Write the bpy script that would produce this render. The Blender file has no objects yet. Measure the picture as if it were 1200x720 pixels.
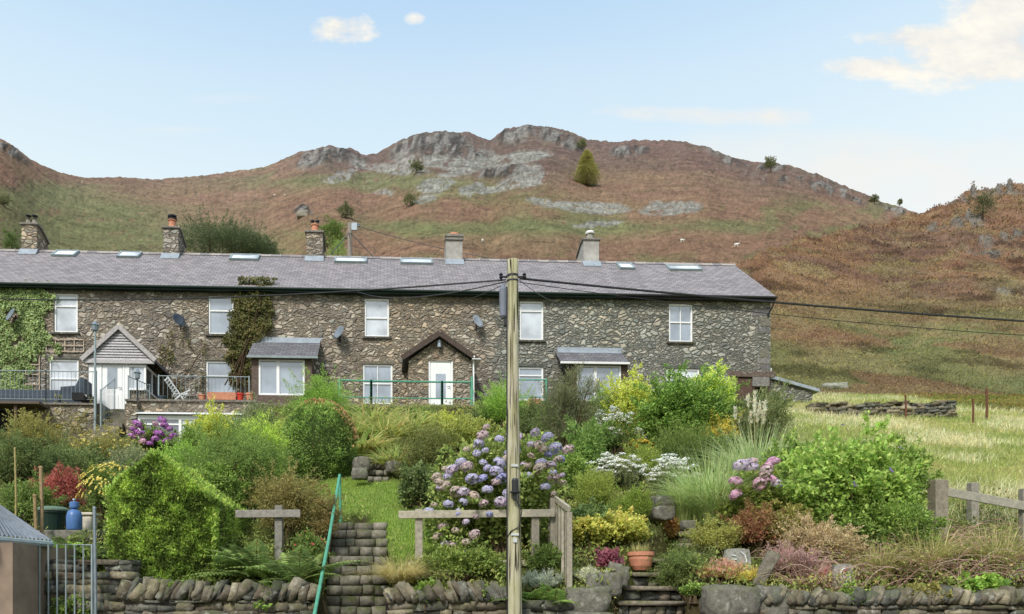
import bpy, bmesh, math, random
import numpy as np
from mathutils import Vector, Matrix

scene = bpy.context.scene
COL = scene.collection
pi = math.pi
K, CX, CY, EYE = 880.0, 491.0, 690.0, 1.6      # focal length and principal point of the photo (1200 px wide), eye height

# ------------------------------------------------------------------ small helpers
def lin(c):
    c = c / 255.0
    return c / 12.92 if c <= 0.04045 else ((c + 0.055) / 1.055) ** 2.4
def S(r, g, b, k=1.0):
    return (lin(r) * k, lin(g) * k, lin(b) * k)
def P(px, py, Y):
    return Vector(((px - CX) / K * Y, Y, EYE + (CY - py) / K * Y))
def tag(o, label=None, cat=None, group=None, kind=None):
    if label: o['label'] = label
    if cat: o['category'] = cat
    if group: o['group'] = group
    if kind: o['kind'] = kind
    return o
def empty(name, loc, label=None, cat=None, group=None, rz=0.0):
    o = bpy.data.objects.new(name, None)
    o.location = loc; o.rotation_euler = (0, 0, rz); o.empty_display_size = 0.2
    COL.objects.link(o)
    return tag(o, label, cat, group)
def root_loc(p):
    while p is not None and p.parent is not None: p = p.parent
    return p
def link(name, me, parent=None):
    o = bpy.data.objects.new(name, me); COL.objects.link(o)
    if parent is not None: o.parent = parent
    return o
def copy_tree(o, parent=None):
    c = o.copy(); COL.objects.link(c)
    if parent is not None: c.parent = parent
    for ch in list(o.children): copy_tree(ch, c)
    return c

class MB:
    """collects polygons for one mesh"""
    def __init__(s): s.v = []; s.f = []; s.c = []; s.cur = (0.2, 0.2, 0.2)
    def add(s, vs, fs):
        n = len(s.v); s.v += [tuple(v) for v in vs]; s.c += [s.cur] * len(vs)
        s.f += [tuple(i + n for i in f) for f in fs]
    def box(s, x0, x1, y0, y1, z0, z1):
        s.add([(x0,y0,z0),(x1,y0,z0),(x1,y1,z0),(x0,y1,z0),(x0,y0,z1),(x1,y0,z1),(x1,y1,z1),(x0,y1,z1)],
              [(0,3,2,1),(4,5,6,7),(0,1,5,4),(1,2,6,5),(2,3,7,6),(3,0,4,7)])
    def obox(s, c, sx, sy, sz, M=None):
        v = [Vector((a*sx/2, b*sy/2, d*sz/2)) for d in (-1,1) for a,b in ((-1,-1),(1,-1),(1,1),(-1,1))]
        if M is not None: v = [M @ q for q in v]
        s.add([q + Vector(c) for q in v], [(0,3,2,1),(4,5,6,7),(0,1,5,4),(1,2,6,5),(2,3,7,6),(3,0,4,7)])
    def bar(s, a, b, w, h=None, up=(0,0,1)):
        a, b = Vector(a), Vector(b); d = (b - a); L = d.length
        if L < 1e-6: return
        d.normalize(); u = Vector(up)
        if abs(d.dot(u)) > 0.98: u = Vector((0,1,0))
        x = d.cross(u).normalized(); y = x.cross(d)
        h = h or w
        vs = []
        for q in (a, b):
            for sx, sy in ((-1,-1),(1,-1),(1,1),(-1,1)): vs.append(q + x*sx*w/2 + y*sy*h/2)
        s.add(vs, [(0,1,2,3),(7,6,5,4),(0,4,5,1),(1,5,6,2),(2,6,7,3),(3,7,4,0)])
    def tube(s, pts, r, n=6, cap=True):
        pts = [Vector(p) for p in pts]; m = len(pts)
        rs = r if hasattr(r, '__len__') else [r] * m
        vs = []; ref = None
        for i, p in enumerate(pts):
            d = (pts[min(i+1, m-1)] - pts[max(i-1, 0)])
            if d.length < 1e-9: d = Vector((0,0,1))
            d.normalize()
            if ref is None: ref = Vector((1,0,0)) if abs(d.x) < 0.8 else Vector((0,1,0))
            x = (ref - d * ref.dot(d)).normalized(); ref = x; y = d.cross(x)
            for k in range(n):
                a = 2*pi*k/n
                vs.append(p + (x*math.cos(a) + y*math.sin(a)) * rs[i])
        fs = [(i*n+k, i*n+(k+1)%n, (i+1)*n+(k+1)%n, (i+1)*n+k) for i in range(m-1) for k in range(n)]
        if cap: fs += [tuple(range(n-1,-1,-1)), tuple(range((m-1)*n, m*n))]
        s.add(vs, fs)
    def lathe(s, c, prof, n=20, M=None):
        c = Vector(c); vs = []
        for r, z in prof:
            for k in range(n):
                q = Vector((r*math.cos(2*pi*k/n), r*math.sin(2*pi*k/n), z))
                vs.append(c + (M @ q if M is not None else q))
        m = len(prof)
        fs = [(i*n+k, i*n+(k+1)%n, (i+1)*n+(k+1)%n, (i+1)*n+k) for i in range(m-1) for k in range(n)]
        fs += [tuple(range(n-1,-1,-1)), tuple(range((m-1)*n, m*n))]
        s.add(vs, fs)
    def prism(s, poly, axis, a, b):
        """poly: 2-D outline in the two other axes, extruded along axis between a and b"""
        def put(p, t):
            q = list(p); q.insert(axis, t); return tuple(q)
        n = len(poly)
        s.add([put(p, a) for p in poly] + [put(p, b) for p in poly],
              [tuple(range(n-1,-1,-1)), tuple(range(n, 2*n))] + [(i, (i+1)%n, n+(i+1)%n, n+i) for i in range(n)])
    def build(s, name, mat, parent=None, bevel=0.0, smooth=False, off=None):
        me = bpy.data.meshes.new(name)
        r = root_loc(parent)
        o3 = Vector(off) if off is not None else (Vector(r.location) if (r is not None and not r.get('localspace')) else Vector((0,0,0)))
        me.from_pydata([(x-o3.x, y-o3.y, z-o3.z) for x,y,z in s.v], [], s.f)
        ca = me.color_attributes.new('Col', 'FLOAT_COLOR', 'POINT')
        arr = np.ones((len(s.v), 4), 'f4'); arr[:, :3] = s.c
        ca.data.foreach_set('color', arr.ravel())
        bm = bmesh.new(); bm.from_mesh(me); bmesh.ops.recalc_face_normals(bm, faces=bm.faces); bm.to_mesh(me); bm.free()
        if smooth: me.shade_smooth()
        me.materials.append(mat)
        o = link(name, me, parent)
        if off is not None and parent is None: o.location = off
        if bevel:
            m = o.modifiers.new('bevel', 'BEVEL'); m.width = bevel; m.segments = 2; m.limit_method = 'ANGLE'
        return o

def np_mesh(name, V, F, C, mat, parent=None, smooth=False, loc=None):
    """F: (n,k) index array"""
    V = np.asarray(V, 'f4').reshape(-1, 3)
    o3 = np.zeros(3)
    r = root_loc(parent)
    if loc is not None: o3 = np.array(loc)
    elif r is not None and not r.get('localspace'): o3 = np.array(r.location)
    me = bpy.data.meshes.new(name)
    n, k = F.shape
    me.vertices.add(len(V)); me.vertices.foreach_set('co', (V - o3).astype('f4').ravel())
    me.loops.add(n*k); me.loops.foreach_set('vertex_index', F.astype('i4').ravel())
    me.polygons.add(n); me.polygons.foreach_set('loop_start', (np.arange(n)*k).astype('i4'))
    me.update(calc_edges=True)
    if C is not None:
        ca = me.color_attributes.new('Col', 'FLOAT_COLOR', 'POINT')
        arr = np.ones((len(V), 4), 'f4'); arr[:, :3] = np.clip(C, 0.002, 0.95)
        ca.data.foreach_set('color', arr.ravel())
    if smooth: me.shade_smooth()
    me.materials.append(mat)
    o = link(name, me, parent)
    if loc is not None and parent is None: o.location = loc
    return o

# ------------------------------------------------------------------ numpy noise
def _h(ix, iy, iz, seed):
    n = (ix.astype('u4')*np.uint32(374761393) + iy.astype('u4')*np.uint32(668265263) + iz.astype('u4')*np.uint32(2246822519) + np.uint32((seed*3266489917) & 0xffffffff))
    n = (n ^ (n >> np.uint32(13))) * np.uint32(1274126177)
    n = (n ^ (n >> np.uint32(16))) * np.uint32(2654435761)
    n = n ^ (n >> np.uint32(15))
    return n.astype('f8') / 4294967295.0
def vn(x, y, z=None, seed=0):
    x = np.asarray(x, 'f8'); y = np.asarray(y, 'f8'); z = np.zeros_like(x) if z is None else np.asarray(z, 'f8')
    x, y, z = np.broadcast_arrays(x, y, z)
    xi, yi, zi = np.floor(x), np.floor(y), np.floor(z)
    fx, fy, fz = x-xi, y-yi, z-zi
    fx = fx*fx*(3-2*fx); fy = fy*fy*(3-2*fy); fz = fz*fz*(3-2*fz)
    xi, yi, zi = xi.astype('i8'), yi.astype('i8'), zi.astype('i8')
    r = 0
    for dx in (0,1):
        for dy in (0,1):
            for dz in (0,1):
                w = (fx if dx else 1-fx)*(fy if dy else 1-fy)*(fz if dz else 1-fz)
                r = r + w*_h(xi+dx, yi+dy, zi+dz, seed)
    return r
def fbm(x, y, z=None, oct=4, seed=0, gain=0.5):
    t = 0; a = 1.0; s = 0
    for i in range(oct):
        f = 2.03**i
        t = t + a*vn(np.asarray(x)*f+17*i, np.asarray(y)*f-9*i, None if z is None else np.asarray(z)*f+5*i, seed+i); s += a; a *= gain
    return t/s
def sstep(a, b, x):
    t = np.clip((np.asarray(x, 'f8')-a)/(b-a), 0, 1); return t*t*(3-2*t)
def mixc(a, b, t):
    t = np.asarray(t)[..., None]; return np.asarray(a)*(1-t) + np.asarray(b)*t

# ------------------------------------------------------------------ materials
class NT:
    def __init__(s, name):
        s.m = bpy.data.materials.new(name); s.m.use_nodes = True
        s.t = s.m.node_tree; s.t.nodes.clear()
    def n(s, typ, inp=None, **kw):
        nd = s.t.nodes.new(typ)
        for k, v in kw.items(): setattr(nd, k, v)
        for k, v in (inp or {}).items(): s.set(nd, k, v)
        return nd
    def set(s, nd, k, v):
        i = nd.inputs[k]
        if isinstance(v, bpy.types.Node): v = v.outputs[0]
        if isinstance(v, bpy.types.NodeSocket): s.t.links.new(v, i)
        else:
            if i.type == 'RGBA' and len(v) == 3: v = (*v, 1)
            i.default_value = v
    def math(s, op, a, b=0.0, clamp=False):
        nd = s.n('ShaderNodeMath', operation=op, use_clamp=clamp); s.set(nd, 0, a); s.set(nd, 1, b); return nd
    def mix(s, a, b, f, mode='MIX'):
        nd = s.n('ShaderNodeMix', data_type='RGBA', blend_type=mode)
        s.set(nd, 0, f); s.set(nd, 6, a); s.set(nd, 7, b); return nd.outputs[2]
    def ramp(s, f, stops, interp='LINEAR'):
        nd = s.n('ShaderNodeValToRGB'); nd.color_ramp.interpolation = interp
        e = nd.color_ramp.elements
        while len(e) > 1: e.remove(e[0])
        e[0].position = stops[0][0]; e[0].color = (*stops[0][1], 1)
        for p, c in stops[1:]:
            q = e.new(p); q.color = (*c, 1)
        s.set(nd, 0, f); return nd.outputs[0]
    def rng(s, f, a, b, c=0.0, d=1.0):
        nd = s.n('ShaderNodeMapRange', inp={0: f, 1: a, 2: b, 3: c, 4: d}); return nd.outputs[0]
    def noise(s, vec, scale, detail=4, rough=0.55, dist=0.0):
        nd = s.n('ShaderNodeTexNoise', inp={'Scale': scale, 'Detail': detail, 'Roughness': rough, 'Distortion': dist})
        if vec is not None: s.set(nd, 'Vector', vec)
        return nd.outputs[0]
    def out(s, sh):
        o = s.n('ShaderNodeOutputMaterial'); s.t.links.new(sh.outputs[0] if isinstance(sh, bpy.types.Node) else sh, o.inputs[0]); return s.m
    def bsdf(s, col, rough=0.7, bump=None, bstr=0.4, bdist=0.02, spec=0.3, metal=0.0):
        b = s.n('ShaderNodeBsdfPrincipled'); s.set(b, 'Base Color', col); s.set(b, 'Roughness', rough)
        s.set(b, 'Specular IOR Level', spec); s.set(b, 'Metallic', metal)
        if bump is not None:
            bn = s.n('ShaderNodeBump', inp={'Strength': bstr, 'Distance': bdist, 'Height': bump}); s.set(b, 'Normal', bn)
        return b

def obj_vec(t, scale=(1,1,1), rot=(0,0,0)):
    tc = t.n('ShaderNodeTexCoord'); m = t.n('ShaderNodeMapping'); t.set(m, 0, tc.outputs['Object'])
    m.inputs['Scale'].default_value = scale; m.inputs['Rotation'].default_value = rot
    return m.outputs[0]

def m_leaf(name, transl=0.35, rough=0.55, spec=0.25):
    t = NT(name)
    a = t.n('ShaderNodeAttribute', attribute_name='Col')
    v = obj_vec(t)
    nz = t.noise(v, 9.0, 3)
    c = t.mix(a.outputs[0], t.mix(a.outputs[0], (0.35, 0.33, 0.12), 0.12), nz)
    c2 = t.n('ShaderNodeHueSaturation', inp={'Value': t.rng(nz, 0.25, 0.75, 0.75, 1.25), 'Color': c})
    b = t.bsdf(c2.outputs[0], rough, spec=spec)
    tr = t.n('ShaderNodeBsdfTranslucent'); t.set(tr, 0, c2.outputs[0])
    mx = t.n('ShaderNodeMixShader', inp={0: transl}); t.t.links.new(b.outputs[0], mx.inputs[1]); t.t.links.new(tr.outputs[0], mx.inputs[2])
    return t.out(mx)
def m_attr(name, rough=0.85, nscale=14.0, var=0.35, bstr=0.5, bdist=0.01, spec=0.2, lichen=0.0, moss=0.0):
    """colour attribute broken up by noise: stone, wood, soil"""
    t = NT(name)
    a = t.n('ShaderNodeAttribute', attribute_name='Col'); v = obj_vec(t)
    n1 = t.noise(v, nscale, 8, 0.65); n2 = t.noise(v, nscale*0.21, 4)
    c = t.n('ShaderNodeHueSaturation', inp={'Value': t.rng(n1, 0.3, 0.7, 1-var, 1+var), 'Color': a.outputs[0]}).outputs[0]
    if lichen:
        n3 = t.noise(v, nscale*0.8, 6, 0.7)
        c = t.mix(c, S(178, 178, 165), t.math('MULTIPLY', t.rng(n3, 0.56, 0.66), lichen))
    if moss:
        g = t.n('ShaderNodeNewGeometry'); sp = t.n('ShaderNodeSeparateXYZ'); t.set(sp, 0, g.outputs['Normal'])
        n4 = t.noise(v, nscale*0.35, 6, 0.7)
        f = t.math('MULTIPLY', t.rng(t.math('ADD', n4, t.math('MULTIPLY', sp.outputs[2], 0.12)), 0.5, 0.68), moss)
        c = t.mix(c, S(84, 92, 48), f)
    return t.out(t.bsdf(c, rough, t.math('ADD', n1, n2), bstr, bdist, spec))
def m_plain(name, col, rough=0.5, var=0.12, nscale=5.0, metal=0.0, spec=0.4, bstr=0.15):
    t = NT(name); v = obj_vec(t); n1 = t.noise(v, nscale, 6, 0.6)
    c = t.n('ShaderNodeHueSaturation', inp={'Value': t.rng(n1, 0.3, 0.7, 1-var, 1+var), 'Color': (*col, 1)}).outputs[0]
    return t.out(t.bsdf(c, rough, n1, bstr, 0.01, spec, metal))

M = {}
M['leaf'] = m_leaf('leaf', 0.45)
M['needle'] = m_leaf('needle', 0.40, 0.7, 0.12)
M['petal'] = m_leaf('petal', 0.3, 0.7, 0.1)
M['dry'] = m_leaf('dry_grass', 0.4, 0.8, 0.08)
M['twig'] = m_attr('twig', 0.9, 20)
M['stone'] = m_attr('field_stone', 0.88, 11.0, 0.4, 0.9, 0.03, 0.2, lichen=0.55, moss=0.5)
M['sett'] = m_attr('step_stone', 0.85, 13.0, 0.4, 0.8, 0.02, 0.25, lichen=0.18, moss=0.9)
M['wood'] = m_attr('weathered_wood', 0.85, 16.0, 0.3, 0.6, 0.008, 0.2, lichen=0.25)
M['upvc'] = m_plain('white_upvc', (0.80, 0.80, 0.79), 0.35, 0.04, 3.0, 0, 0.45, 0.03)
M['plaster'] = m_plain('grey_render', S(160, 156, 150), 0.9, 0.3, 3.0)
M['lead'] = m_plain('lead_flashing', S(150, 158, 166), 0.55, 0.2, 4.0, 0.2)
M['black'] = m_plain('black_plastic', (0.02, 0.02, 0.022), 0.4, 0.2)
M['greenpaint'] = m_plain('green_paint', S(84,152,124), 0.45, 0.2, 7.0)
M['darkgreen'] = m_plain('gutter_green', S(24,46,38), 0.4, 0.2)
M['galv'] = m_plain('galvanised_steel', S(140, 150, 156), 0.45, 0.2, 9.0, 0.5)
M['greypaint'] = m_plain('grey_paint', S(142, 154, 156), 0.5, 0.15)
M['terracotta'] = m_plain('terracotta', S(192,130,102), 0.75, 0.2, 8.0)
M['brownwood'] = m_plain('brown_stained_timber', S(72, 55, 46), 0.7, 0.25, 9.0)
M['rust'] = m_plain('rusty_iron', S(98, 62, 44), 0.85, 0.35, 16.0)
M['bluegas'] = m_plain('blue_paint', S(76,112,164), 0.4, 0.12)
M['dish'] = m_plain('dish_grey', S(112, 122, 132), 0.5, 0.1)
M['rattan'] = m_plain('dark_rattan', S(58, 68, 80), 0.7, 0.3, 40)
M['curtain'] = m_plain('pale_blind', (0.70, 0.72, 0.76), 0.8, 0.08, 2.0)
M['dark'] = m_plain('painted_dark', (0.012, 0.011, 0.010), 0.9)  # near-black paint standing in for unlit interiors
M['wool'] = m_plain('wool', (0.72, 0.69, 0.62), 0.95)
def m_glass(name, col, f):
    t = NT(name); v = obj_vec(t); n1 = t.noise(v, 0.9, 3, 0.5)
    d = t.bsdf(t.mix(col, tuple(c*0.5 for c in col), t.rng(n1, .38, .62)), 0.3, spec=0.5)  # base tone and darker blotches paint in the uneven sky reflection
    g = t.n('ShaderNodeBsdfGlossy', inp={'Roughness': 0.03, 'Color': (0.95, 0.97, 1, 1)})
    bn = t.n('ShaderNodeBump', inp={'Strength': 0.05, 'Distance': 0.05, 'Height': n1}); t.set(g, 'Normal', bn)
    mx = t.n('ShaderNodeMixShader', inp={0: f}); t.t.links.new(d.outputs[0], mx.inputs[1]); t.t.links.new(g.outputs[0], mx.inputs[2])
    return t.out(mx)
M['glass'] = m_glass('bright_pane', (0.60, 0.64, 0.69), 0.25)
M['skyglass'] = m_glass('rooflight_pane', (0.82, 0.84, 0.85), 0.08)
M['glass_grey'] = m_glass('grey_pane', (0.30, 0.35, 0.42), 0.22)
M['glass_dark'] = m_glass('dark_pane', (0.06, 0.07, 0.08), 0.2)

def m_wall():
    t = NT('random_rubble_stone')
    tc = t.n('ShaderNodeTexCoord'); sp = t.n('ShaderNodeSeparateXYZ'); t.set(sp, 0, tc.outputs['Object'])
    wob = t.n('ShaderNodeTexNoise', inp={'Scale': 2.2, 'Detail': 3.0}); t.set(wob, 0, tc.outputs['Object'])
    off = t.n('ShaderNodeVectorMath', operation='SCALE', inp={3: 0.36}); t.set(off, 0, wob.outputs['Color'])
    ad = t.n('ShaderNodeVectorMath', operation='ADD'); t.set(ad, 0, tc.outputs['Object']); t.set(ad, 1, off.outputs[0])
    mp = t.n('ShaderNodeMapping'); t.set(mp, 0, ad.outputs[0]); mp.inputs['Scale'].default_value = (3.55, 3.55, 6.1)
    mp2 = t.n('ShaderNodeMapping'); t.set(mp2, 0, ad.outputs[0]); mp2.inputs['Scale'].default_value = (6.8, 6.8, 12.0)
    def layer(vec):
        a = t.n('ShaderNodeTexVoronoi', feature='F1'); t.set(a, 'Vector', vec); a.inputs['Scale'].default_value = 1.0; a.inputs['Randomness'].default_value = 0.9
        b = t.n('ShaderNodeTexVoronoi', feature='DISTANCE_TO_EDGE'); t.set(b, 'Vector', vec); b.inputs['Scale'].default_value = 1.0; b.inputs['Randomness'].default_value = 0.9
        return a.outputs['Color'], b.outputs[0]
    c1, e1 = layer(mp.outputs[0]); c2, e2 = layer(mp2.outputs[0])
    s1 = t.n('ShaderNodeSeparateColor'); t.set(s1, 0, c1); s2 = t.n('ShaderNodeSeparateColor'); t.set(s2, 0, c2)
    pick = t.math('GREATER_THAN', s1.outputs[1], 0.60)          # some big cells are filled with small stones
    r = t.n('ShaderNodeMix', data_type='FLOAT'); t.set(r, 0, pick); t.set(r, 2, s1.outputs[0]); t.set(r, 3, s2.outputs[0])
    e2s = t.math('MULTIPLY', e2, 0.62); e2m = t.math('MINIMUM', e2s, e1)
    e = t.n('ShaderNodeMix', data_type='FLOAT'); t.set(e, 0, pick); t.set(e, 2, e1); t.set(e, 3, e2m)
    brown = t.ramp(r.outputs[0], [(0, S(88,84,76)), (.2, S(118,109,94)), (.38, S(146,130,108)), (.5, S(104,103,95)), (.64, S(158,142,120)), (.78, S(130,129,116)), (.9, S(172,160,140)), (1, S(112,97,86))])
    grey = t.ramp(r.outputs[0], [(0, S(96,99,95)), (.2, S(128,130,120)), (.38, S(160,155,138)), (.5, S(108,114,108)), (.64, S(166,156,136)), (.78, S(140,143,133)), (.9, S(158,149,132)), (1, S(116,116,108))])
    side = t.rng(t.math('ADD', sp.outputs[0], t.math('MULTIPLY', wob.outputs[0], 1.2)), -0.6, 0.1)
    st = t.n('ShaderNodeVectorMath', operation='SCALE', inp={0: t.mix(brown, grey, side), 3: t.rng(side, 0, 1, 1.68, 1.48)}).outputs[0]
    n1 = t.noise(tc.outputs['Object'], 17.0, 7, 0.65)
    st = t.n('ShaderNodeHueSaturation', inp={'Value': t.rng(n1, 0.28, 0.72, 0.7, 1.28), 'Color': st}).outputs[0]
    patch = t.noise(tc.outputs['Object'], 0.55, 4, 0.6)
    st = t.mix(st, t.mix(S(104,84,66), S(92,92,84), side), t.math('MULTIPLY', t.rng(patch, 0.46, 0.66), 0.5))
    hs = t.n('ShaderNodeTexNoise', inp={'Scale': 0.16, 'Detail': 3.0}); t.set(hs, 0, tc.outputs['Object'])
    st = t.n('ShaderNodeHueSaturation', inp={'Saturation': t.rng(hs.outputs[0], .4, .6, .55, 1.0), 'Value': t.rng(hs.outputs[0], .38, .62, .84, 1.12), 'Color': st}).outputs[0]
    mort = t.mix(S(134,122,107), S(110,108,99), side)
    jm = t.rng(t.math('SUBTRACT', e.outputs[0], t.math('MULTIPLY', t.math('SUBTRACT', n1, 0.5), 0.10)), 0.02, 0.10)
    c = t.mix(mort, st, jm)
    hgt = t.math('ADD', t.rng(e.outputs[0], 0.0, 0.22), t.math('MULTIPLY', n1, 0.5))
    return t.out(t.bsdf(c, 0.9, hgt, 1.0, 0.07, 0.15))
M['wall'] = m_wall()

def m_slate(name, rot, base, scale=1.0, dark=0.0):
    t = NT(name); v = obj_vec(t, (1,1,1), rot)
    bt = t.n('ShaderNodeTexBrick', inp={'Vector': v, 'Color1': (0,0,0,1), 'Color2': (1,1,1,1), 'Mortar': (0.5,0.5,0.5,1), 'Scale': 1.0, 'Mortar Size': 0.012, 'Brick Width': 0.30*scale, 'Row Height': 0.20*scale, 'Bias': 0.0})
    bt.offset = 0.5
    n1 = t.noise(v, 1.3, 6, 0.6); n2 = t.noise(v, 14.0, 6, 0.6)
    st = t.n('ShaderNodeMapping'); t.set(st, 0, v); st.inputs['Scale'].default_value = (3.0, 0.35, 1.0)
    n3 = t.noise(st.outputs[0], 1.0, 5, 0.6)
    f = t.math('ADD', t.math('MULTIPLY', bt.outputs[0], 0.34), t.math('ADD', t.math('MULTIPLY', n2, 0.5), t.math('MULTIPLY', n1, 0.45)))
    c = t.n('ShaderNodeHueSaturation', inp={'Value': t.rng(f, 0.3, 1.0, 0.55, 1.35), 'Color': (*base, 1)}).outputs[0]
    c = t.mix(c, S(150,148,140), t.math('MULTIPLY', t.rng(n3, 0.55, 0.72), 0.35))
    c = t.mix(c, S(74,72,74), t.math('MULTIPLY', t.rng(n1, 0.56, 0.72), 0.45))
    c = t.mix(c, tuple(q*0.42 for q in base), bt.outputs[1])
    return t.out(t.bsdf(c, 0.75, t.math('SUBTRACT', t.math('MULTIPLY', n2, 0.6), bt.outputs[1]), 0.8, 0.02, 0.25))

# ------------------------------------------------------------------ ground shape
GA = ([0, 9.5, 11.3, 11.5, 14.3, 18.5, 23, 27.6, 28.4, 33, 40, 46], [0, 0, 0.1, 1.45, 2.85, 4.5, 6.4, 8.2, 8.5, 8.6, 9.2, 11.6])
GB = ([0, 9.5, 11.3, 11.5, 14.3, 16.3, 23, 28, 32, 40, 46], [0, 0, 0.1, 1.45, 2.75, 3.5, 6.15, 7.95, 9.4, 11.9, 10.4])
def ground(x, y, smooth=True):
    x = np.asarray(x, 'f8'); y = np.asarray(y, 'f8')
    a = np.interp(y, *GA); b = np.interp(y, *GB)
    w = sstep(12.6, 15.5, x + 0*y)
    wl = 1 - sstep(-7.4, -5.6, x + 0*y)                       # the ground lies lower under the patio
    a = a*(1-wl) + np.interp(y, [0,9.5,11.3,11.5,14.3,18.5,23,26.6,27.6,30,46], [0,0,.1,1.45,2.8,4.25,5.6,6.6,6.9,7.9,8.2])*wl
    a = np.where(y > 42, np.maximum(a, 8.2), a)
    z = a*(1-w) + b*w
    z = z + (fbm(x*0.7, y*0.7, seed=3)-0.5)*0.22*sstep(11.6, 12.6, y)*(1 - sstep(27, 28.4, y)*(1-w))
    # cut for the sett steps and the slab steps
    xl = np.interp(y, [9.5, 11.3, 14.25], [-1.45, -1.43, -1.66]); xr = np.interp(y, [9.5, 11.3, 14.25], [-.43, -.44, -.62])
    ch = sstep(xl-.06, xl+.02, x)*(1-sstep(xr-.02, xr+.06, x))*(1-sstep(14.2, 14.4, y))
    z = np.minimum(z, z*(1-ch) + ch*(np.minimum(2.72-(14.25-y)*.637, z)-.22))
    xc = np.interp(y, [11.4, 11.85, 12.3, 12.75, 13.2, 13.9, 14.3], [3.45, 3.68, 3.85, 4.1, 4.56, 5.1, 5.25])
    ch2 = (1-sstep(.5, .62, np.abs(x-xc)))*(1-sstep(14.4, 14.7, y))*sstep(10.6, 11.2, y)
    z = z*(1-ch2) + ch2*np.minimum(z, np.interp(y, [11.4, 11.85, 12.3, 12.75, 13.2, 13.9, 14.3], [1.16, 1.4, 1.63, 1.87, 2.12, 2.43, 2.69])-.42)
    return z
def GP(px, py):
    """where the view ray through a photo pixel meets the ground: gives the world point the plants stand on"""
    Ys = np.linspace(11.5, 46, 900)
    xs = (px-CX)/K*Ys; zr = EYE + (CY-py)/K*Ys
    h = ground(xs, Ys) >= zr
    i = int(np.argmax(h)) if h.any() else 899
    return Vector((xs[i], Ys[i], float(ground(xs[i], Ys[i]))))
def gz(x, y): return float(ground(x, y))

# ------------------------------------------------------------------ camera, world, sun
cam = bpy.data.cameras.new('camera'); camo = bpy.data.objects.new('camera', cam); COL.objects.link(camo)
camo.location = (0, 0, EYE); camo.rotation_euler = (pi/2, 0, 0)
cam.sensor_width = 36; cam.lens = K/1200*36
cam.shift_x = (600-CX)/1200; cam.shift_y = (CY-360)/1200
cam.clip_start = 0.1; cam.clip_end = 20000
scene.camera = camo
scene.render.resolution_x = 1024; scene.render.resolution_y = 614
scene.view_settings.view_transform = 'Standard'; scene.view_settings.look = 'None'; scene.view_settings.exposure = 0
scene.cycles.use_denoising = True
scene.cycles.max_bounces = 6; scene.cycles.diffuse_bounces = 3; scene.cycles.glossy_bounces = 2; scene.cycles.transmission_bounces = 3

SUN = Vector((-0.35, -0.75, 0.80)).normalized()
sl = bpy.data.lights.new('sun', 'SUN'); sl.energy = 3.9; sl.angle = math.radians(14); sl.color = (1.0, 0.955, 0.88)
so = bpy.data.objects.new('sun', sl); COL.objects.link(so); so.location = (-30, -60, 80)
so.rotation_euler = (-SUN).to_track_quat('-Z', 'Y').to_euler()

W = bpy.data.worlds.new('World'); scene.world = W; W.use_nodes = True
t = W.node_tree; t.nodes.clear()
class WT(NT):
    def __init__(s, tree): s.t = tree
w = WT(t)
sky = w.n('ShaderNodeTexSky', sky_type='NISHITA', sun_disc=False, sun_elevation=math.asin(SUN.z), sun_rotation=math.atan2(SUN.x, SUN.y) % (2*pi), air_density=1.0, dust_density=2.0, ozone_density=1.0, altitude=100)
bg1 = w.n('ShaderNodeBackground', inp={0: sky.outputs[0], 1: 0.10})
tc = w.n('ShaderNodeTexCoord'); sp = w.n('ShaderNodeSeparateXYZ'); w.set(sp, 0, tc.outputs['Generated'])
# thin high haze: paler towards the horizon, everywhere round
hz = w.ramp(sp.outputs[2], [(0.0, S(240,244,243)), (0.38, S(234,242,244)), (0.46, S(222,238,245)), (0.54, S(206,229,245)), (0.62, S(184,214,241)), (1.0, S(165,200,236))])
# clouds live in the sky by direction: azimuth (x/y) and height (z/y) in front of the viewer
ysafe = w.math('MAXIMUM', sp.outputs[1], 0.05)
cu = w.math('DIVIDE', sp.outputs[0], ysafe); cv = w.math('DIVIDE', sp.outputs[2], ysafe)
front = w.rng(sp.outputs[1], 0.1, 0.3)
nz = w.n('ShaderNodeTexNoise', inp={'Scale': 9.0, 'Detail': 10.0, 'Roughness': 0.6}); 
cmb = w.n('ShaderNodeCombineXYZ', inp={0: cu, 1: w.math('MULTIPLY', cv, 1.8), 2: 0.37}); w.set(nz, 0, cmb)
def cloud(px, py, rx, ry, edge=0.55, amp=2.2, rot=0.0):
    u0, v0 = (px-CX)/K, (CY-py)/K
    du, dv = w.math('SUBTRACT', cu, u0), w.math('SUBTRACT', cv, v0)
    if rot:
        c, s_ = math.cos(rot), math.sin(rot)
        du, dv = w.math('ADD', w.math('MULTIPLY', du, c), w.math('MULTIPLY', dv, s_)), w.math('SUBTRACT', w.math('MULTIPLY', dv, c), w.math('MULTIPLY', du, s_))
    a = w.math('MULTIPLY', du, K/rx); b = w.math('MULTIPLY', dv, K/ry)
    d = w.math('ADD', w.math('MULTIPLY', a, a), w.math('MULTIPLY', b, b))
    m = w.math('SUBTRACT', 1.0, d)
    return w.rng(w.math('ADD', m, w.math('MULTIPLY', w.math('SUBTRACT', nz.outputs[0], 0.5), amp*2)), 0.0, edge)
def vmax(l):
    r = l[0]
    for q in l[1:]: r = w.math('MAXIMUM', r, q)
    return r
puffs = vmax([cloud(1165, 58, 128, 50, 0.6, 1.8, 0.12), cloud(1200, 10, 100, 52, 0.6, 1.8), cloud(1024, 79, 66, 17, 0.7, 2.2), cloud(1080, 46, 88, 20, 0.7, 2.2), cloud(400, 34, 48, 22, 0.9, 3.2), cloud(486, 22, 13, 8, 1.4, 2.4)])
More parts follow.
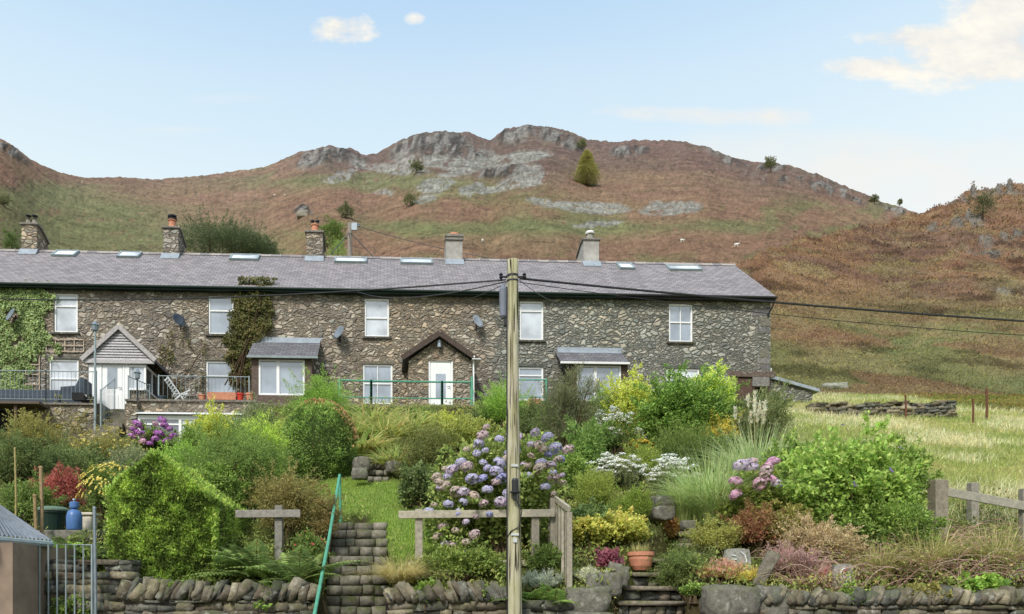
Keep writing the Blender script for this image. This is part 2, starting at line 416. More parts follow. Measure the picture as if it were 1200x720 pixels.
wisp = vmax([w.math('MULTIPLY', cloud(850, 135, 150, 14, 1.3, 1.8, -0.03), 0.8), w.math('MULTIPLY', cloud(1010, 205, 300, 60, 2.0, 1.0, -0.05), 0.95), w.math('MULTIPLY', cloud(1040, 168, 140, 12, 2.0, 1.2), 0.45), w.math('MULTIPLY', cloud(270, 115, 60, 8, 2.0, 1.2), 0.3), w.math('MULTIPLY', cloud(560, 90, 500, 40, 3.0, 1.2), 0.16), w.math('MULTIPLY', cloud(210, 153, 60, 6, 2.0, 1.2), 0.3)])
pc = w.mix(S(232,229,224), S(255,248,234), w.rng(nz.outputs[0], 0.38, 0.56))
c = w.mix(hz, S(246,238,226), w.math('MULTIPLY', wisp, front))
c = w.mix(c, pc, w.math('MULTIPLY', w.math('MULTIPLY', puffs, front), 0.93))
bg2 = w.n('ShaderNodeBackground', inp={0: c, 1: 1.14})
mx = w.n('ShaderNodeMixShader', inp={0: 0.90}); t.links.new(bg1.outputs[0], mx.inputs[1]); t.links.new(bg2.outputs[0], mx.inputs[2])
wo = w.n('ShaderNodeOutputWorld'); t.links.new(mx.outputs[0], wo.inputs[0])

# ------------------------------------------------------------------ hills
def m_hill(name, near=False):
    t = NT(name)
    a = t.n('ShaderNodeAttribute', attribute_name='Col')
    rk = t.n('ShaderNodeAttribute', attribute_name='Rock')
    g = t.n('ShaderNodeNewGeometry'); v = g.outputs['Position']
    n1 = t.noise(v, 0.06, 10, 0.72); n2 = t.noise(v, 0.8 if not near else 1.7, 8, 0.72); n3 = t.noise(v, 0.016, 6, 0.6)
    f = t.math('ADD', t.math('MULTIPLY', n1, 0.5), t.math('MULTIPLY', n2, 0.5))
    c = t.n('ShaderNodeHueSaturation', inp={'Value': t.rng(f, 0.34, 0.66, 0.42, 1.5), 'Hue': t.rng(n3, 0.3, 0.7, 0.485, 0.515), 'Color': a.outputs[0]}).outputs[0]
    dn = t.noise(v, 0.22 if not near else 0.5, 6, 0.65)
    c = t.mix(c, t.mix(c, S(62,52,36), 0.65), t.math('MULTIPLY', t.rng(dn, 0.54, 0.68), t.math('SUBTRACT', 1.0, rk.outputs[0])))
    mp = t.n('ShaderNodeMapping'); t.set(mp, 0, v); mp.inputs['Scale'].default_value = (1, 1, 0.35)
    cr = t.noise(mp.outputs[0], 0.16, 8, 0.72)
    c = t.mix(c, S(44,42,40), t.math('MULTIPLY', t.rng(cr, 0.47, 0.40), t.math('MULTIPLY', rk.outputs[0], 0.75)))
    return t.out(t.bsdf(c, 0.95, f, 1.0, 1.6 if not near else 0.5, 0.05))
M['fell'] = m_hill('fell_heather_and_bracken'); M['bank'] = m_hill('bracken_bank', True)

RUST = np.array(S(150,110,76)); RUST2 = np.array(S(138,96,70)); OLIVE = np.array(S(134,124,66)); GREEN = np.array(S(114,124,62)); HEATH = np.array(S(118,90,78))
STRAW = np.array(S(160,142,88)); SCREE = np.array(S(158,156,146)); CRAG = np.array(S(116,110,104)); DARKG = np.array(S(72,84,48))

def ell(px, py, cx, cy, rx, ry, rot=0.0, soft=0.35, nz=0.0):
    dx, dy = px-cx, py-cy
    c, s = math.cos(rot), math.sin(rot)
    a = (dx*c + dy*s)/rx; b = (-dx*s + dy*c)/ry
    return 1 - sstep(1-soft, 1+soft, np.sqrt(a*a+b*b) + nz)

SKY1 = [(-500,90),(-200,120),(-60,140),(0,163),(15,170),(40,189),(70,202),(100,209),(140,207),(170,210),(210,209),(260,203),(310,196),(330,187),(355,178),(385,171),(410,174),(425,182),(440,180),(470,165),(490,156),(520,153),(550,156),(575,165),(590,153),(615,147),(640,148),(665,153),(690,164),(720,167),(750,164),(800,166),(830,172),(850,182),(880,190),(905,190),(930,196),(960,205),(1000,222),(1040,238),(1070,248),(1090,256),(1150,270),(1200,280),(1400,290),(1800,250)]
CD1 = [(-500,420),(0,520),(70,640),(200,780),(300,820),(440,800),(560,780),(640,760),(800,720),(900,640),(1080,560),(1200,560),(1800,600)]

def sheet(name, pxs, nrow, py0f, pycf, y0f, ycf, colf, mat, relief):
    pxs = np.asarray(pxs, 'f8'); nc = len(pxs)
    py0, pyc, y0, yc = py0f(pxs), pycf(pxs), y0f(pxs), ycf(pxs)
    tt = np.concatenate([np.linspace(0, 1, nrow), [1.03, 1.08, 1.2]])
    T = tt[:, None]
    Y = y0*(yc/y0)**T
    s = np.where(T <= 1, T, 1)
    PY = py0 + (pyc-py0)*(1-(1-s)**1.12) + relief(pxs)*s**14
    PY = PY + np.where(T > 1, (T-1)*160, 0)
    PX = np.broadcast_to(pxs, PY.shape)
    X = (PX-CX)/K*Y; Z = EYE + (CY-PY)/K*Y
    col, rock, disp = colf(PX, PY, X, Y, Z, np.clip(T,0,1)+0*PY)
    # real relief of tussocks and crags, scaled with how coarse the ground is at that distance
    Z = Z + disp
    lum = (col@np.array([.3,.6,.1]))[...,None]; col = (col*0.70 + lum*0.30)*(np.array([.84,.83,.79]) if name != 'bracken_bank' else np.array([.88,.86,.80]))
    V = np.stack([X, Y, Z], -1).reshape(-1, 3)
    R = len(tt)
    i = np.arange(R-1)[:, None]*nc + np.arange(nc-1)[None, :]
    F = np.stack([i, i+1, i+1+nc, i+nc], -1).reshape(-1, 4)
    o = np_mesh(name, V, F, col.reshape(-1, 3), mat, smooth=True)
    at = o.data.attributes.new('Rock', 'FLOAT', 'POINT'); at.data.foreach_set('value', rock.astype('f4').ravel())
    tag(o, kind='structure')
    return PX, PY, X, Y, Z, col

def fell_col(px, py, X, Y, Z, T):
    wx = (fbm(X/60, Y/60, seed=11)-0.5); wy = (fbm(X/60, Y/60, seed=12)-0.5)
    qx, qy = px + wx*50, py + wy*22
    n = fbm(px/38, py/16, oct=6, seed=5, gain=.6); n2 = fbm(px/11, py/6, oct=5, seed=6, gain=.6); n3 = fbm(X/110, Y/130, oct=4, seed=7)
    c = mixc(RUST, OLIVE*.92, sstep(0.45, 0.62, n)*(.55+.45*sstep(190,240,py)))
    c = mixc(c, RUST2, sstep(0.50, 0.66, n2)*0.6)
    c = mixc(c, mixc(OLIVE, np.array(S(110,104,48)), n2), sstep(330, 120, qx)*sstep(205, 240, qy)*0.85*sstep(.30,.5,n2+.1))      # greener shoulder
    c = mixc(c, RUST2, ell(qx, qy, 170, 212, 160, 14)*0.7)
    c = mixc(c, HEATH*.92, sstep(238, 185, qy)*sstep(300, 420, qx)*0.9*sstep(0.22,0.5,n2+0.1))
    c = mixc(c, mixc(HEATH, RUST2, n), sstep(250, 215, qy)*sstep(660, 740, qx)*0.8)
    for a in ((150,266,170,30),(470,215,100,11),(375,216,120,9),(700,266,150,14),(610,276,130,15),(840,262,70,9),(470,262,60,8),(60,230,90,16),(40,290,60,16)):
        c = mixc(c, mixc(GREEN, OLIVE, n2*0.8), ell(qx, qy, *a, 0.0, 0.6)*0.92*sstep(.28,.5,n2+.08))
    for a in ((560,286,260,12),(840,285,120,16),(300,230,160,14),(760,225,120,22),(420,240,70,9),(300,255,110,14),(780,255,50,8),(500,245,120,10)):
        c = mixc(c, RUST, ell(qx, qy, *a, 0.0, 0.6)*0.8)
    gr = fbm(px/9, py/5, oct=3, seed=22)-0.5
    sc = np.zeros_like(px)
    sx, sy = px + wx*10 + gr*8, py + wy*6 + gr*5
    for a in ((455,197,45,6,.12),(520,191,60,7,.05),(590,187,55,9,-.14),(625,183,20,6,-.1),(512,218,22,8,-.2),(552,222,14,7,-.4),(575,222,32,4,-.15),(618,206,18,13,-.25),(605,208,26,7,-.3),(625,205,12,12,0),(648,239,32,6,.12),(690,243,48,8,.05),(788,243,36,8,-.06),(765,247,16,4,0),(700,262,30,3,-.05),(447,226,16,2.5,0),(497,232,14,4,-.2),(400,207,22,5,-.35),(540,200,30,5,-.2)):
        sc = np.maximum(sc, ell(sx, sy, *a, 0.16, 0))
    g2 = fbm(px/4.5, py/2.6, oct=3, seed=23)
    sc = sc*sstep(-0.26, -0.06, gr + 0.06)*sstep(.18, .34, g2)
    c = mixc(c, SCREE*(0.52+0.66*vn(px/1.7, py/1.5, seed=31))[..., None], sc*.9)
    cr = np.zeros_like(px)
    for a in ((392,181,36,10,.0),(370,188,26,6,-.3),(425,183,10,6,0),(512,169,44,15,.0),(535,178,40,7,.1),(480,173,20,8,-.5),(600,158,22,10,-.3),(628,152,36,6,0),(650,160,22,9,.2),(668,170,14,6,.3),(731,180,14,8,.1),(752,178,10,5,0),(838,175,20,6,.3),(905,203,30,11,.1),(930,206,34,9,.2),(975,218,40,11,.3),(1015,232,36,9,.35),(1050,245,30,7,.35),(588,201,26,6,-.1),(572,206,14,5,-.1),(355,249,10,6,0),(10,175,24,7,.6),(0,166,10,5,.5),(865,190,20,5,.2)):
        cr = np.maximum(cr, ell(sx, sy, *a, 0.4, 0))
    ridged = 1-np.abs(2*fbm(px/14+3, py/22, oct=5, seed=41)-1)
    streak = fbm(px/5 + py/14, py/11, oct=5, seed=42)
    top = np.interp(px, *zip(*SKY1)); cr = cr*sstep(1.0, 5.0, py-top - (fbm(px/12, px*0, seed=44)-.5)*8)
    cr = cr*sstep(0.36, 0.56, ridged*0.35+streak*0.65)*(1 - .85*sstep(840, 900, px)*(1-sstep(.50, .60, fbm(px/9, py/6, oct=4, seed=45))))
    c = mixc(c, CRAG*(0.22+1.45*sstep(.32,.68,streak))[..., None], cr*0.95)
    dsp = (fbm(X/22, Y/40, oct=5, seed=51)-0.5)*Y*0.007*sstep(0.05, 0.3, T)*(1-sstep(0.93,1.0,T)*0.5)
    dsp = dsp + cr*(ridged-0.5)*Y*0.009 + (fbm(px/3.5, py/3.5, oct=3, seed=52)-0.5)*Y*0.0022
    sp = vn(px/1.6, py/1.4, seed=71); sp2 = vn(px/2.6, py/1.9, seed=72)
    c = c*(.58+.84*(sp*.5+sp2*.5))[...,None]; c = mixc(c, np.array(S(66,62,44)), sstep(.74,.86,sp2)*.55*(1-sc)); c = mixc(c, np.array(S(176,168,148)), sstep(.93,.98,sp)*.5*sstep(260,200,qy))
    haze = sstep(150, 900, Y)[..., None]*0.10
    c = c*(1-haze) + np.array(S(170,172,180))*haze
    return c, np.clip(cr+sc*0.15, 0, 1), dsp

pcols = np.concatenate([np.arange(-420, -20, 6.0), np.arange(-20, 1230, 1.35), np.arange(1230, 1780, 6.0)])
def base_py(p, y0=42.0):
    x = (p-CX)/K*y0
    return CY - K*(ground(x, np.full_like(x, y0)) - 0.5 - EYE)/y0
jag = lambda p: (fbm(p/16, p*0+3.3, oct=5, seed=61)-0.5)*3.2 + (vn(p/3.2, p*0, seed=62)-0.5)*1.6
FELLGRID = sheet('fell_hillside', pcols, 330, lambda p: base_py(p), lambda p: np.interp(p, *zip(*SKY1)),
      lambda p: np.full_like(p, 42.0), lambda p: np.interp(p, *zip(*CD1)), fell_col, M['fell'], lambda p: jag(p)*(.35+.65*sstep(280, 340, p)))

SKY2 = [(560,520),(700,440),(780,372),(820,340),(870,306),(900,292),(940,281),(1000,270),(1040,262),(1075,253),(1100,244),(1118,236),(1130,228),(1160,222),(1200,216),(1260,205),(1400,170),(1700,120)]
def bank_col(px, py, X, Y, Z, T):
    wx = (fbm(X/14, Y/20, seed=111)-0.5); wy = (fbm(X/14, Y/20, seed=112)-0.5)
    qx, qy = px + wx*70, py + wy*40
    n = fbm(X/7, Y/10, oct=5, seed=105); n2 = fbm(X/2.6, Y/3.4, oct=4, seed=106); n3 = fbm(X/24, Y/30, seed=107)
    c = mixc(RUST, RUST2, sstep(0.42, 0.62, n))
    low = sstep(330, 410, qy + (qx-900)*0.02)
    c = mixc(c, mixc(OLIVE, GREEN*0.92, sstep(0.30,0.55,n2)), low)
    c = mixc(c, OLIVE*.85, sstep(.5,.62,n3)*low*.6)
    c = mixc(c, RUST2, ell(qx, qy, 985, 405, 50, 14, 0, .6)*0.8)
    c = mixc(c, RUST2, ell(qx, qy, 1190, 425, 40, 14, 0, .6)*0.6)
    c = mixc(c, RUST, ell(qx, qy, 930, 395, 34, 10, 0, .6)*0.7)
    for a in ((1120,392,60,26),(1180,330,40,10),(1060,310,40,8),(1165,337,18,8),(940,440,60,20),(1100,432,80,22)):
        c = mixc(c, mixc(GREEN, OLIVE, n), ell(qx, qy, *a, 0, .7)*0.6)
    c = mixc(c, STRAW*1.05, ell(qx, qy, 1165, 336, 16, 8, -.4, .5)*0.6)
    c = mixc(c, STRAW, ell(qx, qy, 1085, 385, 24, 6, -.7, .5)*0.6)
    c = mixc(c, np.array(S(92,62,44)), ell(qx, qy, 1120, 352, 90, 5, -.45, .7)*0.6)
    c = mixc(c, HEATH, sstep(0.56, 0.7, n3)*(1-low)*0.6)
    nd = fbm(X/3.2, Y/3.2, oct=4, seed=131); c = c*(1-.45*sstep(.52,.66,nd))[...,None]; c = mixc(c, RUST2*1.1, sstep(.54,.62,fbm(X/5, Y/6, oct=3, seed=132))*low*.6); c = mixc(c, STRAW*.9, sstep(.6,.7,fbm(X/4, Y/5, oct=3, seed=133))*.5)  # dark patches paint in shadows among the bracken
    gr = fbm(px/7, py/5, oct=4, seed=122)
    cr = np.zeros_like(px)
    for a in ((1182,224,26,8,-.1),(1140,232,14,5,-.4),(1150,222,20,4,-.2),(1135,262,26,7,-.15),(1098,270,16,4,-.1),(1185,280,16,6,-.2),(1158,290,8,3,0),(1160,300,30,4,0),(1180,345,12,3,0),(1110,238,14,5,-.3)):
        cr = np.maximum(cr, ell(px+(gr-.5)*14, py+(gr-.5)*8, *a, 0.4, 0))
    cr = cr*sstep(0.38, 0.52, gr)
    c = mixc(c, CRAG*1.1*(0.6+0.8*gr)[..., None], cr)
    dsp = (fbm(X/5, Y/8, oct=5, seed=151)-0.5)*Y*0.018*sstep(0.02,0.2,T) + cr*(gr-0.45)*Y*0.03
    dsp = dsp + (fbm(px/4, py/4, oct=3, seed=152)-0.5)*Y*0.006*sstep(0.02,0.2,T)
    return c, cr, dsp
bcols = np.concatenate([np.arange(560, 880, 4.0), np.arange(880, 1230, 1.3), np.arange(1230, 1690, 6.0)])
y2c = lambda p: np.interp(p, [560, 820, 900, 1000, 1100, 1200, 1400, 1700], [60, 100, 130, 170, 215, 250, 280, 300])
BANKGRID = sheet('bracken_bank', bcols, 260, lambda p: np.maximum(base_py(p, 40.0), np.interp(p, *zip(*SKY2))+12) - 2, lambda p: np.interp(p, *zip(*SKY2)),
      lambda p: np.full_like(p, 40.0), y2c, bank_col, M['bank'], lambda p: jag(p+900)*.7)

# ------------------------------------------------------------------ ground sheets
def m_soil():
    t = NT('garden_soil'); a = t.n('ShaderNodeAttribute', attribute_name='Col')
    g = t.n('ShaderNodeNewGeometry'); v = g.outputs['Position']
    n1 = t.noise(v, 3.0, 8, 0.65); n2 = t.noise(v, 22.0, 6, 0.65)
    c = t.n('ShaderNodeHueSaturation', inp={'Value': t.rng(t.math('ADD', n1, n2), 0.7, 1.3, 0.6, 1.4), 'Color': a.outputs[0]}).outputs[0]
    return t.out(t.bsdf(c, 0.95, t.math('ADD', n1, n2), 1.0, 0.08, 0.1))
M['soil'] = m_soil()
LAWN = (428, 590, 66, 38)
def lawnmask(px, py):
    return np.maximum(ell(px, py, 425, 580, 56, 24, 0, 0.25), np.maximum(ell(px, py, 492, 632, 40, 34, 0, .3), ell(px, py, 455, 610, 20, 26, 0, .3)))
gx = np.concatenate([np.arange(-60, -22, 2.0), np.arange(-22, 26, 0.16), np.arange(26, 70, 2.0)]); gy = np.concatenate([np.arange(-40, 9, 3.0), np.arange(9.2, 11.2, 0.4), np.arange(11.2, 30, 0.16), np.arange(30, 45, 0.4)])
X, Y = np.meshgrid(gx, gy); Z = ground(X, Y)
yy = np.maximum(Y, 1); PXg = CX + X*K/yy; PYg = CY - (Z-EYE)*K/yy
n = fbm(X*1.3, Y*1.3, seed=71)
colr = mixc(np.array(S(74,66,44)), np.array(S(86,92,44)), sstep(.4,.6,n))
mw = sstep(9, 13, X + 0*Y)*sstep(15, 18, Y)
colr = mixc(colr, mixc(np.array(S(176,164,108)), np.array(S(132,142,70)), sstep(.42,.6,fbm(X*.5, Y*.8, seed=72))), np.maximum(mw, sstep(11.3, 12.3, X)*sstep(26, 28, Y)))
brk = (PYg < 452 + (PXg-955)*.14) & (X > 11.3)
colr = np.where(brk[...,None], mixc(OLIVE*.8, GREEN*.7, sstep(.5,.66,n)), colr)
colr = mixc(colr, mixc(np.array(S(120,150,52)), np.array(S(96,124,44)), n), lawnmask(PXg, PYg))
nc = len(gx); i = np.arange(len(gy)-1)[:, None]*nc + np.arange(nc-1)[None, :]
o = np_mesh('ground', np.stack([X, Y, Z], -1).reshape(-1, 3), np.stack([i, i+1, i+1+nc, i+nc], -1).reshape(-1, 4), colr.reshape(-1, 3), M['soil'], smooth=True)
tag(o, kind='structure')
mb = MB(); mb.cur = S(96,104,62); mb.add([(-6000,-6000,-0.6),(6000,-6000,-0.6),(6000,6000,-0.6),(-6000,6000,-0.6)], [(0,1,2,3)])
tag(mb.build('terrain', M['soil']), kind='structure')
# ================================================================== THE TERRACE OF COTTAGES
TH = math.atan(0.0457); CT, ST = math.cos(TH), math.sin(TH)
OX, OY = 3.93, 31.7
def W3(u, v, z): return Vector((OX + u*CT - v*ST, OY + u*ST + v*CT, z))
def UZ(px, py, v):
    a = (px-CX)/K
    Y = (v + OY*CT - OX*ST)/(CT - a*ST)
    Xw = a*Y
    return ((Xw-OX)*CT + (Y-OY)*ST, EYE + (CY-py)/K*Y)
def rect(px0, py0, px1, py1, v=0.0):
    """photo rectangle laid back on the plane v of the house: u0, u1, z0, z1"""
    cx, cy = (px0+px1)/2, (py0+py1)/2
    u0 = UZ(px0, cy, v)[0]; u1 = UZ(px1, cy, v)[0]; z1 = UZ(cx, py0, v)[1]; z0 = UZ(cx, py1, v)[1]
    return u0, u1, z0, z1

house = empty('cottage_terrace', (OX, OY, 0), 'long two-storey terrace of rubble-stone cottages under one grey slate roof', 'house', rz=TH)
house['localspace'] = 1
ZE, ZR, VR = 14.03, 16.98, 3.5
UL, UR = -27.0, 11.1
BASE = 7.6
slope = math.atan2(ZR-ZE, VR+0.3)
M['slate'] = m_slate('roof_slate', (-slope, 0, 0), S(142,135,136))
M['slate_porch'] = m_slate('porch_slate', (-slope, 0, 0), S(112,110,114), 1.0)

UPPER = [(63,344,91,390,'top'), (244,347,274,392,'mid'), (427,350,456,395,'sash'), (609,353,637,399,'mid2'), (784,356,812,401,'cross')]
LOWER = [(57,421,92,492,'top'), (241,423,276,470,'mid'), (425,427,460,474,'cross'), (607,430,637,470,'mid2'), (781,432,820,452,'cross')]
openings = [rect(*q[:4]) for q in UPPER+LOWER]
cellar = rect(862, 442, 903, 480)
openings.append((cellar[0], cellar[1], 8.7, cellar[3]))

def wall_grid(mb, u0, u1, z0, z1, ops, v=0.0, depth=0.16):
    us = sorted({u0, u1, *[o[0] for o in ops], *[o[1] for o in ops]}); zs = sorted({z0, z1, *[o[2] for o in ops], *[o[3] for o in ops]})
    for a, b in zip(us, us[1:]):
        for c, d in zip(zs, zs[1:]):
            m = ((a+b)/2, (c+d)/2)
            if any(o[0] < m[0] < o[1] and o[2] < m[1] < o[3] for o in ops): continue
            mb.add([(a,v,c),(b,v,c),(b,v,d),(a,v,d)], [(0,1,2,3)])
    for a, b, c, d in ops:
        for q in (((a,v,c),(a,v,d),(a,v+depth,d),(a,v+depth,c)), ((b,v,c),(b,v+depth,c),(b,v+depth,d),(b,v,d)), ((a,v,d),(b,v,d),(b,v+depth,d),(a,v+depth,d)), ((a,v,c),(a,v+depth,c),(b,v+depth,c),(b,v,c))):
            mb.add(q, [(0,1,2,3)])
mb = MB(); wall_grid(mb, UL, UR, BASE, ZE-0.05, openings)
D2 = 2*VR
mb.add([(UR,0,BASE),(UR,D2,BASE),(UR,D2,ZE-.05),(UR,VR,ZR-.1),(UR,0,ZE-.05)], [(0,1,2,3,4)])
mb.add([(UL,0,BASE),(UL,D2,BASE),(UL,D2,ZE-.05),(UL,VR,ZR-.1),(UL,0,ZE-.05)], [(4,3,2,1,0)])
mb.add([(UL,D2,BASE),(UR,D2,BASE),(UR,D2,ZE-.05),(UL,D2,ZE-.05)], [(3,2,1,0)])
wall_o = mb.build('wall', M['wall'], house)
# rough quoins and lintels, proud of the rubble
qr = random.Random(5)
mb = MB()
z = 9.0; k = 0
while z < ZE-0.5:
    h = qr.uniform(.28,.55); L = qr.uniform(.45,.75) if k % 2 else qr.uniform(.28,.42)
    if qr.random() < .7:
        mb.cur = qr.choice([S(104,100,102), S(122,118,116), S(112,108,98)]); mb.box(UR-L, UR+.012, -.012, .3, z, z+h-.03)
    z += h; k += 1
for (px0,py0,px1,py1,_) in UPPER+LOWER:
    a, b, c, d = rect(px0,py0,px1,py1)
    mb.cur = qr.choice([S(96,94,88), S(112,104,92), S(88,90,86)]); mb.box(a-.16, b+.16, -.014, .1, d+.002, d+.14)
mb.cur = S(98,84,78); mb.box(cellar[0]-.35, cellar[1]+.2, -.02, .1, cellar[3]+.003, cellar[3]+.24)
mb.build('masonry', M['stone'], house, bevel=.012)

def window(px0, py0, px1, py1, style, v=0.0, sill=True, mat=None, parent=house, r=None):
    a, b, c, d = r or rect(px0, py0, px1, py1, v); f = .075; y0, y1 = v+.05, v+.12
    mb = MB()
    mb.box(a,a+f,y0,y1,c,d); mb.box(b-f,b,y0,y1,c,d); mb.box(a+f,b-f,y0,y1,c,c+f); mb.box(a+f,b-f,y0,y1,d-f,d)
    panes = [(a+f,b-f,c+f,d-f)]
    def hsplit(t, w=.06):
        z = c + (d-c)*t; mb.box(a+f,b-f,y0-.004,y1,z-w/2,z+w/2)
    def vsplit(t, w=.035, lo=c+f, hi=d-f):
        u = a + (b-a)*t; mb.box(u-w/2,u+w/2,y0+.004,y1-.003,lo,hi)
    if style == 'top': hsplit(.68)
    if style == 'mid': hsplit(.62)
    if style == 'mid2': hsplit(.75); 
    if style == 'sash': hsplit(.5)
    if style == 'cross': hsplit(.52); vsplit(.5)
    if style == 'french': vsplit(.42, .12)
    w = mb.build('window', M['upvc'], parent, bevel=.008)
    mb = MB(); mb.add([(a+.03,y1-.02,c+.03),(b-.03,y1-.02,c+.03),(b-.03,y1-.02,d-.03),(a+.03,y1-.02,d-.03)], [(0,1,2,3)])
    mb.build('pane', mat or M['glass'], w)
    if sill:
        mb = MB(); mb.cur = S(84,80,74); mb.box(a-.1, b+.1, v-.09, v+.05, c-.09, c-.003); mb.build('sill', M['stone'], w, bevel=.01)
    return w
for q, m in zip(UPPER, ('glass','glass_grey','glass','glass','glass_grey')): window(*q, mat=M[m])
for q, m in zip(LOWER, ('glass','glass_grey','glass_grey','glass_grey','glass')): window(*q, mat=M[m])
# near-black sheet paints the unlit room behind the panes and closes the openings
mb = MB(); mb.box(UL+.3, UR-.3, .2, .26, BASE, ZE-.4); mb.build('backing_sheet', M['dark'], house)
# boarded door under the long lintel at the end
mb = MB(); a, b, c, d = cellar
mb.cur = S(86,66,58)
x = a
while x < (a+b)/2: mb.box(x, x+.135, .06, .11, 8.72, d-.04); x += .14
mb.cur = S(70,54,48); mb.box((a+b)/2, (a+b)/2+.1, .03, .13, 8.72, d-.02); mb.box(b-.09, b, .03, .13, 8.72, d-.02)
mb.build('boarded_door', M['wood'], house)

# roof
mb = MB(); e0 = -.3; th = .07
mb.add([(UL-.2,e0,ZE),(UR+.15,e0,ZE),(UR+.15,VR,ZR),(UL-.2,VR,ZR),(UL-.2,e0,ZE-th),(UR+.15,e0,ZE-th),(UR+.15,VR,ZR-th),(UL-.2,VR,ZR-th)], [(0,1,2,3),(4,7,6,5),(0,4,5,1),(1,5,6,2),(3,7,4,0)])
mb.add([(UL-.2,D2+.3,ZE),(UR+.15,D2+.3,ZE),(UR+.15,VR,ZR),(UL-.2,VR,ZR),(UL-.2,D2+.3,ZE-th),(UR+.15,D2+.3,ZE-th),(UR+.15,VR,ZR-th),(UL-.2,VR,ZR-th)], [(1,0,3,2),(4,5,6,7),(0,1,5,4),(1,2,6,5),(3,0,4,7)])
roof = mb.build('roof', M['slate'], house)
mb = MB(); u = UL-.2; rr = random.Random(3)
while u < UR+.1:
    L = min(.46, UR+.15-u); mb.cur = rr.choice([S(140,134,132), S(124,120,122), S(158,150,146)])
    mb.prism([(VR-.15, ZR-.085),(VR-.03,ZR+.055),(VR+.03,ZR+.055),(VR+.15,ZR-.085)], 0, u+.005, u+L-.012)
    mb.cur = S(176,168,160); mb.prism([(VR-.155, ZR-.085),(VR-.035,ZR+.075),(VR+.035,ZR+.075),(VR+.155,ZR-.085)], 0, u+L-.03, u+L-.008)
    u += L + .001
mb.build('ridge_tiles', M['wood'], roof)
# fascia and gutters
usplit = UZ(723, 340, -.35)[0]
for name, m, a, b in (('gutter','darkgreen',UL-.2,usplit-.02),('gutter','black',usplit,UR+.16)):
    mb = MB()
    prof = [(-.40,ZE-.045),(-.395,ZE-.09),(-.37,ZE-.12),(-.335,ZE-.12),(-.315,ZE-.09),(-.31,ZE-.045),(-.32,ZE-.045),(-.325,ZE-.085),(-.345,ZE-.105),(-.365,ZE-.105),(-.385,ZE-.085),(-.39,ZE-.045)]
    mb.prism(prof, 0, a, b)
    mb.box(a, b, -.29, -.26, ZE-.17, ZE-.075)
    mb.box(a, b, -.26, -.002, ZE-.165, ZE-.14)
    mb.build(name, M[m], house)
mb = MB(); mb.tube([(UR+.05,-.3,ZE-.1),(UR+.05,-.25,ZE-.35),(UR-.1,-.06,ZE-.75)], .04); mb.build('downpipe', M['black'], house)

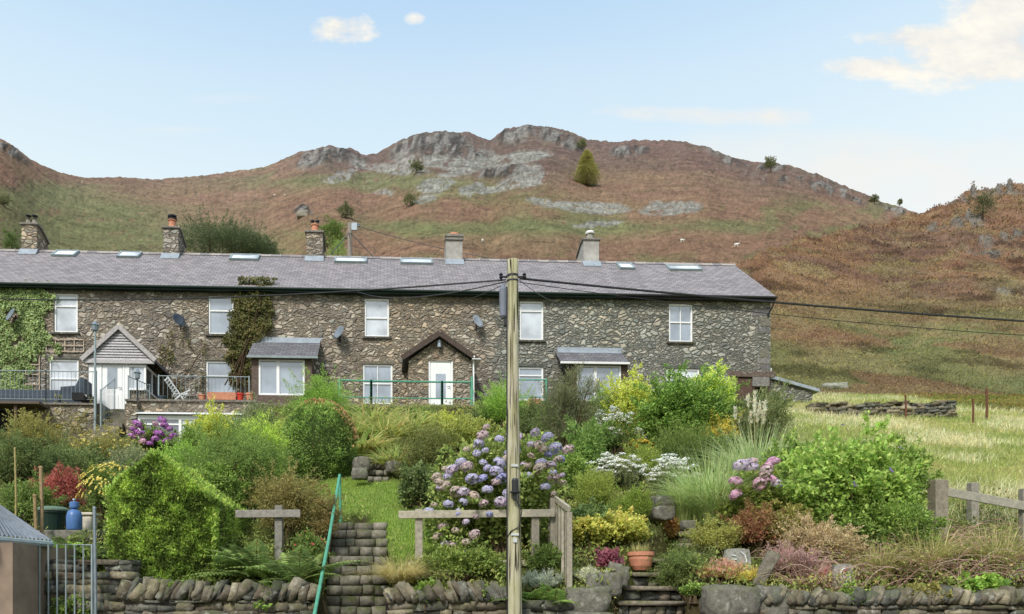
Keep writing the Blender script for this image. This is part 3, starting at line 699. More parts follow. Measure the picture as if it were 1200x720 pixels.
# chimneys: front px range, front top/bottom py, back corner
def roof_z(v): return ZE + (v+.3)*(ZR-ZE)/(VR+.3)
def chimney(px0, px1, pyt, pyb, mat, kind):
    v0 = 2.55
    for _ in range(6):                       # find where the front face stands on the slope
        u0, zb = UZ(px0, pyb, v0); v0 = np.clip((zb-ZE)*(VR+.3)/(ZR-ZE)-.3, 1.5, VR-.2)
    u1, zt = UZ(px1, pyt, v0); v1 = v0 + 1.15
    mb = MB(); mb.cur = S(150,146,140)
    zb = roof_z(v0)-.1
    drop = .34
    mb.prism([(v0,zb),(v1,ZR-.3),(v1,zt-drop),(v0+.35,zt),(v0,zt)], 0, u0, u1)
    st = mb.build('chimney', mat, house)
    mb = MB(); mb.cur = S(128,122,116)
    if kind != 'plain':
        mb.prism([(v0-.07,zt+.003),(v0+.38,zt+.003),(v1+.06,zt-drop+.003),(v1+.06,zt-drop+.09),(v0+.38,zt+.09),(v0-.07,zt+.09)], 0, u0-.07, u1+.07)
    else:
        mb.box(u0-.05, u1+.05, v0-.05, v0+.5, zt+.003, zt+.12); 
        mb.prism([(v0-.07,zt-.16),(v0,zt-.16),(v0,zt-.08),(v0-.07,zt-.08)], 0, u0-.05, u1+.05)
    mb.build('cap', M['stone'], st, bevel=.015)
    mb = MB(); mb.prism([(v0-.24,roof_z(v0-.24)+.02),(v0-.003,roof_z(v0)+.02),(v0-.003,roof_z(v0)+.17),(v0-.02,roof_z(v0)+.17),(v0-.24,roof_z(v0-.24)+.045)], 0, u0-.06, u1+.06)
    mb.build('flashing', M['lead'], st)
    uc, vc, zc = (u0+u1)/2, v0+.25, zt+.09
    if kind == 'twin':
        for du in (-.14, .14):
            mb = MB(); mb.cur = S(150,140,130); mb.lathe((uc+du,vc,zc), [(.13,0),(.11,.12),(.10,.22),(.12,.25)], 14); p = mb.build('pot', M['stone'], st, smooth=False)
            mb = MB(); mb.lathe((uc+du,vc,zc+.25), [(.05,0),(.05,.16),(.13,.17),(.13,.2),(.02,.26)], 12); mb.build('cowl', M['black'], p)
    if kind in ('red','redcowl'):
        h = .42 if kind == 'red' else .4
        mb = MB(); mb.lathe((uc,vc,zc-.02), [(.19,0),(.19,.08),(.155,.12),(.145,h-.08),(.185,h-.05),(.185,h)], 18); p = mb.build('pot', M['terracotta'], st)
        mb = MB()
        if kind == 'red': mb.lathe((uc,vc,zc+h-.02), [(.2,0),(.21,.05),(.12,.12),(.2,.14),(.2,.2),(.04,.25)], 16)
        else:
            for du in (-.11,.11): mb.lathe((uc+du,vc,zc+h-.02), [(.05,0),(.05,.14),(.10,.15),(.10,.2),(.02,.22)], 12)
        mb.build('cowl', M['black'], p)
    if kind == 'plain':
        mb = MB(); mb.lathe((uc,vc,zc+.03), [(.26,0),(.24,.10),(.2,.13),(.06,.17)], 18); mb.build('pot', M['terracotta'], st)
    if kind == 'white':
        mb = MB(); mb.cur = S(150,146,138); mb.lathe((uc,vc,zc), [(.17,0),(.16,.26),(.2,.28),(.2,.32)], 16); p = mb.build('pot', M['stone'], st)
        mb = MB(); mb.lathe((uc,vc,zc+.32), [(.2,0),(.21,.05),(.17,.11),(.07,.14)], 16); mb.build('cowl', M['upvc'], p)
    return st
chimney(25, 43, 264, 296, M['wall'], 'twin')
chimney(191, 209, 268, 301, M['wall'], 'red')
chimney(359, 378, 273, 304, M['wall'], 'redcowl')
chimney(523, 542, 278, 308, M['plaster'], 'plain')
chimney(684, 702, 282, 310, M['plaster'], 'white')

# rooflights lie in the slope
for (px, py, wpx, kind) in ((77,298.5,28,0), (152,300,27,0), (287,303,36,0), (411,306.5,41,1), (488,308,41,1), (733,313.5,20,0), (801,315.5,43,1)):
    v = 2.2
    for _ in range(8):
        u, zz = UZ(px, py, v); v = (zz-ZE)*(VR+.3)/(ZR-ZE)-.3
    L = .82 if not kind else .72; w = wpx/28.0
    nrm = Vector((0, -math.sin(slope), math.cos(slope))); up = Vector((0, math.cos(slope), math.sin(slope))); c = Vector((u, v, roof_z(v)))
    R = Matrix(((1,0,0),(0,up.y,nrm.y),(0,up.z,nrm.z)))
    mb = MB()
    for sx in (-1,1): mb.obox(c + Vector((sx*(w/2-.035),0,0)) + nrm*.045, .07, L, .13, R)
    for sy in (-1,1): mb.obox(c + up*(sy*(L/2-.035)) + nrm*.047, w-.144, .07, .12, R)
    f = mb.build('rooflight', M['greypaint'], roof)
    mb = MB(); mb.obox(c + nrm*.055, w-.15, L-.15, .05, R); mb.build('pane', M['skyglass'], f)

def gable_roof(parent, uc, hw, ze, za, v0, v1, th, mat, name='porch_roof'):
    mb = MB()
    for s in (-1, 1):
        q = [(uc+s*hw, ze), (uc, za), (uc, za-th*1.3), (uc+s*hw, ze-th)]
        mb.prism(q, 1, v0, v1) if False else mb.add([(p[0], v0, p[1]) for p in q] + [(p[0], v1, p[1]) for p in q], [(0,1,2,3),(7,6,5,4),(0,4,5,1),(1,5,6,2),(2,6,7,3),(3,7,4,0)])
    return mb.build(name, mat, parent)

# --- white porch with a boarded gable (first from the ivy end)
vp = -1.75
po = rect(104, 421, 171, 492, vp); ua, ub = po[0], po[1]; zf = UZ(130, 485, vp)[1]
uapex, zapex = UZ(139, 381, vp-.15); uel, zel = UZ(99, 419, vp-.15); uer = UZ(183, 419, vp-.15)[0]
mb = MB()
mb.cur = S(170,166,160)
rl = gable_roof(house, uapex, (uer-uel)/2, zel, zapex, vp-.16, -.002, .12, M['slate_porch'])
mb = MB(); mb.cur = S(168,162,160)                       # barge boards and boarded gable
hw = (uer-uel)/2
for s in (-1,1): mb.bar((uapex+s*(hw+.05), vp-.185, zel-.09), (uapex+s*.0, vp-.185-(.004 if s > 0 else 0), zapex-.06), .04, .17, up=(0,0,1))
mb.build('barge_board', M['wood'], rl)
mb = MB(); zz = zel-.06; k = 0
while zz < zapex-.25:
    t = (zz-zel)/(zapex-zel); t2 = (zz+.10-zel)/(zapex-zel)
    h0 = hw*(1-max(t,0))-.08; h1 = hw*(1-max(t2,0))-.08
    mb.cur = S(176,173,174, random.Random(k).uniform(.85,1.1)) 
    mb.add([(uapex-h0, vp-.10, zz),(uapex+h0, vp-.10, zz),(uapex+h1, vp-.06, zz+.10),(uapex-h1, vp-.06, zz+.10)], [(0,1,2,3)])
    zz += .105; k += 1
mb.cur = S(176,172,172); mb.box(uapex-hw+.03, uapex+hw-.03, vp-.13, vp-.04, zel-.2, zel-.06)
mb.build('gable_boards', M['wood'], rl)
ztop = zel-.2
mb = MB(); d0, d1 = UZ(117,450,vp)[0], UZ(146,450,vp)[0]; w0, w1 = UZ(150,440,vp)[0], UZ(171,440,vp)[0]; zs = UZ(160,457,vp)[1]
mb.box(ua, d0-.004, vp, vp+.08, zf, ztop); mb.box(d0, w0+.05, vp+.002, vp+.08, zf+2.05, ztop); mb.box(d1+.003, w0+.05, vp, vp+.08, zf, ztop)
mb.box(w0+.05, ub, vp, vp+.08, ztop-.1, ztop); mb.box(ub-.08, ub, vp+.002, vp+.08, zs, ztop-.1); mb.box(w0+.05, ub-.08, vp-.02, vp+.09, zs-.02, zs+.06)
mb.box(ub-.07, ub-.003, -.1, -.03, zs, ztop); mb.box(ub-.07, ub-.005, vp+.08, -.1, ztop-.1, ztop-.002); mb.box(ub-.08, ub+.015, vp+.1, -.03, zs-.02, zs+.06)
mb.box(ub-.06, ub-.01, vp*.5-.03, vp*.5+.03, zs+.06, ztop-.1)
pf = mb.build('porch_frame', M['upvc'], house, bevel=.006)
mb = MB(); mb.add([(w0+.05,vp+.05,zs),(ub-.08,vp+.05,zs),(ub-.08,vp+.05,ztop-.1),(w0+.05,vp+.05,ztop-.1)], [(0,1,2,3)]); mb.build('pane', M['glass'], pf)
mb = MB(); mb.add([(ub-.04,vp+.08,zs),(ub-.04,-.03,zs),(ub-.04,-.03,ztop-.1),(ub-.04,vp+.08,ztop-.1)], [(0,1,2,3)]); mb.build('pane', M['glass_dark'], pf)
mb = MB(); mb.box(d1+.06, ub-.01, vp+.09, vp+.3, BASE, zs-.03); mb.box(ub-.25, ub-.012, vp+.3, -.002, BASE, zs-.03); mb.box(ua+.01, ua+.2, vp+.09, -.003, BASE, ztop-.02); mb.build('porch_wall', M['wall'], house)
def panel_door(a, b, z0, z1, v, glazed, parent, lower=True):
    mb = MB(); mb.box(a, b, v+.03, v+.09, z0, z1)
    w = b-a
    for q in ((a,a+.07,z0,z1),(b-.07,b,z0,z1),(a+.07,b-.07,z1-.07,z1)): mb.box(q[0],q[1],v-.01,v+.03,q[2],q[3])
    mb.box(a+.1,b-.1,v+.012,v+.03,z0+.05,z1-.1)
    if lower: mb.box(a+.26*w, b-.26*w, v-.004, v+.012, z0+.15, z0+.75)
    d = mb.build('door', M['upvc'], parent, bevel=.01)
    mb = MB(); g = glazed; mb.box(a+w*.3, b-w*.3, v, v+.012, z0+(z1-z0)*g[0], z0+(z1-z0)*g[1]); mb.build('pane', M['glass_grey'], d)
    mb = MB(); mb.tube([(b-.13,v,z0+1.02),(b-.13,v-.05,z0+1.02),(b-.24,v-.05,z0+1.02)], .014); mb.build('handle', M['galv'], d)
    return d
panel_door(d0, d1, zf, zf+2.05, vp, (.48, .88), house)

# --- two slate lean-to bays
def leanto(px0, px1, pyt, pyb, depth, frame, bot, glassq, cheeks):
    ul, zt = UZ(px0+3, pyt, -.02); ur = UZ(px1-3, pyt, -.02)[0]
    vf = -depth; zb = UZ((px0+px1)/2, pyb, vf-.15)[1]; u0 = UZ(px0, pyb, vf-.15)[0]; u1 = UZ(px1, pyb, vf-.15)[0]
    mb = MB()
    mb.add([(u0,vf-.15,zb),(u1,vf-.15,zb),(u1,-.003,zt),(u0,-.003,zt),(u0,vf-.15,zb-.08),(u1,vf-.15,zb-.08),(u1,-.003,zt-.08),(u0,-.003,zt-.08)], [(0,1,2,3),(4,7,6,5),(0,4,5,1),(1,5,6,2),(3,7,4,0),(2,6,7,3)])
    r = mb.build('bay_roof', M['slate_porch'], house)
    mb = MB(); k_ = (zt-zb)/(depth+.15)
    mb.add([(u0+.1,-.22,zt+.012-.22*k_),(u1-.02,-.22,zt+.012-.22*k_),(u1-.02,-.004,zt+.012),(u0+.1,-.004,zt+.012),(u0+.1,-.004,zt+.15),(u1+.1,-.004,zt+.15)], [(0,1,2,3),(3,2,5,4)])
    mb.build('flashing', M['lead'], r)
    mb = MB(); mb.prism([(vf-.25,zb-.03),(vf-.24,zb-.11),(vf-.16,zb-.11),(vf-.15,zb-.03)], 0, u0-.02, u1+.02); mb.build('gutter', M['greypaint'] if cheeks else M['upvc'], r)
    f0, f1 = UZ(frame[0], pyb, vf)[0], UZ(frame[1], pyb, vf)[0]; z0 = UZ(frame[0], bot, vf)[1]; ztop = zb-.1
    mb = MB(); mb.cur = S(96,82,74)
    mb.box(f0-.28, f0-.01, vf+.01, -.003, z0-1.0, ztop); mb.box(f1+.01, f1+.28, vf+.01, -.003, z0-1.0, ztop); mb.box(f0-.01, f1+.01, vf+.012, vf+.25, z0-1.0, z0-.004)
    mb.box(f0-.28, f1+.28, vf-.005, vf+.1, ztop+.003, ztop+.07)
    mb.build('bay_wall', M['wood'] if cheeks else M['brownwood'], house)
    wdw = window(0,0,0,0,'french', v=vf-.03, sill=False, mat=M[glassq], r=(f0, f1, z0, ztop))
    mb = MB(); mb.add([(f0,vf+.2,z0),(f1,vf+.2,z0),(f1,vf+.2,ztop),(f0,vf+.2,ztop)], [(0,1,2,3)]); mb.build('backing_sheet', M['curtain'], wdw)
leanto(290, 372, 399, 417, 1.35, (303,357), 463, 'glass_grey', True)
leanto(657, 737, 411, 424, .9, (676,728), 470, 'glass_grey', False)

# --- stone gabled porch
vq = -1.6
ua, ub = UZ(479,450,vq)[0], UZ(553,450,vq)[0]; zf = UZ(516,483,vq)[1]
uapex, zapex = UZ(515, 389, vq-.2); uel, zel = UZ(472, 417, vq-.2); uer = UZ(558, 417, vq-.2)[0]; hw = (uer-uel)/2
rl = gable_roof(house, uapex, hw, zel, zapex, vq-.22, -.002, .12, M['slate_porch'])
mb = MB(); mb.cur = S(78,66,60)
for s in (-1,1): mb.bar((uapex+s*(hw+.04), vq-.245, zel-.10), (uapex, vq-.245-(.004 if s > 0 else 0), zapex-.07), .05, .2)
mb.build('barge_board', M['wood'], rl)
d0, d1 = UZ(502,450,vq)[0], UZ(531,450,vq)[0]; zdt = UZ(516,422,vq)[1]
mb = MB(); wall_grid(mb, ua, ub, BASE, zel-.12, [(d0,d1,zf,zdt)], v=vq, depth=.14)
mb.add([(ua,vq,zel-.12),(ub,vq,zel-.12),(uapex,vq,zapex-.2)], [(0,1,2)])
mb.add([(ua,vq,BASE),(ua,0,BASE),(ua,0,zel-.12),(ua,vq,zel-.12)], [(0,1,2,3)]); mb.add([(ub,vq,BASE),(ub,0,BASE),(ub,0,zel-.12),(ub,vq,zel-.12)], [(3,2,1,0)])
mb.build('porch_wall', M['wall'], house)
panel_door(d0, d1, zf, zdt, vq+.04, (.28, .74), house, lower=False)
mb = MB(); mb.tube([(ub+.06,vq-.32,zel-.02),(ub+.06,vq-.06,zel-.2),(ub+.06,vq-.06,zf-.2)], .035, 8); mb.box(ub-.02, ub+.32, vq-.3, -.05, zel-.13, zel-.10); mb.build('downpipe', M['upvc'], house)
mb = MB(); mb.lathe((uapex, vq-.16, zapex-.62), [(.02,0),(.09,.02),(.07,.2),(.1,.22),(.02,.3)], 10); mb.build('porch_lamp', M['galv'], house)

# --- lean-to outhouse on the gable end (touches the terrace wall)
u0 = UR+.02; u1 = UZ(952,470,.9)[0]; zt = UZ(908,440,.9)[1]; zb = UZ(955,457,.9)[1]
out = empty('outhouse', (OX, OY, 0), 'small rubble outhouse with a sloping pale slab roof against the terrace gable end', 'outhouse', rz=TH); out['localspace'] = 1
mb = MB(); mb.add([(u0,.9,BASE),(u1,.9,BASE),(u1,.9,zb-.1),(u0,.9,zt-.1),(u0,4,BASE),(u1,4,BASE),(u1,4,zb-.1),(u0,4,zt-.1)], [(0,1,2,3),(1,5,6,2),(5,4,7,6)]); mb.build('wall', M['wall'], out)
mb = MB(); mb.cur = S(172,176,178); mb.bar((u0, 2.4, zt+.02), (u1+.25, 2.4, zb-.06), 3.3, .13, up=(0,0,1)); mb.build('roof', M['lead'], out)
mb = MB(); mb.bar((u0+.02,.72,zt+.12),(u0+.4,.72,zt-.0),.05,.5); mb.build('flashing', M['upvc'], out)

# satellite dishes: each hangs on the wall
def dish(px, py, label, yaw, grey):
    u, z = UZ(px, py, -.3); c = W3(u, -.32, z)
    e = empty('satellite_dish', c, label, 'satellite dish', 'satellite dishes on the terrace wall', rz=TH)
    d = Vector((math.sin(yaw)*.9, -math.cos(yaw), .42)).normalized(); R = d.to_track_quat('Z', 'Y').to_matrix()
    mb = MB(); prof = [(.0,0),(.1,.008),(.2,.03),(.3,.075),(.305,.07),(.2,.018),(.1,-.006),(.0,-.012)]
    n = 24; vs = [R @ Vector((r*math.cos(2*pi*k/n)*.9, r*math.sin(2*pi*k/n), h)) for r, h in prof for k in range(n)]
    mb.add(vs, [(i*n+k, i*n+(k+1)%n, (i+1)*n+(k+1)%n, (i+1)*n+k) for i in range(7) for k in range(n)])
    mb.build('reflector', M[grey], e, off=(0,0,0), smooth=True)
    mb = MB(); mb.tube([(0,.31,-.06),(0,.02,-.05)], .025); mb.tube([(0,.31,-.25),(0,.31,.1)], .03); mb.tube([R @ Vector((0,-.3,.05)), R @ Vector((0,-.33,.36)), R @ Vector((0,-.1,.42))], .012); mb.build('bracket', M['black'], e, off=(0,0,0))
dish(14, 370, 'grey satellite dish half buried in pale green wall ivy', -.75, 'dish')
dish(209, 376, 'dark grey satellite dish on brown rubble between ivy and climber above the white porch', .8, 'rattan')
dish(398, 391, 'grey satellite dish on bare wall just above the slate bay roof', -.8, 'dish')
dish(559, 378, 'pale satellite dish above the stone gabled porch near the pole', .7, 'lead')

# trellises on the wall
def trellis(px0, py0, px1, py1, nx, nz, label):
    a, b, c, d = rect(px0, py0, px1, py1, -.05); mb = MB(); mb.cur = S(186,168,148)
    for i in range(nx):
        u = a + (b-a)*i/(nx-1); mb.obox(W3(u, -.04, (c+d)/2), .035, .02, d-c, Matrix.Rotation(TH, 3, 'Z'))
    for i in range(nz):
        z = c + (d-c)*i/(nz-1); mb.obox(W3((a+b)/2, -.062, z), b-a, .02, .035, Matrix.Rotation(TH, 3, 'Z'))
    o = mb.build('trellis', M['wood'], off=W3((a+b)/2, 0, c)); tag(o, label, 'trellis', 'wooden trellis panels on the terrace wall')
trellis(54, 398, 98, 412, 5, 3, 'wooden trellis strip fixed above the ground floor window beside the white porch')
trellis(30, 416, 46, 462, 2, 5, 'narrow upright wooden trellis rising among the wall ivy')

# pillar, patio, lower room
V0 = UZ(150, 470, -4.2)
patio = MB(); patio.cur = S(118,108,98)
zpL = 8.35
def patio_slab(u0, u1, v0, v1, z0, z1): 
    vs = [W3(u,v,z) for z in (z0,z1) for u,v in ((u0,v0),(u1,v0),(u1,v1),(u0,v1))]
    patio.add(vs, [(0,3,2,1),(4,5,6,7),(0,1,5,4),(1,2,6,5),(2,3,7,6),(3,0,4,7)])
VP = -3.6
ustL, ustR = UZ(119,480,VP)[0], UZ(146,480,VP)[0]
patio_slab(UL, ustL, VP, -.01, 5.5, zpL); patio_slab(ustL+.005, ustR-.005, VP+1.2, -.012, 5.5, zpL-.02); patio_slab(ustR, UZ(300,480,VP)[0], VP, -.013, 5.5, zpL+.003); patio_slab(UZ(300,480,VP)[0]+.01, UR+.5, -2.9, -.014, 5.5, 8.62)
o = patio.build('patio', M['stone']); tag(o, kind='structure')
def face_wall(name, label, px0, px1, v, z0, z1, cut=None, th=.06, mat='wall'):
    mb = MB(); u0, u1 = UZ(px0, 480, v)[0], UZ(px1, 480, v)[0]
    mb.box(u0, u1, v, v+th, z0, z1)
    e = empty(name, (OX, OY, 0), label, 'wall', rz=TH); e['localspace'] = 1
    mb.build('stonework', M[mat], e)
    mb = MB(); mb.cur = S(120,112,104); mb.box(u0-.03, u1+.03, v-.08, v+th+.05, z1+.004, z1+.08); mb.build('coping', M['stone'], e, bevel=.01)
    return e
face_wall('retaining_wall', 'stone retaining wall under the patio with the dark arched store', 30, 113, VP-.08, 5.6, zpL-.1)
face_wall('retaining_wall', 'stone parapet wall over the white framed lower room', 163, 300, VP-.08, 7.92, 8.42)
face_wall('stone_pillar', 'short square stone pillar beside the steps to the white porch', 148, 160, VP-.35, 6.0, 8.35, th=.4)
# dark store under the patio, with timber front
u0, u1 = UZ(-30,480,VP-.1)[0], UZ(28,480,VP-.1)[0]
e = empty('patio_store', (OX, OY, 0), 'dark open timber store beneath the patio edge with sagging flat roof', 'store', rz=TH); e['localspace'] = 1
mb = MB(); mb.box(u0, u1, VP-.085, VP-.03, 6.4, 8.05); mb.build('dark_panel', M['dark'], e)  # near-black slab painted as the shade inside the store
mb = MB(); mb.cur = S(96,84,74); mb.box(u0, u1+.9, VP-.9, VP-.05, 8.1, 8.19); mb.build('roof', M['wood'], e)
mb = MB(); mb.cur = S(84,68,54); mb.box(u1-1.3, u1-1.2, VP-.8, VP-.7, 6.4, 8.09); mb.box(u1-.02, u1+.08, VP-.8, VP-.7, 6.4, 8.09); mb.build('post', M['wood'], e)
# lower room (white frame, glass, flat white roof edge)
VL = VP-.5
e = empty('garden_room', (OX, OY, 0), 'white framed glazed garden room built under the patio edge', 'garden room', rz=TH); e['localspace'] = 1
a, b, c, d = rect(163, 487, 300, 523, VL)
mb = MB(); f = .1
xs = [a, UZ(211,500,VL)[0], UZ(232,500,VL)[0], b]
mb.box(a-.05, b, VL-.0, VL+.1, d-.16, d)
for x in xs: mb.box(x-f/2, x+f/2, VL+.002, VL+.1, c-.6, d-.16)
mb.box(a, b, VL+.01, VL+.09, d-.36, d-.3) 
mb.build('frame', M['upvc'], e, bevel=.008)
for i, (x0, x1) in enumerate(zip(xs, xs[1:])):
    mb = MB(); mb.add([(x0+.05,VL+.06,c-.6),(x1-.05,VL+.06,c-.6),(x1-.05,VL+.06,d-.16),(x0+.05,VL+.06,d-.16)], [(0,1,2,3)]); mb.build('pane', M['glass_dark' if i == 0 else 'glass'], e)
mb = MB(); mb.add([(a-.1,VL-.15,d+.03),(b,VL-.15,d+.03),(b,VP-.09,d+.2),(a-.1,VP-.09,d+.2),(a-.1,VL-.15,d+.005),(b,VL-.15,d+.005),(b,VP-.09,d+.005),(a-.1,VP-.09,d+.005)], [(0,1,2,3),(0,4,5,1),(1,5,6,2),(3,7,4,0)]); mb.build('roof', M['upvc'], e)
# stone steps up to the white porch
mb = MB()
for i in range(7):
    z1 = UZ(130,486,vp)[1] - i*.19; v1 = VP+1.2 - i*.27; mb.cur = S(112,106,94)
    vs = [W3(u,v,z) for z in (z1-.5,z1) for u,v in ((ustL+.02,v1-.30),(ustR-.02,v1-.30),(ustR-.02,v1),(ustL+.02,v1))]
    mb.add(vs, [(0,3,2,1),(4,5,6,7),(0,1,5,4),(1,2,6,5),(2,3,7,6),(3,0,4,7)])
o = mb.build('stone_steps', M['sett'], bevel=.015, off=W3(ustL, VP, 7)); tag(o, 'narrow stone steps climbing to the white porch door', 'steps')

# ------------------------------------------------------------------ railings on the terrace
def railing(name, label, pts, h, mat, bars=True, post_every=2.2, r=.016, gap=.15, midrails=0, cat='railing', group=None, sag=0):
    e = empty(name, pts[0], label, cat, group)
    mb = MB(); pm = MB()
    for p, q in zip(pts, pts[1:]):
        p, q = Vector(p), Vector(q); L = (q-p).length; up = Vector((0,0,h))
        mb.tube([p+up, q+up], r*1.1, 6)
        if bars: mb.tube([p+Vector((0,0,.08)), q+Vector((0,0,.08))], r*.8, 5)
        for i in range(midrails): mb.tube([p+up*((i+.55)/(midrails+.55)) - up*.25, q+up*((i+.55)/(midrails+.55)) - up*.25], r*.8, 5)
        if bars:
            n = int(L/gap)
            for i in range(1, n):
                a = p.lerp(q, i/n); mb.tube([a+Vector((0,0,.08)), a+up], .007, 4)
        n = max(1, round(L/post_every))
        for i in range(n+1):
            a = p.lerp(q, i/n); pm2 = MB(); pm2.tube([a-Vector((0,0,.15)), a+up+Vector((0,0,.04))], r*1.6, 6); pm2.build('post', mat, e)
    mb.build('rails', mat, e)
    return e
def LP(px, py, v, dz=0):
    u, z = UZ(px, py, v); return W3(u, v, z+dz)
zr = 8.42
def PW(px, v, z): return W3(UZ(px, 470, v)[0], v, z)
railing('patio_railing', 'grey barred patio railing in front of the dark sofa', [PW(-25,VP+.05,zr), PW(54,VP+.05,zr), PW(113,VP+.05,zr)], 1.1, M['greypaint'])
railing('patio_railing', 'grey barred patio railing beside the white folding chair', [PW(186,VP+.05,zr), PW(238,VP+.05,zr), PW(292,VP+.05,zr)], .98, M['greypaint'], post_every=1.9)
railing('stair_railing', 'slanting grey railing descending from the white porch door', [W3(ustL+.08, VP+1.1, 8.3), W3(ustL+.08, VP-.3, 7.5)], 1.25, M['greypaint'], gap=.14)
railing('stair_railing', 'short grey railing panel beside the stone pillar', [W3(ustR+.1, VP+.1, 8.38), W3(ustR+.5, VP+1.3, 8.38)], 1.0, M['greypaint'])
railing('green_railing', 'green tubular railing in front of the stone gabled porch', [LP(398,476,-2.85), LP(435,477,-2.85), LP(518,478,-2.85), LP(553,478,-2.85)], .98, M['greenpaint'], bars=False, midrails=2, post_every=3.2, r=.032)
railing('green_railing', 'green end railing with bars running back beside the white downpipe', [LP(553,478,-2.8), W3(UZ(553,478,-2.8)[0]+.1, -1.3, UZ(553,478,-2.8)[1])], 1.15, M['greenpaint'], gap=.14, r=.03)
railing('green_railing', 'green tubular railing under the window behind the wooden pole', [LP(600,468,-2.6), LP(640,468,-2.6)], .75, M['greenpaint'], bars=False, midrails=1, r=.025)

# patio lamp post, lantern
c = PW(111.5, VP-.15, 7.3)
e = empty('lamp_post', c, 'tall slim green lamp post with small lantern head before the white porch', 'lamp post')
ztp = UZ(111, 390, VP)[1]
mb = MB(); mb.tube([c, c+Vector((0,0,ztp-7.3))], [.05,.04], 8); mb.build('post', M['greypaint'], e)
mb = MB(); mb.lathe((c.x,c.y,ztp), [(.06,0),(.10,.03),(.13,.2),(.16,.21),(.06,.32),(.02,.36)], 10); mb.build('lantern', M['galv'], e)
c = PW(161, VP-.2, 8.43)
e = empty('garden_lantern', c, 'small black lantern on short post above the stone pillar', 'lantern')
mb = MB(); mb.tube([c, c+Vector((0,0,.75))], [.03,.022], 8); mb.build('post', M['black'], e)
mb = MB(); mb.lathe((c.x,c.y,c.z+.75), [(.03,0),(.09,.05),(.10,.22),(.14,.24),(.04,.36),(.015,.42)], 8); mb.build('lantern', M['galv'], e)

# rattan sofa
c = PW(42, VP+.6, zpL)
e = empty('garden_sofa', c, 'long dark rattan corner sofa behind the patio railing', 'sofa', rz=TH)
mb = MB(); mb.box(-2.6,.9,-.1,.8,.05,.42); mb.build('seat', M['rattan'], e, off=(0,0,0), bevel=.03)
mb = MB(); mb.box(-2.6,.9,.62,.82,.424,.80); mb.build('backrest', M['rattan'], e, off=(0,0,0), bevel=.03)
mb = MB(); mb.prism([(.904,.05),(1.75,.05),(1.75,1.1),(1.6,1.12),(1.45,.8),(.904,.75)], 1, -.05, .8); mb.build('armrest', M['rattan'], e, off=(0,0,0), bevel=.03)
# folding chair
c = PW(208, VP+.7, zpL+.06)
e = empty('folding_chair', c, 'white folding garden chair standing on the patio', 'chair', rz=.5)
for y in (-.26,.26):
    mb = MB(); mb.tube([(-.42,y,1.05),(.05,y,.42),(.32,y,0)], .028, 6); mb.build('leg', M['upvc'], e, off=(0,0,0))
    mb = MB(); mb.tube([(-.35,y,0),(.1,y,.45),(.42,y,.64)], .026, 6); mb.build('leg', M['upvc'], e, off=(0,0,0))
mb = MB()
for i in range(6): mb.obox((-.12+i*.09,0,.44), .07, .56, .025)
mb.build('seat', M['upvc'], e, off=(0,0,0))
mb = MB()
for i in range(6): mb.bar((-.10-i*.06,-.27,.56+i*.09),(-.10-i*.06,.27,.56+i*.09), .02, .06)
mb.build('backrest', M['upvc'], e, off=(0,0,0))
# flower pots on the patio edge
def pot(name, label, px, py, v, r, h, mat, cat='plant pot', group='pots along the patio edge', zb=None):
    c = LP(px, py, v); 
    if zb is not None: c.z = zb
    e = empty(name, c, label, cat, group)
    mb = MB(); mb.lathe(c, [(r*.68,0),(r*.92,h*.78),(r*1.06,h*.80),(r*1.08,h),(r*.95,h),(r*.9,h*.8)], 18); mb.build('body', mat, e)
    return e, c
def trough(label, px0, px1, v, z, mat, h=.26):
    u0, u1 = UZ(px0,470,v)[0], UZ(px1,470,v)[0]
    c = W3((u0+u1)/2, v, z); e = empty('planter_trough', c, label, 'planter', 'troughs on the patio edge', rz=TH)
    L = u1-u0; mb = MB(); mb.prism([(-.12,0),(.12,0),(.17,h),(.14,h),(.1,h*.5),(-.1,h*.5),(-.14,h),(-.17,h)], 0, -L/2, L/2); mb.build('body', mat, e, off=(0,0,0))
    mb = MB(); mb.cur = S(60,48,36); mb.box(-L/2+.03, L/2-.03, -.12, .12, h*.6, h*.8); mb.build('soil', M['twig'], e, off=(0,0,0))
    return e
trough('long terracotta trough on the patio wall below the grey ground floor window', 244, 277, VP-.05, 8.5, M['terracotta'])
trough('terracotta trough standing under the window behind the wooden pole', 618, 634, -.5, UZ(626,476,-.5)[1], M['terracotta'])
trough('small black trough of green plants beside the lamp post', 86, 100, VP-.05, 8.43, M['black'])
trough('black trough with tall leafy plants beside the white porch', 97, 110, VP+.3, 8.43, M['black'], .3)
pot('plant_pot', 'small red flower pot next to the terracotta trough', 281.5, 474, VP-.05, .14, .26, m_plain('red_glaze', S(190,60,44), .4), zb=8.5)
pot('plant_pot', 'brown flower pot at the end of the patio wall', 293, 474, VP-.05, .16, .26, M['terracotta'], zb=8.5)
pot('plant_pot', 'dark round flower pot below the white folding chair', 190, 476, VP-.02, .15, .2, M['rattan'], zb=8.43)
pot('plant_pot', 'orange-brown pot on the wall near the climbing roses', 237, 474, VP-.02, .15, .2, M['terracotta'], zb=8.5)
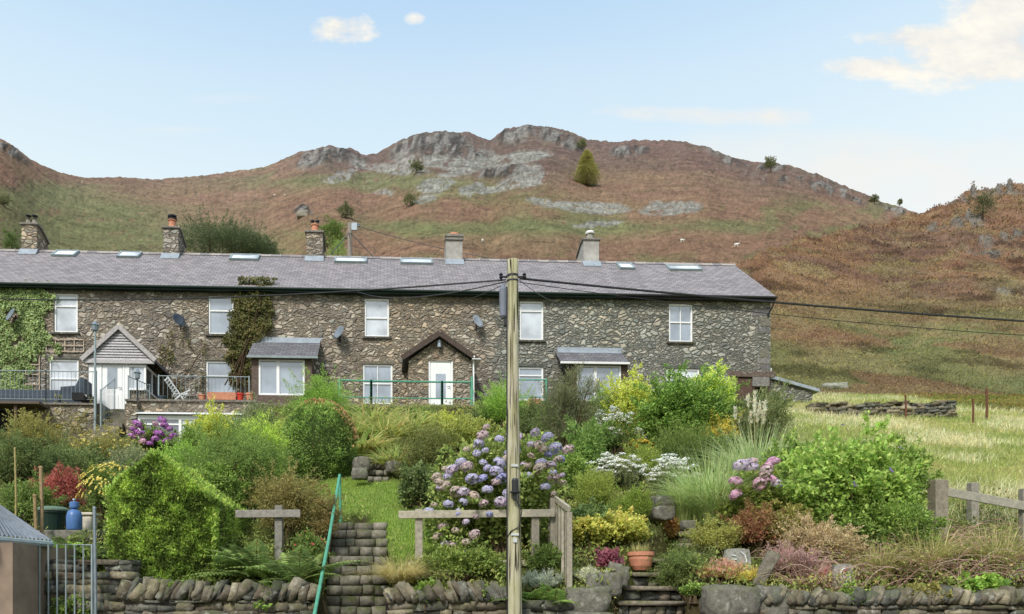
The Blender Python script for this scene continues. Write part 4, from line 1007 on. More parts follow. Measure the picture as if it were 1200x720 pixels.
# ================================================================== PLANTS
def unit(v): return v/np.maximum(np.linalg.norm(v, axis=-1, keepdims=True), 1e-9)
def leaf_arrays(p, d, nrm, L, Wd, col, curl=0.25, base=0.3):
    """pointed leaves folded along the midrib; p base points, d long axis, nrm face normal"""
    d = unit(d); s = unit(np.cross(d, nrm)); nn = np.cross(s, d)
    L = np.broadcast_to(L, (len(p),))[:, None]; Wd = np.broadcast_to(Wd, (len(p),))[:, None]
    m = p + d*L*0.45
    v = np.stack([p, m - s*Wd*0.5 + nn*Wd*curl, p + d*L - nn*L*0.12, m + s*Wd*0.5 + nn*Wd*curl], 1)
    n = len(p); i = np.arange(n)[:, None]*4
    F = np.concatenate([i+np.array([[0,1,2]]), i+np.array([[0,2,3]])], 0)
    C = np.repeat(col[:, None, :], 4, 1)
    return v.reshape(-1, 3), F, C.reshape(-1, 3)
class Bag:
    def __init__(s): s.V = []; s.F = []; s.C = []; s.n = 0
    def add(s, V, F, C): s.V.append(V); s.F.append(F+s.n); s.C.append(C); s.n += len(V)
    def build(s, name, mat, parent=None, **kw):
        return np_mesh(name, np.concatenate(s.V), np.concatenate(s.F), np.concatenate(s.C), mat, parent, **kw)
def pal(cols, t, rng, jit=0.18):
    cols = np.array(cols); t = np.clip(t, 0, 0.999)*(len(cols)-1); i = t.astype(int); f = (t-i)[:, None]
    c = cols[i]*(1-f) + cols[np.minimum(i+1, len(cols)-1)]*f
    c = c*.84 + (c@np.array([.3,.6,.1]))[:,None]*.16*np.array([1.08,1,.8])
    return 2.05*c*(1+(rng.random((len(t),1))-0.5)*2*jit)*(1+(rng.random((len(t),3))-0.5)*0.16)
def rdir(rng, n, zmin=-1.0):
    z = rng.uniform(zmin, 1, n); a = rng.uniform(0, 2*pi, n); r = np.sqrt(np.maximum(0, 1-z*z))
    return np.stack([r*np.cos(a), r*np.sin(a), z], -1)

def crown(rng, c, rx, ry, rz, n, leaf, cols, clump=0.34, ncl=None, upd=0.25, aspect=0.5, shape=1.0, droop=0.0, zmin=-0.55, fill=0.35, tonevar=0.5, gaps=0.0):
    """leaf clusters spread through an uneven ellipsoid; returns arrays and the clump centres"""
    R = (rx*ry*rz)**(1/3)
    ncl = ncl or int(np.clip(26*(1/clump)**1.2*0.32, 16, 120))
    u = rdir(rng, ncl, zmin)
    lob = 0.80 + 0.42*(fbm(u[:,0]*1.7+c[0], u[:,1]*1.7+c[1], u[:,2]*1.7, seed=int(rng.integers(1e6)))-0.5)*2
    rr = np.where(rng.random(ncl) < fill, rng.uniform(0.25, 0.7, ncl), rng.uniform(0.72, 0.95, ncl))*lob
    sc = np.array([rx, ry, rz])
    taper = np.where(u[:,2:3] > 0, 1 - (1-shape)*u[:,2:3], 1.0)
    cc = u*rr[:,None]*sc*np.concatenate([taper, taper, np.ones_like(taper)], 1)
    cr = R*clump*rng.uniform(0.55, 1.25, ncl)
    w = cr**2; k = rng.choice(ncl, n, p=w/w.sum())
    d = rdir(rng, n)
    rad = rng.random(n)**0.45
    p = cc[k] + d*(cr[k]*rad)[:,None]*np.array([1,1,0.85])
    # a third of the leaves fill the body between the clusters
    lo = rng.random(n) < 0.34
    v = rdir(rng, n, zmin); lb = 0.78 + 0.5*(fbm(v[:,0]*2.6+c[0], v[:,1]*2.6, v[:,2]*2.6+c[1], seed=int(rng.integers(1e6)))-0.5)*2
    tp = np.where(v[:,2:3] > 0, 1 - (1-shape)*v[:,2:3], 1.0)
    p2 = v*(lb*rng.uniform(.45,1.0,n)**.5)[:,None]*sc*np.concatenate([tp, tp, np.ones_like(tp)], 1)
    p = np.where(lo[:,None], p2, p)
    # long shoots that break the outline
    ns = max(6, int(n/260)); sh = rng.random(n) < 0.16; si = rng.integers(ns, size=n); su = rdir(rng, ns, -.15)
    so_ = su*sc*rng.uniform(.6,.95,(ns,1)); sd_ = unit(su + np.array([0,0,.35+upd]) + rng.normal(0,.35,(ns,3)))*R*rng.uniform(.25,.62,(ns,1))
    st_ = rng.random(n)[:,None]; p = np.where(sh[:,None], so_[si] + sd_[si]*st_ - np.array([0,0,.12])*R*st_**2 + rng.normal(0,leaf*.35,(n,3)), p)
    out = unit(p/sc)
    nrm = unit(out*0.7 + d*0.5 + np.array([0,0,0.55]) + rng.normal(0, 0.45, (n,3)))
    ax = unit(out*0.6 + d*0.5 + np.array([0,0,upd-droop]) + rng.normal(0, 0.5, (n,3)))
    L = leaf*rng.uniform(0.6, 1.3, n)
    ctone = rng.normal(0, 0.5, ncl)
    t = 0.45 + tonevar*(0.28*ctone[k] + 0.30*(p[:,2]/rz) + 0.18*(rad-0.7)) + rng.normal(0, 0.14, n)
    return p + np.array(c), ax, nrm, L, L*aspect, pal(cols, t, rng), cc + np.array(c)

def branches(rng, base, tips, r0, name, parent, col=S(84,70,52), bend=0.15):
    mb = MB(); mb.cur = col; base = np.array(base)
    for tp in tips:
        mid = base*0.5 + np.array(tp)*0.5 + rng.normal(0, bend, 3)*np.linalg.norm(np.array(tp)-base)*0.4
        b0 = base + rng.normal(0, 0.05, 3)*np.array([1,1,0])
        mb.tube([b0 - np.array([0,0,.08]), b0*0.6+mid*0.4, mid*0.7+np.array(tp)*0.3, tp], [r0, r0*.8, r0*.55, r0*.25], 5)
    return mb.build(name, M['twig'], parent)
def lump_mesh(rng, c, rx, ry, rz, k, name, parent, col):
    """solid dark hull painted as the shaded inside of a bush, blocking light leaks"""
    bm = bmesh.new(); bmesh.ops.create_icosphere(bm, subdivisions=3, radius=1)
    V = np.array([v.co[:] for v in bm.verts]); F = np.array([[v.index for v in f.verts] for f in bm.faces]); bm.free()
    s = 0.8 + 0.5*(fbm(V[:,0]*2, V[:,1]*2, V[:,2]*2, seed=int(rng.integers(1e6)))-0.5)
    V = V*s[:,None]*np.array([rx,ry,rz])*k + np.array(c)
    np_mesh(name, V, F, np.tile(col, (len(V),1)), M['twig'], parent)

SEED = [100]
LEAFK, NK = 0.74, 2.0
def shrub(label, cat, cx, top, base, w, cols, leaf=0.06, n=5000, kind='shrub', depth=0.8, core=0.72, stems=9, asp=0.5, mat='leaf', flowers=None, Y=None, group=None, ground_z=None, low=0.12, **kw):
    leaf *= LEAFK; n = int(n*NK); w *= 1.06; SEED[0] += 1; rng = np.random.default_rng(SEED[0])
    g = GP(cx, base) if Y is None else Vector(((cx-CX)/K*Y, Y, gz((cx-CX)/K*Y, Y)))
    if ground_z is not None: g.z = ground_z
    s = g.y/K
    rx = w/2*s; ztop = EYE + (CY-top)*s; h = max(ztop - g.z, 0.25); ry = rx*depth
    rz = h*(0.5+low/2); c = (g.x, g.y + ry*0.25, g.z + h - rz)
    e = empty(kind, g, label, cat, group)
    rx2, ry2, rz2 = rx*0.93, ry*0.93, rz*0.95
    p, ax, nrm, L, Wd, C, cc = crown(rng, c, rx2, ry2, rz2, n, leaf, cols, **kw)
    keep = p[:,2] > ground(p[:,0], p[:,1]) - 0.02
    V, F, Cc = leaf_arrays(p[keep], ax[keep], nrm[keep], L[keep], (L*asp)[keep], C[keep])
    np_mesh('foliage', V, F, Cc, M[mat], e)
    if core: lump_mesh(rng, c, rx2, ry2, rz2, core*.84, 'dark_core', e, np.array(cols[min(1,len(cols)-1)])*0.55)  # added dark core stands for the shaded inside, stops see-through
    tips = cc[rng.permutation(len(cc))[:stems]]
    branches(rng, g, tips, 0.018+0.012*h, 'stems', e)
    if flowers:
        fc, fs, fn, fmat = flowers
        u = rdir(rng, fn, -0.2); u[:,1] = -np.abs(u[:,1])*1.0 + 0.15*rng.random(fn)
        q = unit(u)*np.array([rx2,ry2,rz2])*rng.uniform(0.92,1.06,(fn,1)) + np.array(c)
        q = q[q[:,2] > g.z+0.05]
        b = Bag()
        for j in range(5):                       # five petals per bloom
            a = 2*pi*j/5 + rng.uniform(0,6.28)
            nn = unit(unit(q-np.array(c)) + np.array([0,-.4,.5])); s1 = unit(np.cross(nn, np.array([0,0,1.0]))); s2 = np.cross(nn, s1)
            dd = s1*math.cos(a) + s2*math.sin(a) + nn*0.35
            b.add(*leaf_arrays(q, dd, nn, fs*.7*rng.uniform(.7,1.2,len(q)), fs*0.5, pal(fc, rng.random(len(q)), rng, .1)/1.85))
        b.build('blossom', M['petal'], e)
    return e, np.array(c), (rx2, ry2, rz2), rng

def blades(rng, base, n, L, Wd, cols, spread, lean=0.6, seg=4, arch=1.0, r0=0.15, up=1.0):
    """arching strap leaves from a tuft; base (3) or array (n,3)"""
    b = np.asarray(base, 'f8'); b = np.broadcast_to(b, (n,3)) if b.ndim == 1 else b
    a = rng.uniform(0, 2*pi, n); rr = r0*np.sqrt(rng.random(n))
    p0 = b + np.stack([rr*np.cos(a), rr*np.sin(a), 0*a], -1)
    a2 = a + rng.normal(0, 0.5, n)
    out = np.stack([np.cos(a2), np.sin(a2), 0*a2], -1)
    ln = (lean*rng.uniform(0.2, 1.2, n))[:,None]; Ls = (L*rng.uniform(0.55, 1.15, n))[:,None]
    side = np.stack([-np.sin(a2+rng.normal(0,.6,n)), np.cos(a2), 0*a2], -1)
    W_ = (np.broadcast_to(Wd, (n,))*rng.uniform(.7,1.3,n))[:,None]
    vs = []; 
    for k in range(seg+1):
        t = k/seg
        q = p0 + np.array([0,0,1.0])*Ls*(t*up - arch*ln*t**2.2*0.75) + out*Ls*(ln*t**1.5*spread)
        wk = W_*(1-t**1.6)*(0.75+0.5*min(t*3,1))
        vs += [q - side*wk*0.5, q + side*wk*0.5]
    V = np.stack(vs, 1); m = 2*(seg+1)
    i = np.arange(n)[:,None]*m
    F = np.concatenate([i + np.array([[2*k, 2*k+1, 2*k+3, 2*k+2]]) for k in range(seg)], 0)
    C = np.repeat(pal(cols, rng.random(n)*0.9+0.05, rng)[:,None,:], m, 1)
    return V.reshape(-1,3), F, C.reshape(-1,3)

def grass_clump(label, cat, cx, top, base, w, cols, n=500, Wd=0.012, kind='ornamental_grass', spread=1.0, lean=0.7, plumes=0, group=None, Y=None, r0=None, mat='leaf'):
    SEED[0] += 1; rng = np.random.default_rng(SEED[0])
    g = GP(cx, base) if Y is None else Vector(((cx-CX)/K*Y, Y, gz((cx-CX)/K*Y, Y)))
    s = g.y/K; L = ((base-top)*s)*1.12
    e = empty(kind, g, label, cat, group)
    sp = spread*(w/2*s)/max(L*0.6, .05)
    b = Bag(); b.add(*blades(rng, g, int(n*1.5), L, Wd*.8, cols, sp*1.25, lean*1.15, 6, 1.0, r0 if r0 else w*s*0.24)); b.build('blades', M[mat], e)
    if plumes:
        mb = MB(); mb.cur = S(150,140,96); tips = []
        for i in range(plumes):
            a = rng.uniform(0, 2*pi); r = rng.uniform(0, w*s*.28); tp = Vector((g.x+math.cos(a)*r, g.y+math.sin(a)*r, g.z+L*rng.uniform(.95,1.2))); tips.append(tp)
            mb.tube([g, (Vector(g)*.5+tp*.5)+Vector((0,0,.1)), tp], [.006,.005,.003], 4)
        mb.build('stems', M['twig'], e)
        b = Bag()
        for tp in tips:
            m = 60; tt = rng.random(m)*0.28; pp = np.array(tp) + np.stack([rng.normal(0,.012,m), rng.normal(0,.012,m), -tt+.06], -1)
            b.add(*leaf_arrays(pp, rng.normal(0,.35,(m,3))+np.array([.1,0,1]), rng.normal(0,1,(m,3)), .09, .012, pal([S(186,168,146), S(206,192,170)], rng.random(m), rng)))
        b.build('plumes', M['dry'], e)
    return e

def fern(label, cx, top, base, w, cols, nf=16, group='ferns in the garden', Y=None):
    SEED[0] += 1; rng = np.random.default_rng(SEED[0])
    g = GP(cx, base) if Y is None else Vector(((cx-CX)/K*Y, Y, gz((cx-CX)/K*Y, Y)))
    s = g.y/K; Lm = math.hypot((base-top)*s, w*s*.42)
    e = empty('fern', g, label, 'fern', group)
    fronds = Bag(); rach = MB(); rach.cur = S(96,92,50)
    for i in range(nf):
        a = rng.uniform(0, 2*pi); L = Lm*rng.uniform(.65,1.08); el = rng.uniform(.45,1.2)
        out = np.array([math.cos(a), math.sin(a), 0]); m = 22
        t = np.linspace(0, 1, m)[:,None]
        q = np.array(g) + out*L*(t*math.cos(el) + .22*t*t) + np.array([0,0,1])*L*(t*math.sin(el)*1.05 - .42*t**2.2)
        tan = np.gradient(q, axis=0); tan = unit(tan); side = unit(np.cross(tan, np.array([0,0,1.0])))
        rach.tube([q[j] for j in range(0, m, 5)] + [q[-1]], [.006,.005,.004,.003,.002,.001][:len(range(0,m,5))+1], 4, cap=False)
        tt = t[3:,0]; wd = L*.24*np.sin(np.clip(tt*1.05,0,1)**.7*pi*.93+.1)
        col = pal(cols, np.full(len(tt), rng.uniform(.1,.9)), rng)
        for sg in (-1, 1):
            d = side[3:]*sg + tan[3:]*.35 + np.array([0,0,-.15]); nn = np.cross(side[3:], tan[3:]) + rng.normal(0,.2,(len(tt),3))
            fronds.add(*leaf_arrays(q[3:], d, nn, wd*rng.uniform(.85,1.1,len(tt)), L*.042, col, .1))
    rach.build('stalks', M['twig'], e); fronds.build('fronds', M['leaf'], e)
    return e

# hydrangea mopheads: each head is a part of its bush
_heads = {}
def head_mesh(key, cols, mat='petal'):
    if key in _heads: return _heads[key]
    rng = np.random.default_rng(sum(ord(q)*(i+3) for i, q in enumerate(key)))
    n = 90; u = rdir(rng, n, -.55); p = u*np.array([1,1,.82])*(.86+.14*rng.random((n,1)))
    b = Bag(); s1 = unit(np.cross(u, np.array([.3,.2,1.0]))); s2 = np.cross(u, s1); col = pal(cols, rng.random(n), rng, .12)/1.7
    for j in range(4):
        a = pi/2*j
        d = s1*math.cos(a) + s2*math.sin(a) + u*.15
        b.add(*leaf_arrays(p, d, u, .27, .25, col*(0.9+.2*rng.random((n,1))), .05))
    o = b.build('flower_head', M[mat]); me = o.data; bpy.data.objects.remove(o); _heads[key] = me
    return me
def heads_on(e, pts, r, kinds, rng, name='flower_head'):
    for i, p in enumerate(pts):
        k = kinds[int(rng.integers(len(kinds)))]
        o = link(name, _heads[k], e); o.location = Vector(p) - Vector(e.location)
        q = r*rng.uniform(.6, 1.22); o.scale = (q, q, q*rng.uniform(.8,1)); o.rotation_euler = (rng.uniform(-.4,.4)+.3, rng.uniform(-.4,.4), rng.uniform(0,6.28))
head_mesh('lav', [S(176,172,204), S(192,186,214), S(162,160,200)]); head_mesh('lil', [S(190,174,200), S(204,188,210), S(176,160,194)]); head_mesh('mau', [S(190,164,174), S(204,182,186), S(172,146,158)])
head_mesh('fade', [S(186,168,158), S(198,182,168), S(162,140,132)]); head_mesh('blu', [S(148,152,204), S(168,170,216)]); head_mesh('pur', [S(164,88,172), S(190,120,196), S(140,70,150)]); head_mesh('pin', [S(206,150,190), S(224,176,206), S(190,130,170)])

G1 = [S(48,64,26), S(84,108,40), S(120,146,54), S(150,170,72)]
MID = [S(46,60,26), S(78,98,42), S(104,126,52), S(134,150,66)]
OLV = [S(80,80,40), S(112,110,52), S(140,132,64), S(164,154,84)]
YEL = [S(84,96,30), S(138,148,42), S(180,186,60), S(206,206,84)]
DRK = [S(52,66,36), S(76,92,48), S(98,112,60), S(122,132,78)]
BRI = [S(60,88,28), S(96,132,40), S(130,162,52), S(160,186,74)]
GOLD = [S(120,112,36), S(170,150,44), S(200,174,56), S(216,192,84)]
GREY = [S(74,84,58), S(102,112,76), S(126,132,92), S(148,150,114)]
RED = [S(96,44,42), S(134,62,60), S(156,82,74), S(172,104,86)]

# ------------------------------------------------------------------ clipped hedge with the gabled front
def clipped(label, kind, pts_fn, n, leaf, cols, mat='leaf', asp=0.45, core=None, loc=None, cat='hedge'):
    SEED[0] += 1; rng = np.random.default_rng(SEED[0])
    p, nrm = pts_fn(rng, n)
    bump = fbm(p[:,0]*5, p[:,1]*5, p[:,2]*5, seed=SEED[0]) - .5
    p = p + nrm*(bump*.11 - .07*rng.random(len(p))**.7)[:,None]
    d = unit(nrm*.7 + np.array([0,0,.6]) + rng.normal(0,.5,p.shape)); nn = unit(nrm*.6 + np.array([0,-.1,.5]) + rng.normal(0,.5,p.shape))
    t = .36 + bump*1.6 + .22*nrm[:,2] + rng.normal(0,.18,len(p))  # upward facets painted lighter, as the sky lights the hedge top
    C = pal(cols, t, rng)
    thin = fbm(p[:,0]*2.1+9, p[:,1]*2.1, p[:,2]*1.6, seed=77)
    bare = (thin > .70)[:,None]; C = np.where(bare & (rng.random((len(p),1)) < .6), np.array(S(104,88,62))*(.7+.6*rng.random((len(p),1))), C)
    e = empty(kind, loc, label, cat)
    L = leaf*rng.uniform(.6,1.3,len(p))
    np_mesh('foliage', *leaf_arrays(p, d, nn, L, L*asp, C), M[mat], e)
    if core: core(e)
    return e
hb = GP(190, 690); hb = Vector(((190-CX)/K*12.0, 12.0, gz(-4.1, 12.0)))
sH = 12.0/K; x0, x1, xa = (126-CX)*sH, (254-CX)*sH, (186-CX)*sH
zb_, zs_l, zs_r, za_ = EYE+(CY-690)*sH, EYE+(CY-578)*sH, EYE+(CY-586)*sH, EYE+(CY-531)*sH
yf, yb = 11.75, 14.6
def hedge_pts(rng, n):
    P_, N_ = [], []
    def fac(m, fn, nv): 
        a, b = rng.random(m), rng.random(m); P_.append(fn(a, b)); N_.append(np.tile(np.array(nv, 'f8'), (m,1)))
    m = int(n*.5); a, b = rng.random(m), rng.random(m); x = x0+(x1-x0)*a
    roof = np.where(x < xa, zs_l+(za_-zs_l)*(x-x0)/(xa-x0), zs_r+(za_-zs_r)*(x1-x)/(x1-xa))
    rnd = .10*np.abs(2*a-1)**4
    P_.append(np.stack([x, yf+rnd*3, zb_+(roof-zb_)*b], -1)); N_.append(np.tile(np.array([0,-1.0,.1]), (m,1)))
    ls = Vector((xa-x0, 0, za_-zs_l)); rs = Vector((x1-xa, 0, zs_r-za_))
    fac(int(n*.13), lambda a,b: np.stack([x0+(xa-x0)*a, yf+(yb-yf)*b, zs_l+(za_-zs_l)*a], -1), unit(np.array([-(za_-zs_l), -.1, xa-x0])))
    fac(int(n*.15), lambda a,b: np.stack([xa+(x1-xa)*a, yf+(yb-yf)*b, za_+(zs_r-za_)*a], -1), unit(np.array([za_-zs_r, -.1, x1-xa])))
    fac(int(n*.14), lambda a,b: np.stack([x1+0*a, yf+.1+(yb-yf)*a, zb_+(zs_r-zb_)*b], -1), (1,0,.1))
    fac(int(n*.08), lambda a,b: np.stack([x0+0*a, yf+.1+(yb-yf)*a, zb_+(zs_l-zb_)*b], -1), (-1,0,.1))
    return np.concatenate(P_), np.concatenate(N_)
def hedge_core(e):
    mb = MB(); mb.cur = S(66,72,34); q = .22  # solid dark core closes the gaps, coloured as the shaded inside
    mb.prism([(x0+q,zb_+.05),(x1-q,zb_+.05),(x1-q,zs_r-q),(xa,za_-q*1.3),(x0+q,zs_l-q)], 1, yf+.14, yb-.1); mb.build('dark_core', M['twig'], e)
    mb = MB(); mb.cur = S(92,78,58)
    for i in range(9): 
        xx = x0+.3+(x1-x0-.6)*i/8; mb.tube([(xx,yf+.4,zb_-.5),(xx+random.uniform(-.1,.1),yf+.3,zb_+.25)], .03, 5)
    mb.build('stems', M['twig'], e)
random.seed(4)
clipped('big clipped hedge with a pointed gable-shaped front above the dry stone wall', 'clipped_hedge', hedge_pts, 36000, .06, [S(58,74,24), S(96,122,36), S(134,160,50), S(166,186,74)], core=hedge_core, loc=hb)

# round clipped shrub with reddish flowers along its top
def dome_pts(c, rx, ry, rz, zmin=-.9, pw=.75):
    def f(rng, n):
        u = rdir(rng, n, zmin); q = np.sign(u)*np.abs(u)**pw; q = q/np.max(np.abs(q)**1, axis=1, keepdims=True)*np.maximum(np.max(np.abs(u),axis=1,keepdims=True), .0)
        return q*np.array([rx,ry,rz])+np.array(c), unit(u/np.array([rx,ry,rz]))
    return f
g = GP(368, 566); s = g.y/K
c = (g.x, g.y+.9, EYE+(CY-515)*s); R3 = (45*s, 40*s, 54*s)
def core2(e): lump_mesh(np.random.default_rng(3), c, *R3, .98, 'dark_core', e, np.array(S(60,76,34)))
e = clipped('large rounded dark green clipped shrub edged on top with russet flowers', 'clipped_shrub', dome_pts(c, *R3), 22000, .055, [S(60,80,32), S(92,120,46), S(120,148,60), S(146,170,78)], core=core2, loc=g, cat='shrub')
rng = np.random.default_rng(8); u = rdir(rng, 700, .2); a = rng.uniform(-.1, 1.15, 700)+rng.normal(0,.05,700); q = np.stack([np.sin(a*1.6-.4), -.25*np.abs(rng.normal(0,1,700)), np.cos(a*1.6-.4)], -1); q = unit(q)*np.array(R3)*1.03 + np.array(c)
np_mesh('blossom', *leaf_arrays(q, rng.normal(0,1,(700,3))+np.array([0,0,.6]), rng.normal(0,1,(700,3)), .09, .06, pal([S(150,98,66), S(160,120,84), S(120,116,60), S(110,120,54)], rng.random(700), rng)), M['petal'], e)

# ------------------------------------------------------------------ the bushes, from the ivy end along
shrub('broad olive shrub with scattered yellow flowers below the patio store', 'shrub', 72, 470, 522, 128, OLV, .075, 6000, depth=.6, flowers=([S(226,196,40), S(214,180,60)], .05, 45, 0))
shrub('dark feathery shrub beside the frame edge with tall drooping sprays', 'shrub', 14, 497, 585, 84, DRK, .10, 5000, asp=.22, depth=.7, droop=.3, mat='needle')
shrub('yellow-flowered bush next to the purple hydrangea', 'flowering shrub', 122, 498, 562, 92, OLV, .06, 5500, flowers=([S(220,196,70), S(230,212,110)], .06, 150, 0))
shrub('small bush covered in pale yellow flowers behind the gabled hedge', 'flowering shrub', 126, 540, 606, 74, MID, .06, 4500, flowers=([S(222,202,70), S(232,216,110)], .07, 170, 0))
shrub('grey-green shrub under the purple hydrangea heads', 'shrub', 152, 516, 575, 66, GREY, .06, 3500)
e, c, r3, rng = shrub('hydrangea with bright purple heads in front of the garden room glass', 'hydrangea', 178, 492, 548, 62, MID, .11, 1500, kind='hydrangea', asp=.62)
pts = [P(px, py, c[1]-r3[1]*.9) for px, py in ((156,503),(162,498),(155,511),(166,509),(182,497),(193,499),(199,503),(186,508),(196,517),(203,511),(176,520),(168,518),(190,493),(183,515),(160,506))]
heads_on(e, pts, .14, ['pur','pur','pin'], rng)
shrub('red-leaved Japanese maple above the blue bottle', 'maple', 62, 547, 603, 74, RED, .08, 3200, kind='japanese_maple', asp=.3, depth=.7, clump=.3, droop=.2, core=.45)
shrub('small orange-flowered plant between the red maple and yellow bush', 'flowering plant', 98, 548, 575, 24, [S(150,80,30), S(206,110,40), S(220,140,60)], .06, 600)
shrub('dense mixed green bush behind the red maple', 'shrub', 95, 522, 575, 86, DRK, .075, 4500)
shrub('low brownish-green shrub under the red maple at the fence stakes', 'shrub', 30, 560, 625, 70, MID, .09, 4000, asp=.28)
fern('tall fern clump beside the green bin', 60, 592, 655, 92, [S(62,74,34), S(96,108,52), S(120,126,66)], 20)
fern('dark fern behind the metal gate', 104, 615, 668, 60, [S(50,66,32), S(84,104,50)], 14)
shrub('broad-leaved bergenia clump behind the metal gate', 'bergenia', 58, 640, 700, 62, BRI, .17, 700, kind='bergenia', asp=.75, core=.5, Y=12.4)
shrub('patch of large green leaves by the tall galvanised post', 'plant', 96, 640, 690, 44, MID, .13, 700, kind='leafy_plant', asp=.7, Y=12.5)
shrub('yellow-green leafy shrub just beside the garden room', 'shrub', 248, 474, 540, 66, YEL, .085, 4500)
shrub('feathery mid-green bush sloping behind the gabled hedge', 'shrub', 272, 488, 606, 150, [S(62,80,36), S(90,112,50), S(112,136,60), S(140,158,84)], .085, 12000, asp=.2, mat='needle', depth=.6)
shrub('bright lime conifer bush leaning against the rounded clipped shrub', 'conifer', 306, 484, 575, 62, [S(96,118,34), S(130,158,46), S(160,184,62), S(182,200,84)], .09, 6000, kind='conifer_bush', asp=.18, mat='needle')
shrub('light green bush in front of the slate bay', 'shrub', 373, 428, 512, 92, BRI, .07, 8500, asp=.3)
shrub('brownish green spiraea behind the wooden cross fence', 'shrub', 336, 540, 640, 96, [S(76,70,38), S(110,100,52), S(134,124,66), S(150,146,84)], .065, 6500, asp=.35)
shrub('brown twiggy bush spilling beside the green handrail', 'shrub', 382, 570, 645, 40, [S(90,76,46), S(120,106,60), S(136,128,74)], .06, 1800, asp=.35)
fern('broad fern at the foot of the wooden cross fence', 300, 604, 684, 96, [S(70,88,40), S(104,126,56), S(130,146,74)], 22)
fern('fern spilling over the coping near the green handrail', 350, 612, 690, 90, [S(64,80,36), S(98,118,52), S(122,140,70)], 20)
fern('fern in the shade beside the gabled hedge', 262, 596, 680, 60, [S(54,72,34), S(86,108,50)], 14)
fern('small low fern under the wooden cross fence', 325, 650, 695, 60, [S(76,96,44), S(116,138,62)], 12)
shrub('low flowering weeds with one red bloom by the handrail', 'plant', 365, 620, 672, 46, MID, .06, 1500, kind='leafy_plant', flowers=([S(200,50,70), S(210,70,90)], .05, 8, 0))
for row in (('wide olive-green shrub under the patio edge by the frame side', 34, 478, 545, 92, OLV, .07, 4000),
    ('mid-green rounded shrub between the fern clump and the grey-green shrub', 148, 545, 612, 60, MID, .07, 3500),
    ('bushy dark shrub directly behind the red-leaved maple', 66, 512, 570, 90, DRK, .075, 4000),
    ('soft green shrub just above the peak of the gabled hedge', 212, 514, 580, 74, BRI, .07, 4200),
    ('pale green shrub leaning on the garden room frame corner', 226, 494, 550, 50, G1, .07, 2600),
    ('light feathery shrub filling the slope above the gabled hedge shoulder', 252, 530, 615, 80, G1, .07, 4500),
    ('thin grey-stemmed shrub in front of the potted patio wall', 300, 462, 520, 50, GREY, .07, 1800),
    ('low green shrub between the bright lime conifer and the patio wall', 300, 480, 540, 70, MID, .07, 3000),
    ('small yellow-green bush near the stone porch steps', 520, 476, 512, 44, YEL, .06, 1600),
    ('low dark bush between the cypress bush and the stone porch', 566, 470, 512, 44, DRK, .06, 1800),
    ('tumbling green shrub between the tall grey-green shrub and the pole', 645, 470, 540, 50, MID, .07, 2400),
    ('broad pale green bush under the fresh pinnate shrub', 664, 520, 590, 66, G1, .08, 3000),
    ('green bush wedged between the dark heath bush and plumed grass', 850, 500, 566, 60, MID, .08, 3000),
    ('mixed leafy bush on the meadow side of the plumed grass', 930, 512, 600, 84, G1, .10, 3200),
    ('dense green bush below the big loose leafy shrub', 1010, 580, 650, 110, G1, .09, 2600),
    ('greenish tan bush between the red-tinted shrub and spiraea', 925, 585, 655, 64, OLV, .07, 3000),
    ('weedy green growth at the post of the meadow fence', 1070, 580, 660, 76, G1, .08, 2600)):
    shrub(row[0], 'shrub', *row[1:8])
# strappy day lilies on the upper bank
for (cx, top, base, w, lab) in ((424,499,538,58,'tuft of arching daylily leaves beside the upper garden steps'), (452,482,524,64,'pale daylily tuft under the green railing'), (413,486,524,54,'daylily tuft touching the rounded clipped shrub'), (480,474,516,60,'yellowing daylily tuft in front of the stone porch'), (440,474,506,74,'reddish daylily tuft along the foot of the green railing'), (463,514,556,54,'low daylily tuft above the upper garden steps')):
    grass_clump(lab, 'daylily', cx, top, base, w, [S(92,114,46), S(124,142,60), S(168,168,96), S(160,124,76)], 260, .055, 'daylily', 1.1, .9, group='daylily tufts on the upper bank')
shrub('dark green rounded shrub between the upper steps and the big hydrangea', 'shrub', 500, 490, 570, 80, [S(58,64,32), S(88,94,44), S(112,116,56), S(134,136,76)], .06, 6000, asp=.4)
shrub('small leafy shrub by the stone porch door', 'shrub', 492, 474, 505, 44, MID, .07, 1800)
shrub('row of yellow-edged euonymus bushes below the stone porch', 'shrub', 545, 484, 540, 92, [S(70,84,34), S(110,124,48), S(156,158,70), S(190,184,96)], .075, 6000, depth=.5)
shrub('bright green feathery cypress bush hugging the wooden pole', 'conifer', 590, 444, 512, 84, [S(70,96,30), S(104,140,42), S(134,168,54), S(156,184,76)], .085, 7000, kind='conifer_bush', asp=.2, mat='needle', shape=.7)
shrub('dark rounded bush behind the pole under the ground floor window', 'shrub', 626, 466, 520, 44, DRK, .065, 3200)
shrub('leafy shrub at the near flank of the big hydrangea', 'shrub', 494, 540, 600, 62, [S(52,66,36), S(88,104,56), S(118,130,74)], .09, 2600, asp=.6)
